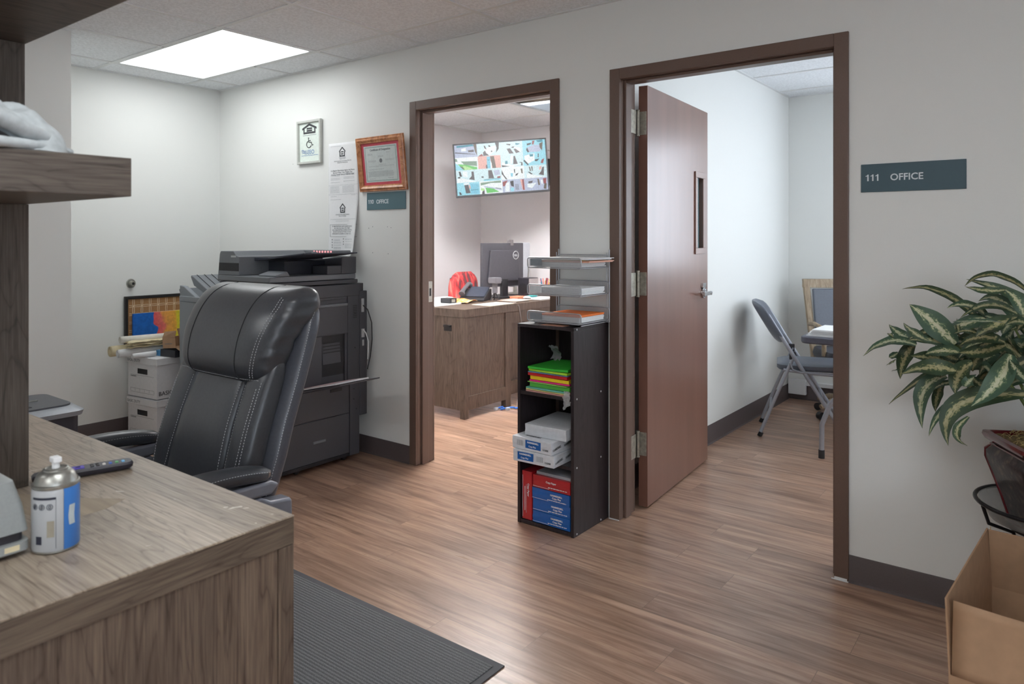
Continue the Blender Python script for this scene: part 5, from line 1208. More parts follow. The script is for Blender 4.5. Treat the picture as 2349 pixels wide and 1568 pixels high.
b.tube([(ox0+.02,oy0+.03,0.9155),(ox0+.02,oy1,0.9155)],0.003,8); b.tube([(ox1-.02,oy0+.03,0.9155),(ox1-.02,oy1,0.9155)],0.003,8); b.tube([(ox0+.004,oy1+.004,0.9155),(ox1-.004,oy1+.004,0.9155)],0.003,8)
obj('upright_frame', b, wire, t, smooth=60)
def stack(name, x0, x1, y0, y1, z, h, m, label, n=5, seed=1, cat='paper', fan=0.004, grp=None):
    b = MB(); rs = random.Random(seed)
    for i in range(n):
        a = Matrix.Translation(((x0+x1)/2+rs.uniform(-fan,fan), (y0+y1)/2+rs.uniform(-fan,fan)*.5, z+h*i/n)) @ Matrix.Rotation(rs.uniform(-.02,.02), 4, 'Z')
        b.box(-(x1-x0)/2, (x1-x0)/2, -(y1-y0)/2, (y1-y0)/2, 0.0, h/n*0.82, a)
    return tag(obj(name, b, m), label, cat, grp)
peach = plain('peach_folder', rgb(232,176,150), 0.6); orange_m = plain('orange_sheet', rgb(246,128,42), 0.55)
stack('paper_stack', -1.925, -1.668, 2.674, 2.888, TZs[2]+0.0055, 0.020, white_m, 'white papers at the bottom of the top wire tray', 5, 2)
stack('file_folder', -1.90, -1.625, 2.68, 2.890, TZs[2]+0.0265, 0.008, peach, 'peach folders jutting out of the top wire tray', 2, 3, 'folder', 0.008)
stack('file_folder', -1.86, -1.66, 2.68, 2.885, TZs[2]+0.0355, 0.0018, plain('yellow_folder', rgb(234,216,80), 0.6), 'yellow sheet showing between the papers of the top tray', 1, 3, 'folder')
stack('paper_stack', -1.925, -1.628, 2.676, 2.888, TZs[2]+0.0380, 0.008, white_m, 'white papers on top of the peach folders', 3, 4, fan=0.007)
stack('paper_stack', -1.922, -1.672, 2.676, 2.886, TZs[1]+0.0055, 0.030, white_m, 'thick stack of white papers in the middle wire tray', 7, 6, fan=0.006)
stack('paper_stack', -1.925, -1.672, 2.676, 2.886, TZs[0]+0.0055, 0.022, white_m, 'white papers under the orange folder in the bottom wire tray', 6, 7)
stack('file_folder', -1.875, -1.672, 2.676, 2.886, TZs[0]+0.0280, 0.010, orange_m, 'bright orange folders in the bottom wire tray', 2, 8, 'folder', 0.005)
obj('binder_clip', MB().box(-1.672, -1.662, 2.76, 2.79, TZs[1]+0.012, TZs[1]+0.030), black_m, bpy.data.objects['paper_stack.003'] if 'paper_stack.003' in bpy.data.objects else None, bevel=0.001) if False else None
tag(obj('paper_slip', MB().box(-1.86, -1.74, 2.645, 2.70, qz+0.0008, qz+0.0016), peach), 'peach paper slip on top of the cube shelf', 'paper')

# ================================================================ OFFICE 110 CONTENTS
ex0, ex1, ey0, ey1, ez = -4.12, -3.400, 3.891, 5.45, 0.790
t = thing('office_desk', 'brown wooden desk covered in papers in office 110', 'desk', ((ex0+ex1)/2, (ey0+ey1)/2, 0))
obj('desk_top', MB().box(ex0, ex1, ey0, ey1, ez-0.060, ez), desk110_m, t, bevel=0.002)
b = MB(); b.box(ex0+.01, ex1-.004, ey0+.006, ey0+.03, 0.06, ez-.061); obj('end_panel', b, desk110_m, t)
b = MB(); b.box(ex1-.045, ex1-.001, ey0+.001, ey0+.045, 0.0, ez-.061); b.box(ex0+.001, ex0+.045, ey0+.001, ey0+.045, 0.0, ez-.061); obj('corner_post', b, desk110_m, t, bevel=0.001)
b = MB(); b.box(ex1-.026, ex1-.010, ey0+.046, 4.37, 0.10, ez-.061); obj('side_panel', b, desk110_m, t)
b = MB(); b.box(ex1-.022, ex1-.001, ey0+.046, 4.37, 0.06, 0.16); obj('bottom_rail', b, desk110_m, t, bevel=0.001)
b = MB(); b.box(ex1-.045, ex1-.001, 4.371, 4.44, 0.0, ez-.061); obj('corner_post', b, desk110_m, t, bevel=0.001)
b = MB(); b.box(ex1-.10, ex1-.085, 4.441, 5.0, 0.06, ez-.061); b.box(ex1-.03, ex1-.012, 4.441, 5.0, ez-.15, ez-.061); obj('side_panel', b, desk110_m, t)
b = MB(); b.box(ex1-.08, ex1-.05, 4.441, 5.0, 0.10, 0.18); obj('bottom_rail', b, desk110_m, t)
b = MB(); b.box(ex1-.045, ex1-.001, 5.001, 5.07, 0.0, ez-.061); b.box(ex0+.001, ex0+.045, ey1-.045, ey1-.001, 0.0, ez-.061); obj('corner_post', b, desk110_m, t)
b = MB(); b.box(ex1-.205, ex1-.130, ey0+.0015, ey0+.006, 0.625, 0.670); b.box(ex1-.20, ex1-.135, ey0-.012, ey0+.0015, 0.655, 0.668); o = obj('handle', b, plain('dark_iron', rgb(52,50,50), 0.4, 0.6), t, bevel=0.001)
# things on the desk
stack('paper_stack', -4.10, -3.72, 3.92, 4.22, ez+.0008, 0.006, white_m, 'loose white papers at the near corner of the office 110 desk', 3, 12, fan=0.02)
tag(obj('paper_bag', MB().loft([rr_ring(-4.10,-3.92,4.22,4.42,ez+.001,.03), rr_ring(-4.09,-3.93,4.23,4.41,ez+.022,.04), rr_ring(-4.05,-3.95,4.27,4.38,ez+.035,.04)]), plain('pale_lilac_paper', rgb(206,202,208), 0.7, bump=.3), smooth=50), 'pale crumpled paper bag on the office 110 desk', 'bag')
t = thing('desk_box', 'small black box with a silver front on the papers', 'box', (-3.80, 4.16, ez+.008)); obj('case', MB().box(-3.86,-3.76,4.13,4.21,ez+.0085,ez+.045), black_m, t, bevel=.002); obj('silver_front', MB().box(-3.7598,-3.7585,4.15,4.19,ez+.015,ez+.038), steel_m, t)
b = MB(); b.grid(lambda u, v: Vector((-3.86+0.17*u-0.05*v, 4.22+0.19*v+.03*u, ez+0.006+0.028*sin(pi*v)*(1-.4*u)+0.004*sin(9*u+6*v))), 8, 8)
k = N('snack_print'); mp = k.coord((30,30,30)); n_ = k.n('ShaderNodeTexNoise', Scale=1.0); k.l(mp, 0, n_, 'Vector'); r = k.ramp(n_, 'Fac', [(0.4, rgb(222,108,40)), (0.55, rgb(240,166,70)), (0.66, rgb(246,226,190))]); k.l(r, 'Color', k.b, 'Base Color')
tag(obj('snack_bag', b, k.m, solid=.002, smooth=60), 'orange printed packet lying among the papers', 'packet')
stack('paper_stack', -3.60, -3.415, 4.20, 4.50, ez+.0008, 0.003, plain('cream_sheet', rgb(226,220,200), .7), 'pale sheet at the desk edge below the phone', 2, 13)
# desk phone
t = thing('desk_phone', 'black desk phone with a tilted screen and handset in office 110', 'phone', (-3.86, 4.55, ez))
Mp = Matrix.Translation((-3.86, 4.55, ez+.001)) @ Matrix.Rotation(radians(200), 4, 'Z')
b = MB(); b.prism([(-0.10,0),(0.10,0),(0.10,0.012),(-0.06,0.090),(-0.10,0.090)], 'x', -0.11, 0.11); obj('base', b.xform(Mp), black_m, t, bevel=.004)
b = MB(); b.box(-0.10,0.06,-0.09,0.07,0.0,0.008, Matrix.Translation((0,0,0.060)) @ Matrix.Rotation(radians(-26),4,'X')); obj('screen', b.xform(Mp), plain('phone_screen', rgb(60,64,76), .2), t)
b = MB(); b.tube([(0.085,-0.10,0.115),(0.085,-0.07,0.130),(0.085,0.05,0.085),(0.085,0.09,0.055)],[0.026,0.016,0.016,0.026],12); obj('handset', b.xform(Mp), plain('handset_grey', rgb(96,94,98), .45), t, smooth=60)
b = MB(); b.tube([(-0.02,-0.10,0.055),(-0.04,-0.17,0.002)],0.006,8); obj('stand', b.xform(Mp), steel_m, t)
t = thing('webcam_tripod', 'small grey camera on a mini tripod beside the desk phone', 'camera', (-3.715,4.63,ez))
b = MB(); b.cyl((-3.715,4.63,ez+.06),(-3.715,4.63,ez+.14),.022,seg=16); b.box(-3.755,-3.675,4.59,4.67,ez+.14,ez+.19); obj('body', b, plain('camera_grey', rgb(104,102,108),.4), t, bevel=.006)
for a in (0.3,2.4,4.5): obj('leg', MB().cyl((-3.715,4.63,ez+.07),(-3.715+.045*cos(a),4.63+.045*sin(a),ez+.003),.005,.004,seg=8), black_m, t)
# monitors
t = thing('computer_monitor', 'black monitor seen from behind, with a round logo, in office 110', 'monitor', (-3.86, 4.87, ez))
Mm = Matrix.Translation((-3.86, 4.92, 0)) @ Matrix.Rotation(radians(-6), 4, 'Z')
b = MB(); b.box(-0.022,0.010,-0.255,0.255,0.885,1.262); b.prism([(-0.20,0.93),(0.20,0.93),(0.17,1.20),(-0.17,1.20)],'x',0.0105,0.028); obj('housing', b.xform(Mm), plain('monitor_back', rgb(66,65,72), .45, noise=.06), t, bevel=.006)
obj('screen', MB().box(-0.0235,-0.0225,-0.245,0.245,0.895,1.252).xform(Mm), copier_dk_m, t)
b = MB(); b.box(0.0,0.03,-0.035,0.035,ez+.012,0.95); b.loft([rr_ring(-0.12,0.10,-0.13,0.13,ez+.001,.02), rr_ring(-0.12,0.10,-0.13,0.13,ez+.012,.02)]); obj('stand', b.xform(Mm), black_m, t)
b = MB(); b.tube([(0.0295, 0.135+0.034*cos(a), 1.155+0.034*sin(a)) for a in [2*pi*i/28 for i in range(28)]],.0028,6,closed=True); lg = obj('logo_ring', b.xform(Mm), plain('logo_silver', rgb(176,178,182), .4), t)
text('DELL', .024, Mm@Matrix.Translation((0.0288,0.135,1.146))@Matrix.Rotation(pi/2,4,'Z')@Matrix.Rotation(pi/2,4,'X'), MATS['logo_silver'], t, align='CENTER', bold=.0006, xs=.9)
t2 = thing('webcam', 'small grey webcam clipped on top of the black monitor', 'camera', (-3.86,5.015,1.262)); obj('body', MB().box(-0.02,0.012,0.075,0.125,1.263,1.290).xform(Mm), plain('webcam_grey', rgb(112,106,108),.4), t2, bevel=.003)
obj('clip', MB().box(0.0125,0.020,0.085,0.115,1.240,1.285).xform(Mm), MATS['webcam_grey'], t2)
t = thing('computer_monitor', 'silver-white backed monitor half hidden behind the black monitor', 'monitor', (-4.02, 5.20, ez))
b = MB(); b.box(-4.02,-3.985,5.20,5.50,0.86,1.262); obj('housing', b, plain('silver_back', rgb(208,212,220), .35), t, bevel=.008)
b = MB(); b.box(-4.015,-3.99,5.27,5.30,ez+.012,.86); b.box(-4.09,-3.92,5.22,5.40,ez+.001,ez+.012); b.tube([(-3.984,5.46,1.10),(-3.975,5.46,1.0),(-3.98,5.46,.93)],.006,8); obj('stand', b, steel_m, t, bevel=.002)
t = thing('desk_speaker', 'black box speaker with a pale side on the office 110 desk', 'speaker', (-3.72, 5.17, ez)); obj('cabinet', MB().box(-3.755,-3.64,5.00,5.14,ez+.0008,ez+.170), plain('speaker_black', rgb(40,38,46),.5), t, bevel=.004)
b = MB(); b.box(-3.64,-3.635,5.005,5.135,ez+.006,ez+.165); obj('side_trim', b, plain('trim_pale', rgb(160,150,150),.4), t)
obj('driver', MB().cyl((-3.70,4.9998,ez+.08),(-3.70,4.996,ez+.08),.045,seg=24), copier_dk_m, t)
# cup of pens
t = thing('pen_cup', 'cup crammed with coloured pens on the far part of the desk', 'pen holder', (-3.68, 5.30, ez))
obj('cup', MB().lathe([(0,ez+.001),(.032,ez+.001),(.037,ez+.09),(.034,ez+.09),(.030,ez+.006),(0,ez+.006)],(-3.68,5.30,0),20), plain('cup_grey', rgb(120,110,112),.5), t, smooth=50)
rs = random.Random(9); pc = [(226,110,90),(240,160,90),(210,210,214),(60,120,150),(80,80,86),(206,90,120),(230,196,110),(120,170,190)]
for i in range(14):
    a = rs.uniform(0,2*pi); r0 = rs.uniform(.003,.020); tx = rs.uniform(.3,1)*.055; c_ = pc[i%8]
    tag(obj('pen', MB().cyl((-3.68+r0*cos(a),5.30+r0*sin(a),ez+.012),(-3.68+(r0+tx)*cos(a)*.8,5.30+(r0+tx)*sin(a)*.8,ez+.115+rs.uniform(0,.045)),.0042,seg=8), plain('pen_%d'%i, rgb(*c_),.4)), ['red','orange','pale grey','dark blue','dark grey','pink','tan','light blue'][i%8]+' pen crammed into the pen cup in office 110', 'pen', 'pens in the cup in office 110')
stack('envelope', -3.60, -3.42, 4.86, 5.12, ez+.0008, .010, white_m, 'white envelopes near the far side edge of the desk', 3, 20, 'envelope', .012)
stack('paper_stack', -3.66, -3.47, 4.60, 4.80, ez+.0008, .008, plain('tan_sheet', rgb(206,188,174),.6), 'tan papers in front of the monitor stand', 3, 21, fan=.015)
stack('booklet', -3.745, -3.66, 4.86, 4.98, ez+.0008, .018, plain('salmon_cover', rgb(232,148,116),.55), 'salmon booklets under the black monitor', 3, 22, 'book', .012)
stack('booklet', -3.63, -3.57, 4.96, 5.03, ez+.0008, .026, plain('teal_cover', rgb(56,150,150),.5), 'small teal booklet beside the speaker', 2, 23, 'book', .002)
t = thing('computer_mouse', 'pale computer mouse near the desk edge in office 110', 'mouse', (-3.53,4.72,ez)); b = MB(); b.loft([rr_ring(-3.56,-3.50,4.82,4.845,ez+.0105,.01), rr_ring(-3.565,-3.495,4.805,4.85,ez+.02,.015), rr_ring(-3.55,-3.51,4.815,4.84,ez+.032,.01)]); obj('shell', b, white_m, t, smooth=50)
b = MB(); b.tube([(-3.50,4.50,ez+.004),(-3.42,4.52,ez+.004),(-3.392,4.53,ez-.02),(-3.388,4.56,ez-.15),(-3.388,4.58,ez-.35),(-3.38,4.52,.10),(-3.36,4.45,.006)],.0028,6); tag(obj('phone_cord', b, plain('cord_grey', rgb(146,136,134),.5), smooth=60), 'thin grey cord hanging down the desk side', 'cord')
b = MB(); b.tube([(-3.41,4.28,.012),(-3.38,4.31,.02),(-3.36,4.30,.012),(-3.37,4.27,.01),(-3.35,4.33,.014),(-3.33,4.38,.01),(-3.30,4.36,.012),(-3.28,4.42,.01),(-3.25,4.45,.01)],.007,8); tag(obj('network_cable', b, plain('cable_blue', rgb(52,112,200),.4), smooth=60), 'tangled bright blue cable on the floor by the desk', 'cable')
b = MB(); b.box(-3.415,-3.395,4.24,4.275,.001,.022); b.box(-3.35,-3.325,4.30,4.33,.001,.02); tag(obj('cable_plug', b, plain('plug_white', rgb(190,196,206),.4), bevel=.003), 'pale plug ends lying with the blue cable', 'plug')
# chair with a jacket behind the desk
t = thing('desk_chair', 'black swivel chair behind the office 110 desk', 'chair', (-4.44,5.08,0))
b = MB(); b.loft([rr_ring(-4.49,-4.42,4.93,5.23,.60,.03), rr_ring(-4.50,-4.44,4.90,5.26,.80,.03), rr_ring(-4.51,-4.46,4.94,5.22,.935,.02)]); obj('backrest', b, black_m, t, smooth=50)
b = MB(); b.loft([rr_ring(-4.44,-4.14,4.88,5.28,.46,.06), rr_ring(-4.44,-4.14,4.88,5.28,.52,.06)]); obj('seat', b, black_m, t, bevel=.01)
b = MB(); b.cyl((-4.30,5.08,.06),(-4.30,5.08,.46),.028,seg=16); b.box(-4.50,-4.48,5.03,5.13,.5,.62); obj('gas_lift', b, black_m, t)
for i in range(5):
    a = 1.2566*i+.3; obj('base_arm', MB().cyl((-4.30,5.08,.09),(-4.30+.25*cos(a),5.08+.25*sin(a),.05),.018,.012,seg=10), black_m, t); obj('caster', MB().cyl((-4.30+.25*cos(a)-.012,5.08+.25*sin(a),.026),(-4.30+.25*cos(a)+.012,5.08+.25*sin(a),.026),.025,seg=14), black_m, t)
k = N('plaid_knit'); k.b.inputs['Roughness'].default_value = .9
mp = k.coord((14,14,3)); n_ = k.n('ShaderNodeTexNoise', Scale=1.2, Detail=4.0, Distortion=1.0); k.l(mp, 0, n_, 'Vector'); r = k.ramp(n_, 'Fac', [(0.34, rgb(96,88,96)), (0.44, rgb(120,60,64)), (0.50, rgb(196,62,66)), (0.60, rgb(214,84,84)), (0.70, rgb(206,140,126)), (0.78, rgb(120,110,150))]); k.l(r, 'Color', k.b, 'Base Color')
b = MB(); R = []
for i in range(15):
    z = .58+.41*i/14; u = i/14; g = (1-u**7)**.5 if u < 1 else .15; rg = []
    for q in range(44):
        a = 2*pi*q/44; w = 1+.05*sin(7*a+2)+.03*sin(13*a+9*u); rg.append(Vector((-4.455+(.062+.03*(1-u))*cos(a)*w*max(g,.2), 5.085+(.205-.03*u)*math.copysign(abs(sin(a))**.8,sin(a))*w*max(g,.35)**.5, z)))
    R.append(rg)
b.loft(R); tag(obj('jacket', b, k.m, smooth=70), 'red and grey patterned jacket draped over the chair in office 110', 'jacket')

# television on the wall arm
tvc = Vector((0,0,0)); dep = 6.45
fwd = Vector((-sin(radians(37.38)), cos(radians(37.38)), 0)); rgt = Vector((cos(radians(37.38)), sin(radians(37.38)), 0))
ctr = Vector((-4.000, 5.075, 1.936))
t = thing('television', 'wall mounted television showing a grid of security camera pictures in office 110', 'television', ctr)
Mt = Matrix.Translation(ctr) @ Matrix.Rotation(radians(37.38), 4, 'Z') @ Matrix.Rotation(radians(-4.1), 4, 'Y')
tw, th_ = 0.422, 0.242
b = MB(); b.box(-tw, tw, 0.0, 0.035, -th_, th_); b.box(-tw*.6, tw*.6, 0.0352, 0.06, -th_*.7, th_*.6); obj('housing', b.xform(Mt), black_m, t, bevel=.003)
palette = {'c':(206,232,238),'w':(236,244,246),'a':(120,196,220),'t':(60,140,160),'d':(52,50,56),'k':(84,78,84),'g':(96,196,96),'e':(120,150,130),'p':(226,170,160),'b':(180,190,214),'y':(176,224,150),'r':(150,70,72),'s':(150,216,232),'n':(96,86,74)}
keys = list(palette); tm = []
for q in keys:
    kk = N('feed_'+q); c_ = rgb(*palette[q]); kk.b.inputs['Base Color'].default_value = (0,0,0,1); kk.b.inputs['Roughness'].default_value = .4
    nz = kk.n('ShaderNodeTexNoise', Scale=150.0, Detail=3.0); mp = kk.coord((1,1,1)); kk.l(mp, 0, nz, 'Vector')
    r = kk.ramp(nz, 'Fac', [(0.36, tuple(v*.72 for v in c_[:3])+(1,)), (0.56, c_)]); kk.l(r, 'Color', kk.b, 'Emission Color'); kk.b.inputs['Emission Strength'].default_value = 1.0; tm.append(kk.m)
F = []   # (colour, polygon in feed cells: u 0..4 to the right, v 0..4 down)
base = ['b','c','c','s','w','p','c','s','c','c','w','c','s','w','b','b']
for i in range(16):
    u, v = i%4, i//4; F.append((base[i], [(u,v),(u+1,v),(u+1,v+1),(u,v+1)]))
F += [('d',[(.02,.55),(.9,.78),(.9,.82),(.02,.62)]),('t',[(.1,.05),(.8,.0),(.9,.14),(.1,.2)]),('k',[(.6,.45),(.85,.42),(.85,.62),(.6,.6)]),('w',[(.3,.3),(.5,.25),(.52,.5),(.3,.52)]),('n',[(.85,0),(.98,0),(.98,.9),(.9,.6)]),
 ('k',[(1.25,.7),(1.35,.55),(1.5,.98),(1.25,.98)]),('w',[(1.3,.4),(1.85,.2),(1.8,.6),(1.55,.95),(1.4,.8)]),('d',[(1.3,.15),(1.36,.2),(1.42,.5),(1.33,.4)]),('d',[(1.8,0),(1.98,0),(1.95,.5),(1.82,.8),(1.86,.4)]),('d',[(1.5,.15),(1.58,.18),(1.6,.3),(1.52,.3)]),('d',[(1.6,.6),(1.66,.6),(1.66,.72),(1.6,.7)]),('r',[(1.05,.95),(1.2,.8),(1.25,1),(1.05,1)]),
 ('k',[(2.3,.55),(2.45,.52),(2.6,.95),(2.4,.95)]),('k',[(2.6,.6),(2.72,.58),(2.9,.85),(2.7,.95)]),('d',[(2.3,.15),(2.5,.2),(2.45,.3),(2.3,.22)]),('w',[(2.3,.3),(2.9,.55),(2.9,.9),(2.6,.45)]),('t',[(2.7,.12),(2.9,.2),(2.8,.3),(2.7,.28)]),('d',[(2.55,.4),(2.65,.42),(2.6,.52),(2.5,.48)]),
 ('b',[(3.2,.55),(3.5,.38),(3.85,.42),(3.75,.95),(3.25,.95)]),('d',[(3.15,.75),(3.2,.55),(3.28,.9),(3.22,.97)]),('d',[(3.2,.25),(3.4,.2),(3.35,.35),(3.2,.4)]),('n',[(3.75,.3),(3.9,.2),(3.85,.9),(3.75,.6)]),('r',[(3.45,.05),(3.55,.05),(3.5,.35),(3.42,.35)]),('t',[(3.6,.05),(3.9,.0),(3.9,.2),(3.7,.2)]),
 ('e',[(.25,1.3),(.95,1.35),(.95,1.75),(.4,1.6)]),('g',[(.1,1.5),(.35,1.55),(.95,1.82),(.95,2),(.35,2)]),('y',[(.3,1.6),(.6,1.8),(.8,2),(.4,2)]),('n',[(.1,1.6),(.3,1.75),(.4,1.95),(.2,1.85)]),('s',[(0,1.4),(.2,1.7),(.35,2),(0,2)]),('e',[(0,1.05),(.08,1.1),(.1,1.3),(0,1.3)]),
 ('a',[(1.4,1.05),(1.55,1.05),(1.55,2),(1.38,2)]),('t',[(1.42,1.3),(1.52,1.3),(1.52,1.36),(1.42,1.36)]),('n',[(1.55,1.05),(1.72,1.05),(1.78,2),(1.62,2)]),('w',[(1.55,1.4),(1.6,1.6),(1.6,2),(1.54,2)]),('k',[(1.34,1.7),(1.4,1.7),(1.4,2),(1.34,2)]),
 ('k',[(2.58,1.15),(2.64,1.15),(2.74,1.8),(2.54,1.8)]),('w',[(2.05,1.6),(2.5,1.85),(2.9,1.8),(2.5,2),(2.05,1.95)]),('d',[(2.02,1.82),(2.4,1.95),(2.05,1.97)]),('w',[(2.45,1.1),(2.56,1.1),(2.5,1.75),(2.42,1.75)]),('t',[(2.2,1.5),(2.3,1.5),(2.3,1.75),(2.18,1.75)]),('d',[(2.78,1.65),(2.95,1.7),(2.95,1.95),(2.88,1.95),(2.9,1.75)]),
 ('w',[(3.05,1.2),(3.5,1.05),(3.5,1.6),(3.2,1.85),(3.05,1.5)]),('t',[(3.28,1.12),(3.45,1.1),(3.44,1.3),(3.3,1.3)]),('d',[(3.04,1.5),(3.22,1.9),(3.18,1.98),(3.0,1.6)]),('d',[(3.5,1.55),(3.7,1.5),(3.6,1.7),(3.5,1.68)]),('r',[(3.8,1.6),(3.92,1.5),(3.85,1.9),(3.75,1.85)]),('k',[(3.65,1.1),(3.7,1.1),(3.68,1.4),(3.64,1.4)]),
 ('d',[(.12,2.1),(.2,2.1),(.26,2.5),(.16,2.5)]),('d',[(.05,2.55),(.15,2.5),(.25,2.7),(.18,2.75)]),('k',[(.68,2.15),(.78,2.15),(.8,2.85),(.55,2.75),(.68,2.5)]),('w',[(.2,2.6),(.9,3),(.02,3),(.02,2.7)]),('w',[(.3,2.1),(.5,2.15),(.5,2.6),(.3,2.5)]),
 ('k',[(1.42,2.15),(1.58,2.15),(1.66,2.8),(1.42,2.8)]),('b',[(1.66,2.2),(1.9,2.15),(1.95,2.55),(1.7,2.6)]),('d',[(1.1,2.6),(1.2,2.6),(1.2,2.72),(1.12,2.7)]),('r',[(1.8,2.68),(1.95,2.66),(1.92,2.85),(1.8,2.85)]),('t',[(1.2,2.85),(1.95,2.8),(1.95,2.84),(1.2,2.9)]),('s',[(1.2,2.9),(1.95,2.86),(1.9,3),(1.2,3)]),
 ('w',[(2.1,2.2),(2.5,2.1),(2.5,2.9),(2.25,2.95)]),('d',[(2.02,2.2),(2.1,2.6),(2.24,2.97),(2.18,2.97),(2.0,2.5)]),('d',[(2.55,2.2),(2.6,2.2),(2.6,2.5),(2.56,2.5)]),('d',[(2.62,2.6),(2.75,2.5),(2.68,2.7),(2.6,2.75)]),('n',[(2.85,2.2),(2.93,2.2),(2.93,2.6),(2.87,2.55)]),('a',[(2.4,2.5),(2.5,2.5),(2.48,2.8),(2.4,2.75)]),
 ('n',[(3.22,2.1),(3.27,2.1),(3.3,2.45),(3.25,2.45)]),('n',[(3.32,2.08),(3.38,2.08),(3.38,2.45),(3.34,2.45)]),('d',[(3.16,2.5),(3.22,2.48),(3.38,2.7),(3.3,2.72)]),('k',[(3.8,2.2),(3.88,2.15),(3.85,2.85),(3.62,2.75),(3.75,2.5)]),('w',[(3.1,2.6),(3.9,3),(3.1,3)]),('p',[(3.68,2.15),(3.78,2.1),(3.75,2.35),(3.66,2.4)]),
 ('k',[(.33,3.2),(.5,3.18),(.58,3.85),(.38,3.85)]),('w',[(.3,3.05),(.55,3.02),(.55,3.15),(.3,3.18)]),('a',[(.6,3.1),(.95,3.15),(.95,3.95),(.6,3.9)]),('t',[(.6,3.6),(.95,3.58),(.95,3.62),(.6,3.66)]),('d',[(.08,3.7),(.15,3.75),(.2,3.95),(.1,3.95)]),('p',[(.52,3.2),(.58,3.2),(.6,3.5),(.55,3.5)]),
 ('e',[(1.05,3.1),(1.95,3.02),(1.95,3.2),(1.5,3.16),(1.05,3.32)]),('g',[(1.25,3.5),(1.6,3.62),(1.85,3.9),(1.3,3.95)]),('b',[(1.2,3.35),(1.95,3.7),(1.95,3.8),(1.2,3.45)]),('y',[(1.05,3.5),(1.2,3.6),(1.2,3.8),(1.05,3.7)]),('d',[(1.1,3.8),(1.2,3.7),(1.2,4),(1.08,4)]),('d',[(1.7,3.55),(1.95,3.66),(1.95,3.7),(1.68,3.58)]),
 ('r',[(2.02,3.15),(2.25,3.05),(2.1,3.5),(2.02,3.5)]),('w',[(2.15,3.3),(2.32,3.15),(2.3,3.95),(2.1,3.95)]),('d',[(2.35,3.15),(2.5,3.1),(2.5,3.6),(2.38,3.5)]),('s',[(2.35,3.65),(2.5,3.65),(2.5,3.95),(2.35,3.95)]),('p',[(2.8,3.05),(2.95,3.05),(2.98,3.9),(2.88,3.9)]),('r',[(2.88,3.05),(2.96,3.05),(2.96,3.9),(2.9,3.9)])]
F += [('d',[(2.56,3.4+.08*i),(2.72,3.4+.08*i),(2.72,3.43+.08*i),(2.56,3.43+.08*i)]) for i in range(6)]
F += [('k',[(3.15,3.25),(3.35,3.22),(3.32,3.4),(3.15,3.42)]),('w',[(3.1,3.45),(3.5,3.4),(3.3,3.8),(3.1,3.7)]),('n',[(3.55,3.1),(3.62,3.1),(3.66,3.6),(3.58,3.6)]),('r',[(3.8,3.08),(3.95,3.08),(3.92,3.6),(3.82,3.5)]),('n',[(3.85,3.5),(3.95,3.5),(3.92,3.95),(3.8,3.9)]),('w',[(3.7,3.2),(3.78,3.2),(3.78,3.55),(3.72,3.5)])]
scr = MB(); mi = []
for i, (q, P) in enumerate(F):
    y = -0.0012-0.000004*i
    vs = [scr.b.verts.new((-tw+.014+(2*tw-.028)*u/4, y, th_-.014-(2*th_-.032)*v/4)) for u, v in P]
    f_ = scr.b.faces.new(vs); f_.material_index = keys.index(q)
    f_.normal_update()
scr.xform(Mt)
me = bpy.data.meshes.new('screen'); bmesh.ops.transform(scr.b, matrix=mw(t).inverted(), verts=scr.b.verts); scr.b.to_mesh(me); scr.b.free()
for m_ in tm: me.materials.append(m_)
so = bpy.data.objects.new('screen', me); C.objects.link(so); so.parent = t
b = MB(); b.box(-tw+.001, tw-.001, -0.0009, -0.0001, -th_+.001, th_-.001); obj('bezel', b.xform(Mt), black_m, t)
b = MB(); P0 = Mt @ Vector((0,0.061,0)); b.tube([P0, P0+Vector((-0.03,0.3,0.02)), Vector((P0.x+.05,5.788,P0.z+.02))],.02,10); b.box(P0.x-.0,P0.x+.10,5.775,5.7895,P0.z-.12,P0.z+.14); obj('wall_arm', b, black_m, t)
b = MB(); b.tube([P0+Vector((0.03,0.02,.2)), Vector((P0.x+.12,5.78,2.15)), Vector((P0.x+.12,5.784,2.36))],.006,8); b.box(P0.x+.10,P0.x+.14,5.75,5.789,2.34,2.385); tag(obj('tv_cable', b, plain('cable_pale', rgb(196,188,184),.5)), 'pale cable rising from the television to the ceiling', 'cable')

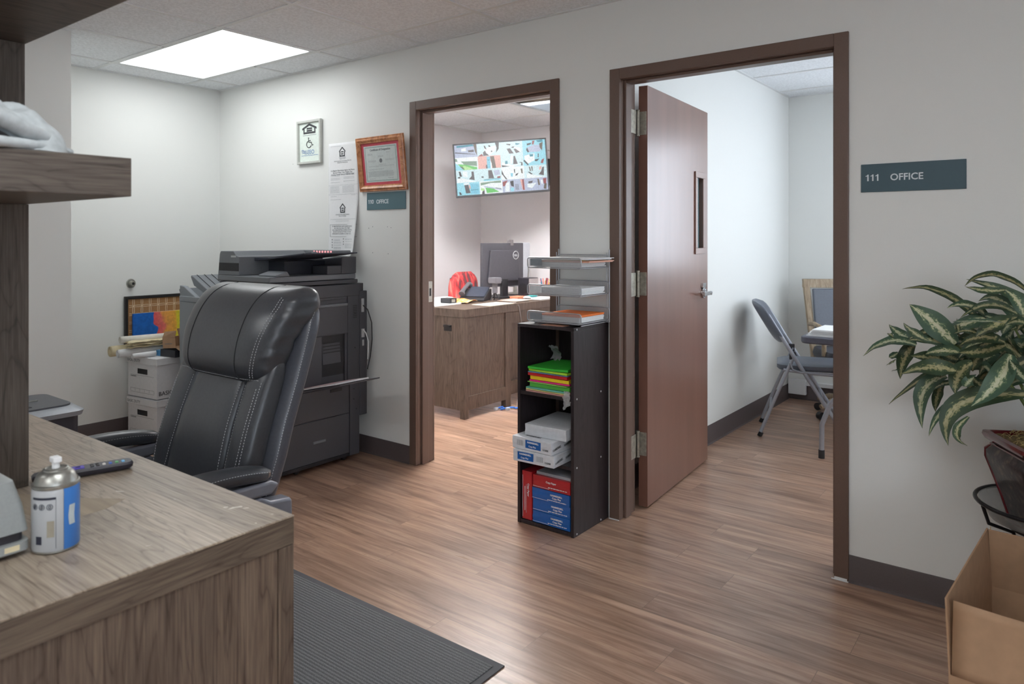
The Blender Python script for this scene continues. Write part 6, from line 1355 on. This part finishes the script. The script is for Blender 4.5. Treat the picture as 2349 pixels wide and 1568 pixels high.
# ================================================================ OFFICE 111 CONTENTS
fc_grey = plain('folding_chair_metal', rgb(160,163,172), 0.4, 0.35, noise=0.04); vinyl = plain('grey_vinyl', rgb(92,98,110), 0.38, noise=0.06, nscale=80, spec=.6)
t = thing('folding_chair', 'grey metal folding chair with padded vinyl seat at the table', 'chair', (-1.33, 5.03, 0))
ya, yb = 4.815, 5.235
for i, y in enumerate((ya, yb)):
    b = MB(); b.tube([(-1.055,y,0.020),(-1.20,y,0.250),(-1.37,y,0.525),(-1.535,y,0.800)],0.0125,10); o = obj('frame_rail', b, fc_grey, t, smooth=60)
    b = MB(); b.tube([(-1.585,y+.018*(1-2*i),0.018),(-1.50,y+.018*(1-2*i),0.235),(-1.41,y+.018*(1-2*i),0.455),(-1.375,y+.018*(1-2*i),0.54)],0.0115,10); obj('rear_leg', b, fc_grey, t, smooth=60)
    for x, yy in ((-1.052,y),(-1.588,y+.018*(1-2*i))): obj('rubber_foot', MB().cyl((x,yy,0.0008),(x+(.012 if x < -1.3 else -.012),yy,0.028),0.0155,seg=14), black_m, t)
    b = MB(); b.tube([(-1.44,y+.02*(1-2*i)*1.1,0.445),(-1.30,y+.02*(1-2*i)*1.1,0.432),(-1.05,y+.02*(1-2*i)*1.1,0.424)],0.010,8); b.tube([(-1.40,y-.012*(1-2*i),.50),(-1.385,y-.012*(1-2*i),.455),(-1.34,y-.012*(1-2*i),.440),(-1.29,y-.012*(1-2*i),.442)],.006,8); obj('seat_bracket', b, fc_grey, t, smooth=60)
    obj('hinge_cap', MB().box(-1.405,-1.365,y-.010+.018*(1-2*i),y+.010+.018*(1-2*i),0.515,0.565), black_m, t, bevel=.004)
b = MB(); b.tube([(-1.155,ya+.01,.18),(-1.155,yb-.01,.18)],.008,8); b.tube([(-1.52,ya+.03,.18),(-1.52,yb-.03,.18)],.008,8); b.tube([(-1.205,ya+.01,.262),(-1.205,yb-.01,.262)],.008,8); obj('cross_bar', b, fc_grey, t, smooth=60)
b = MB(); b.loft([rr_ring(-1.47,-1.05,ya+.036,yb-.036,.440,.06), rr_ring(-1.48,-1.04,ya+.026,yb-.026,.452,.06), rr_ring(-1.48,-1.04,ya+.026,yb-.026,.474,.06), rr_ring(-1.45,-1.06,ya+.05,yb-.05,.486,.06)]); obj('seat', b, vinyl, t, smooth=50)
b = MB(); R = []
for i in range(15):
    u = i/14; z = .615+.265*u; g = (1-abs(2*u-1)**5)**.4 if 0 < u < 1 else .3; cx_ = -1.420-.60*(z-.615); rg = []
    for q in range(36):
        a = 2*pi*q/36; yy = .228*g**.5*math.copysign(abs(cos(a))**.5,cos(a)); xx = .024*g*math.copysign(abs(sin(a))**.7,sin(a)); rg.append(Vector((cx_+xx-.055*(1-(yy/.228)**2), (ya+yb)/2+yy, z+.02*0)))
    R.append(rg)
b.loft(R); obj('backrest', b, vinyl, t, smooth=60)
t.location = (-1.393, 5.021, 0); t.rotation_euler = (0, 0, radians(17))
# table
t = thing('folding_table', 'dark grey folding table with papers in office 111', 'table', (-0.40, 4.78, 0))
b = MB(); b.loft([rr_ring(-1.23,0.55,4.42,5.13,.682,.05,8), rr_ring(-1.235,0.555,4.415,5.135,.690,.05,8), rr_ring(-1.235,0.555,4.415,5.135,.717,.05,8), rr_ring(-1.23,0.55,4.42,5.13,.722,.05,8)]); obj('table_top', b, plain('table_grey', rgb(84,86,98), .5, noise=.08), t, smooth=30)
for s_, x in ((1,-1.10),(-1,0.40)):
    for y in (4.50, 5.05):
        b = MB(); b.tube([(x-.03*s_,y,.03),(x-.028*s_,y,.20),(x+.02*s_,y,.33),(x+.10*s_,y,.42),(x+.13*s_,y,.56),(x+.13*s_,y,.681)],.0145,10); obj('leg', b, fc_grey, t, smooth=60)
        obj('leg_cap', MB().cyl((x-.03*s_,y,.0008),(x-.03*s_,y,.05),.0175,seg=14), black_m, t)
    b = MB(); b.tube([(x+.02*s_,4.51,.33),(x+.02*s_,5.04,.33)],.010,8); obj('cross_bar', b, fc_grey, t, smooth=60)
stack('paper_stack', -1.19, -0.97, 4.47, 4.75, .7228, .040, white_m, 'fanned stack of white papers at the end of the folding table', 7, 31, fan=.018)
stack('paper_stack', -0.92, -0.70, 4.50, 4.78, .7228, .030, white_m, 'second stack of white papers further along the folding table', 5, 32, fan=.010)
# swivel chair with oak frame
t = thing('swivel_armchair', 'oak framed swivel chair with grey padded back behind the table', 'chair', (-1.20, 5.50, 0))
Mk = Matrix.Translation((-1.27, 5.75, 0)) @ Matrix.Rotation(radians(33), 4, 'Z') 
def back_y(z): return 0.03+(z-.45)*.22
b = MB()
for sx_ in (-1, 1): b.prism([(sx_*.235,.40),(sx_*.195,.40),(sx_*.215,.99),(sx_*.260,.99)], 'y', -.02, .02, Matrix.Translation((0,.06,0)) @ Matrix(((1,0,0,0),(0,1,.22,-.10),(0,0,1,0),(0,0,0,1))))
b.prism([(-.262,.925),(.262,.925),(.258,.990),(-.258,.990)], 'y', -.019, .019, Matrix.Translation((0,.06,0)) @ Matrix(((1,0,0,0),(0,1,.22,-.10),(0,0,1,0),(0,0,0,1))))
obj('back_frame', b.xform(Mk), oak_m, t, bevel=.004)
b = MB(); b.box(-.205,.205,-.045,-.021,.52,.920, Matrix.Translation((0,.06,0)) @ Matrix(((1,0,0,0),(0,1,.22,-.10),(0,0,1,0),(0,0,0,1)))); obj('back_pad', b.xform(Mk), vinyl, t, bevel=.012, seg=3)
b = MB(); b.loft([rr_ring(-.24,.24,-.37,.03,.43,.06), rr_ring(-.25,.25,-.38,.03,.46,.06), rr_ring(-.24,.24,-.37,.02,.50,.06)]); obj('seat', b.xform(Mk), plain('dark_vinyl', rgb(58,58,66),.45), t, smooth=50)
b = MB(); b.cyl((0,-.10,.09),(0,-.10,.43),.026,seg=16); obj('gas_lift', b.xform(Mk), black_m, t)
for i in range(5):
    a = radians(128+72*i); d = Vector((cos(a), sin(a), 0)); c0 = Vector((0,-.10,.13))
    b = MB(); b.tube([c0, c0+d*.18+Vector((0,0,-.01)), c0+d*.265+Vector((0,0,-.04))],[.028,.024,.018],10); obj('base_arm', b.xform(Mk), oak_m, t, smooth=50)
    p = c0+d*.265; obj('caster', MB().cyl((p.x-.018*d.y,p.y+.018*d.x,.0285),(p.x+.018*d.y,p.y-.018*d.x,.0285),.0275,seg=18).xform(Mk), black_m, t, smooth=40)
for sx_ in (-1,1):
    b = MB(); b.tube([(sx_*.25,.04,.66),(sx_*.27,-.12,.68),(sx_*.27,-.26,.67),(sx_*.26,-.29,.60),(sx_*.25,-.26,.47)],.016,10); obj('arm', b.xform(Mk), oak_m, t, smooth=60)
# white raceway and outlet box on the far wall
t = thing('cable_raceway', 'white cable raceway and box low on the far wall of office 111', 'cable cover', (-1.2, 6.04, .05))
obj('box', MB().box(-1.765,-1.63,6.005,6.044,.045,.165), white_m, t, bevel=.003); obj('channel', MB().box(-1.629,0.9,6.02,6.0495,.119,.150), white_m, t, bevel=.002)

# ================================================================ POTTED PLANT, STAND, CARTON
PXc, PYc = -0.030, 2.692
t = thing('plant_stand', 'round black wire plant stand under the red pot', 'plant stand', (PXc, PYc, 0))
iron = plain('black_iron', rgb(34,33,36), 0.35, 0.5)
b = MB(); b.tube([(PXc+.187*cos(a),PYc+.187*sin(a),.497) for a in [2*pi*i/48 for i in range(48)]],.0062,10,closed=True); b.tube([(PXc+.10*cos(a),PYc+.10*sin(a),.424) for a in [2*pi*i/40 for i in range(40)]],.005,8,closed=True); obj('ring', b, iron, t, smooth=60)
b = MB()
for a in (0.2, 0.2+pi/2): b.tube([(PXc-.10*cos(a),PYc-.10*sin(a),.424),(PXc+.10*cos(a),PYc+.10*sin(a),.424)],.0045,8)
obj('cross_bar', b, iron, t)
for i in range(4):
    a = 0.55+i*pi/2; b = MB(); b.tube([(PXc+.187*cos(a),PYc+.187*sin(a),.492),(PXc+.17*cos(a),PYc+.17*sin(a),.44),(PXc+.10*cos(a),PYc+.10*sin(a),.415),(PXc+.08*cos(a),PYc+.08*sin(a),.30),(PXc+.07*cos(a),PYc+.07*sin(a),.12),(PXc+.095*cos(a),PYc+.085*sin(a),.006)],.0055,8); obj('leg', b, iron, t, smooth=60)
gk = N('dusty_glaze_tray'); gk.b.inputs['Base Color'].default_value = rgb(160,160,158); gk.b.inputs['Roughness'].default_value = .3; gk.b.inputs['Alpha'].default_value = .45
b = MB(); b.lathe([(0.0,.4296),(.11,.4296),(.150,.446),(.172,.480),(.1795,.4985),(.175,.4985),(.167,.482),(.147,.450),(.108,.434),(0,.434)],(PXc,PYc,0),44); tag(obj('plant_saucer', b, gk.m, smooth=60), 'clear grey plastic saucer in the ring of the plant stand', 'saucer')

t = thing('potted_plant', 'leafy plant with cream streaked leaves in a glossy dark red square pot', 'plant', (PXc, PYc, .4355))
redg = plain('oxblood_glaze', rgb(92,22,28), 0.18, noise=0.25, nscale=18, coat=.6)
k = N('mottled_dark_glaze'); k.b.inputs['Roughness'].default_value = .35
mp = k.coord((30,30,30)); n_ = k.n('ShaderNodeTexNoise', Scale=1.5, Detail=6.0); k.l(mp, 0, n_, 'Vector'); r = k.ramp(n_, 'Fac', [(0.35, rgb(26,22,24)), (0.55, rgb(52,42,42)), (0.7, rgb(96,84,72))]); k.l(r, 'Color', k.b, 'Base Color'); k.bump(n_, 'Fac', .5, .002)
PM = Matrix.Translation((PXc, PYc, 0)) @ Matrix.Rotation(radians(28), 4, 'Z')
def sq(hw_, z, r=.02): return rr_ring(-hw_, hw_, -hw_, hw_, z, min(r, hw_*.4), 5)
b = MB(); b.loft([sq(.070,.4358), sq(.078,.44), sq(.092,.50), sq(.112,.57), sq(.124,.61), sq(.125,.63), sq(.114,.648), sq(.108,.656)]); obj('pot', b.xform(PM), k.m, t, smooth=40)
b = MB(); b.loft([sq(.104,.6565,.015), sq(.126,.668,.015), sq(.132,.680,.015), sq(.130,.690,.015), sq(.116,.692,.015), sq(.108,.684,.015), sq(.106,.672,.015)], caps=False); obj('rim', b.xform(PM), redg, t, smooth=40)
b = MB()
for sx_, sy_ in ((-1,-1),(1,-1),(1,1),(-1,1)): b.tube([(sx_*h_*.965, sy_*h_*.965, z) for h_, z in ((.078,.442),(.092,.50),(.112,.57),(.124,.61),(.124,.633),(.110,.650))],.0055,8)
b.tube([(.109*x,.109*y,.651) for x, y in ((-1,-1),(1,-1),(1,1),(-1,1))],.005,6,closed=True); obj('corner_bead', b.xform(PM), redg, t, smooth=60)
b = MB(); b.grid(lambda u, v: Vector((-.106+.212*u, -.106+.212*v, .682+.006*sin(17*u)*sin(13*v))), 12, 12); obj('soil', b.xform(PM), plain('moss_fill', rgb(112,94,60), .9, noise=.4, nscale=120, bump=.6), t)
rs = random.Random(4); b = MB()
for i in range(90):
    x, y = rs.uniform(-.10,.10), rs.uniform(-.10,.10); a = rs.uniform(0,6.28); L_2 = rs.uniform(.02,.05)
    P = [Vector((max(-.105,min(.105,x+L_2*u*cos(a+u))), max(-.105,min(.105,y+L_2*u*sin(a+u))), .688+.010*sin(pi*u))) for u in (0,.3,.6,1)]; b.tube(P,.0008,4)
o = obj('dry_moss', b.xform(PM), plain('straw', rgb(172,150,98), .8), t); o['kind'] = 'stuff'
def leaf_material():
    k = N('variegated_leaf'); k.b.inputs['Roughness'].default_value = .42; k.b.inputs['Specular IOR Level'].default_value = .35
    tc = k.n('ShaderNodeTexCoord'); sp_ = k.n('ShaderNodeSeparateXYZ'); k.l(tc, 'UV', sp_, 0)
    d = k.n('ShaderNodeMath', operation='SUBTRACT'); d.inputs[1].default_value = .5; k.l(sp_, 1, d, 0); ab = k.n('ShaderNodeMath', operation='ABSOLUTE'); k.l(d, 0, ab, 0)
    mp = k.n('ShaderNodeMapping'); mp.inputs['Scale'].default_value = (9, 5, 1); k.l(tc, 'UV', mp, 'Vector')
    oi = k.n('ShaderNodeObjectInfo'); cm = k.n('ShaderNodeCombineXYZ'); rm = k.n('ShaderNodeMath', operation='MULTIPLY'); rm.inputs[1].default_value = 40; k.l(oi, 'Random', rm, 0); k.l(rm, 0, cm, 0); k.l(rm, 0, cm, 1)
    ad = k.n('ShaderNodeVectorMath', operation='ADD'); k.l(mp, 0, ad, 0); k.l(cm, 0, ad, 1)
    n_ = k.n('ShaderNodeTexNoise', Scale=1.6, Detail=6.0, Roughness=.7, Distortion=.4); k.l(ad, 0, n_, 'Vector')
    s_ = k.n('ShaderNodeMath', operation='MULTIPLY_ADD'); s_.inputs[1].default_value = -1.0; k.l(ab, 0, s_, 0); k.l(n_, 'Fac', s_, 2)
    r = k.ramp(s_, 0, [(0.25, rgb(66,90,72)), (0.345, rgb(92,114,84)), (0.385, rgb(176,178,140)), (0.50, rgb(200,198,170))])
    r2 = k.ramp(oi, 'Random', [(0.0, (0.60,0.54,0.42,1)), (0.30, (0.80,0.76,0.62,1)), (0.6, (1,1.0,0.96,1)), (1.0, (0.92,1.0,1.0,1))])
    m = k.mix(r, 'Color', r2, 'Color', 1.0, 'MULTIPLY'); k.t.links.new(m.outputs[2], k.b.inputs['Base Color']); k.bump(n_, 'Fac', .15, .001); return k.m
leaf_mm = leaf_material()
LEAVES=[((-0.37,2.617,0.959),(-0.451,2.607,1.0),(-0.532,2.646,0.905),0.0357),((-0.387,2.687,0.96),(-0.428,2.667,0.985),(-0.469,2.736,1.007),0.0304),((-0.315,2.486,0.993),(-0.343,2.426,1.012),(-0.394,2.538,1.035),0.0339),((-0.371,2.623,0.965),(-0.424,2.686,0.92),(-0.405,2.55,0.855),0.0393),((-0.258,2.583,0.976),(-0.311,2.521,1.052),(-0.383,2.575,1.092),0.0607),((-0.267,2.606,0.969),(-0.322,2.537,1.002),(-0.386,2.549,0.98),0.0304),((-0.245,2.541,0.958),(-0.297,2.559,0.968),(-0.341,2.566,0.938),0.0429),((-0.251,2.515,0.904),(-0.325,2.561,0.919),(-0.387,2.446,0.89),0.0464),((-0.255,2.616,0.907),(-0.312,2.579,0.937),(-0.373,2.526,0.936),0.0429),((-0.292,2.672,0.862),(-0.384,2.629,0.851),(-0.352,2.614,0.695),0.0464),((-0.302,2.696,0.838),(-0.335,2.741,0.779),(-0.32,2.65,0.745),0.0268),((-0.259,2.692,0.839),(-0.299,2.66,0.853),(-0.342,2.703,0.798),0.0161),((-0.211,2.525,0.932),(-0.263,2.55,0.893),(-0.255,2.539,0.83),0.0464),((-0.206,2.693,0.795),(-0.325,2.74,0.77),(-0.339,2.647,0.665),0.025),((-0.085,2.559,0.849),(-0.316,2.517,0.84),(-0.268,2.491,0.683),0.0536),((-0.217,2.494,0.777),(-0.271,2.435,0.734),(-0.221,2.495,0.69),0.0214),((-0.115,2.481,0.971),(-0.135,2.495,0.882),(-0.207,2.441,0.818),0.0536),((-0.132,2.548,0.988),(-0.203,2.571,0.954),(-0.247,2.53,0.959),0.0393),((-0.132,2.549,0.998),(-0.198,2.509,1.033),(-0.249,2.565,0.972),0.0321),((-0.102,2.493,1.077),(-0.169,2.573,1.046),(-0.192,2.406,1.024),0.0411),((-0.102,2.645,1.067),(-0.138,2.707,1.038),(-0.138,2.558,1.018),0.0321),((-0.102,2.653,1.07),(-0.176,2.607,1.138),(-0.253,2.65,1.05),0.0232),((-0.134,2.482,1.062),(-0.18,2.42,1.075),(-0.249,2.419,1.06),0.0179),((-0.148,2.69,1.046),(-0.179,2.606,1.069),(-0.209,2.714,1.057),0.0161),((-0.08,2.685,1.14),(-0.18,2.735,1.234),(-0.241,2.646,1.152),0.025),((-0.127,2.558,1.15),(-0.179,2.519,1.142),(-0.234,2.584,1.155),0.0214),((-0.086,2.504,1.084),(-0.094,2.493,1.139),(-0.134,2.533,1.153),0.0321),((-0.256,2.669,0.989),(-0.249,2.549,1.03),(-0.269,2.721,1.042),0.0125),((-0.186,2.5,1.016),(-0.215,2.447,1.048),(-0.256,2.502,1.016),0.0125),((-0.157,2.682,0.956),(-0.197,2.606,0.937),(-0.237,2.731,0.875),0.05),((-0.193,2.6,0.955),(-0.215,2.566,0.924),(-0.212,2.557,0.901),0.0304),((-0.075,2.519,0.894),(-0.107,2.465,0.932),(-0.116,2.451,0.962),0.0286),((-0.079,2.632,0.997),(-0.113,2.703,0.95),(-0.127,2.566,1.014),0.0393),((-0.075,2.491,1.059),(-0.102,2.534,1.074),(-0.128,2.481,1.053),0.025),((-0.419,2.569,0.982),(-0.422,2.503,1.004),(-0.445,2.568,0.995),0.0143),((-0.428,2.662,0.925),(-0.444,2.64,0.911),(-0.452,2.635,0.909),0.0196),((-0.405,2.492,0.927),(-0.431,2.562,0.905),(-0.42,2.407,0.918),0.005),((-0.402,2.589,0.881),(-0.429,2.641,0.871),(-0.424,2.518,0.885),0.0071),((-0.178,2.641,0.83),(-0.206,2.671,0.851),(-0.233,2.646,0.876),0.025),((-0.167,2.653,0.879),(-0.186,2.581,0.945),(-0.201,2.629,0.879),0.0321),((-0.201,2.513,0.897),(-0.232,2.554,0.862),(-0.223,2.467,0.867),0.0286),((-0.252,2.58,0.931),(-0.285,2.601,0.931),(-0.318,2.618,0.963),0.0286),((-0.225,2.695,0.963),(-0.263,2.666,0.986),(-0.293,2.678,0.97),0.0286),((-0.108,2.64,0.941),(-0.124,2.631,0.934),(-0.152,2.594,0.855),0.0357),((-0.077,2.569,1.089),(-0.084,2.506,1.075),(-0.103,2.535,1.033),0.0357),((-0.116,2.697,1.022),(-0.146,2.731,0.98),(-0.128,2.701,0.949),0.0321),((-0.064,2.59,1.122),(-0.093,2.577,1.105),(-0.091,2.513,1.053),0.0286),((-0.151,2.54,1.015),(-0.169,2.53,0.988),(-0.206,2.58,0.978),0.0286)]

VIEW = Vector((-.15, -1, .35)).normalized()
def leaf(P0, P1, P2, w, seed):
    P0, P1, P2 = Vector(P0), Vector(P1), Vector(P2); r_ = random.Random(seed)
    up = (Vector((0,0,1))*r_.uniform(.3,1.0)+Vector((r_.uniform(-.3,.3),-1,0))*r_.uniform(.5,1.0)).normalized(); fold = r_.uniform(.10,.30); n = 14; m = 6
    def fn(u, v):
        p = P0*(1-u)**2+P1*2*u*(1-u)+P2*u*u; tg = ((P1-P0)*(1-u)+(P2-P1)*u); tg = tg.normalized() if tg.length > 1e-6 else Vector((0,0,1))
        s_ = tg.cross(up); s_ = s_.normalized() if s_.length > 1e-4 else tg.orthogonal().normalized(); nn = s_.cross(tg).normalized()
        ww = 1.02*w*(sin(pi*min(1,(u*.93+.07))**.85))**.9*.62; ww = max(ww, .0006)*(1 if u < .999 else .02)
        q = (v-.5)*2; return p+s_*ww*q*.95+nn*(-fold*ww*(1-abs(q))*1.0+.0016*sin(18*u+seed)*abs(q))
    b = MB(); b.grid(fn, n, m, uv=True); return b
for i, (a, m_, c_, w) in enumerate(LEAVES):
    obj('leaf', leaf(a, m_, c_, w, i), leaf_mm, t, smooth=80)
# the side of the plant away from the doorway
rs = random.Random(21)
for i in range(48):
    if i < 20: a = rs.uniform(-1.2, 1.5); R_ = rs.uniform(.22,.42); sx_ = PXc+rs.uniform(0,.08)
    else: a = rs.uniform(2.0, 4.9); R_ = rs.uniform(.12,.30); sx_ = PXc+rs.uniform(-.17,.06)
    z0 = rs.uniform(.86,1.12) if i < 20 else rs.uniform(.88,1.06); s0 = Vector((sx_, PYc+.05*sin(a)*.5, z0))
    e = Vector((sx_+R_*cos(a), min(2.86, PYc+R_*sin(a)*.55), z0+rs.uniform(-.18,.12))); m_ = (s0+e)/2+Vector((0,0,rs.uniform(.04,.12))); obj('leaf', leaf(s0, m_, e, rs.uniform(.026,.038), 100+i), leaf_mm, t, smooth=80)
stemm = plain('green_stem', rgb(92,112,54), .5, noise=.2, nscale=30)
for (x, y, tx, ty, tz) in ((-.02,0,-.10,-.03,1.06),(.015,.02,.02,.01,1.16),(-.035,.01,-.20,.0,1.02),(.03,-.01,.12,-.01,1.10),(0,-.03,-.06,-.06,.98),(-.03,-.02,-.28,-.02,.98)):
    b = MB(); S = Vector((PXc+x,PYc+y,.685)); E_ = Vector((PXc+tx,PYc+ty,tz)); M_ = Vector((PXc+x*1.2,PYc+y,.685+(tz-.685)*.65)); b.tube([S*(1-u)**2+M_*2*u*(1-u)+E_*u*u for u in [j/10 for j in range(11)]],[.0062-.0035*j/10 for j in range(11)],8); obj('stem', b, stemm, t, smooth=60)

# open cardboard box in the right foreground
kraft_in = kraft
t = thing('cardboard_box', 'large open brown cardboard box in front of the potted plant', 'box', (0.09, 2.27, 0))
Mx = Matrix.Translation((-0.212, 1.975, 0)) @ Matrix.Rotation(radians(-4.4), 4, 'Z')      # local origin = front left corner on the floor
w, l, hb, T = 0.50, 0.585, 0.272, 0.004
b = MB(); b.box(0,w,0,T,.001,hb); b.box(0,w,l-T,l,.001,hb); b.box(0,T,T,l-T,.001,hb); b.box(w-T,w,T,l-T,.001,hb); b.box(T,w-T,T,l-T,.001,.006); obj('walls', b.xform(Mx), kraft, t)
def flap(P, nm='flap'): b = MB(); b._add(P, [(0,1,2,3)]); bmesh.ops.subdivide_edges(b.b, edges=b.b.edges, cuts=4, use_grid_fill=True); return obj(nm, b.xform(Mx), kraft, t, solid=T)
flap([(.002,.0,hb),(.002,l,hb),(-.004,l-.03,.450),(-.006,0,.450)]); flap([(.004,l-.002,hb),(w-.004,l-.002,hb),(w,l-.04,.448),(.0,l-.04,.450)]); flap([(w-.002,l,hb),(w-.002,0,hb),(w+.05,.02,.44),(w+.05,l,.44)])
fl = MB(); fl.grid(lambda u, v: Vector((.006+(w-.012)*u, .002+.020*v+.006*sin(pi*u)*sin(pi*v), hb+.168*v*(1-.02*sin(5*u)))), 12, 8); obj('flap', fl.xform(Mx), kraft, t, solid=T, smooth=40)
b = MB(); b.box(T+.0005,.0055,T+.01,l-.01,.18,.1815); b.tube([(0.001,l-.006,hb+.001),(.0,l-.004,.447)],.0016,6); obj('crease', b.xform(Mx), plain('kraft_edge', rgb(196,170,134), .8), t)
b = MB(); b.box(.20,.34,.30,.45,.0075,.215); tag(obj('packaged_item', b.xform(Mx), plain('pale_package', rgb(188,190,196), .5), bevel=.003), 'pale package with a red edge inside the cardboard box', 'package')
o_ = bpy.data.objects['packaged_item']; rb = MB(); rb.box(.1995,.3405,.2995,.4505,.2155,.222); obj('red_edge', rb.xform(Mx), plain('red_edge', rgb(190,60,40), .5), o_)
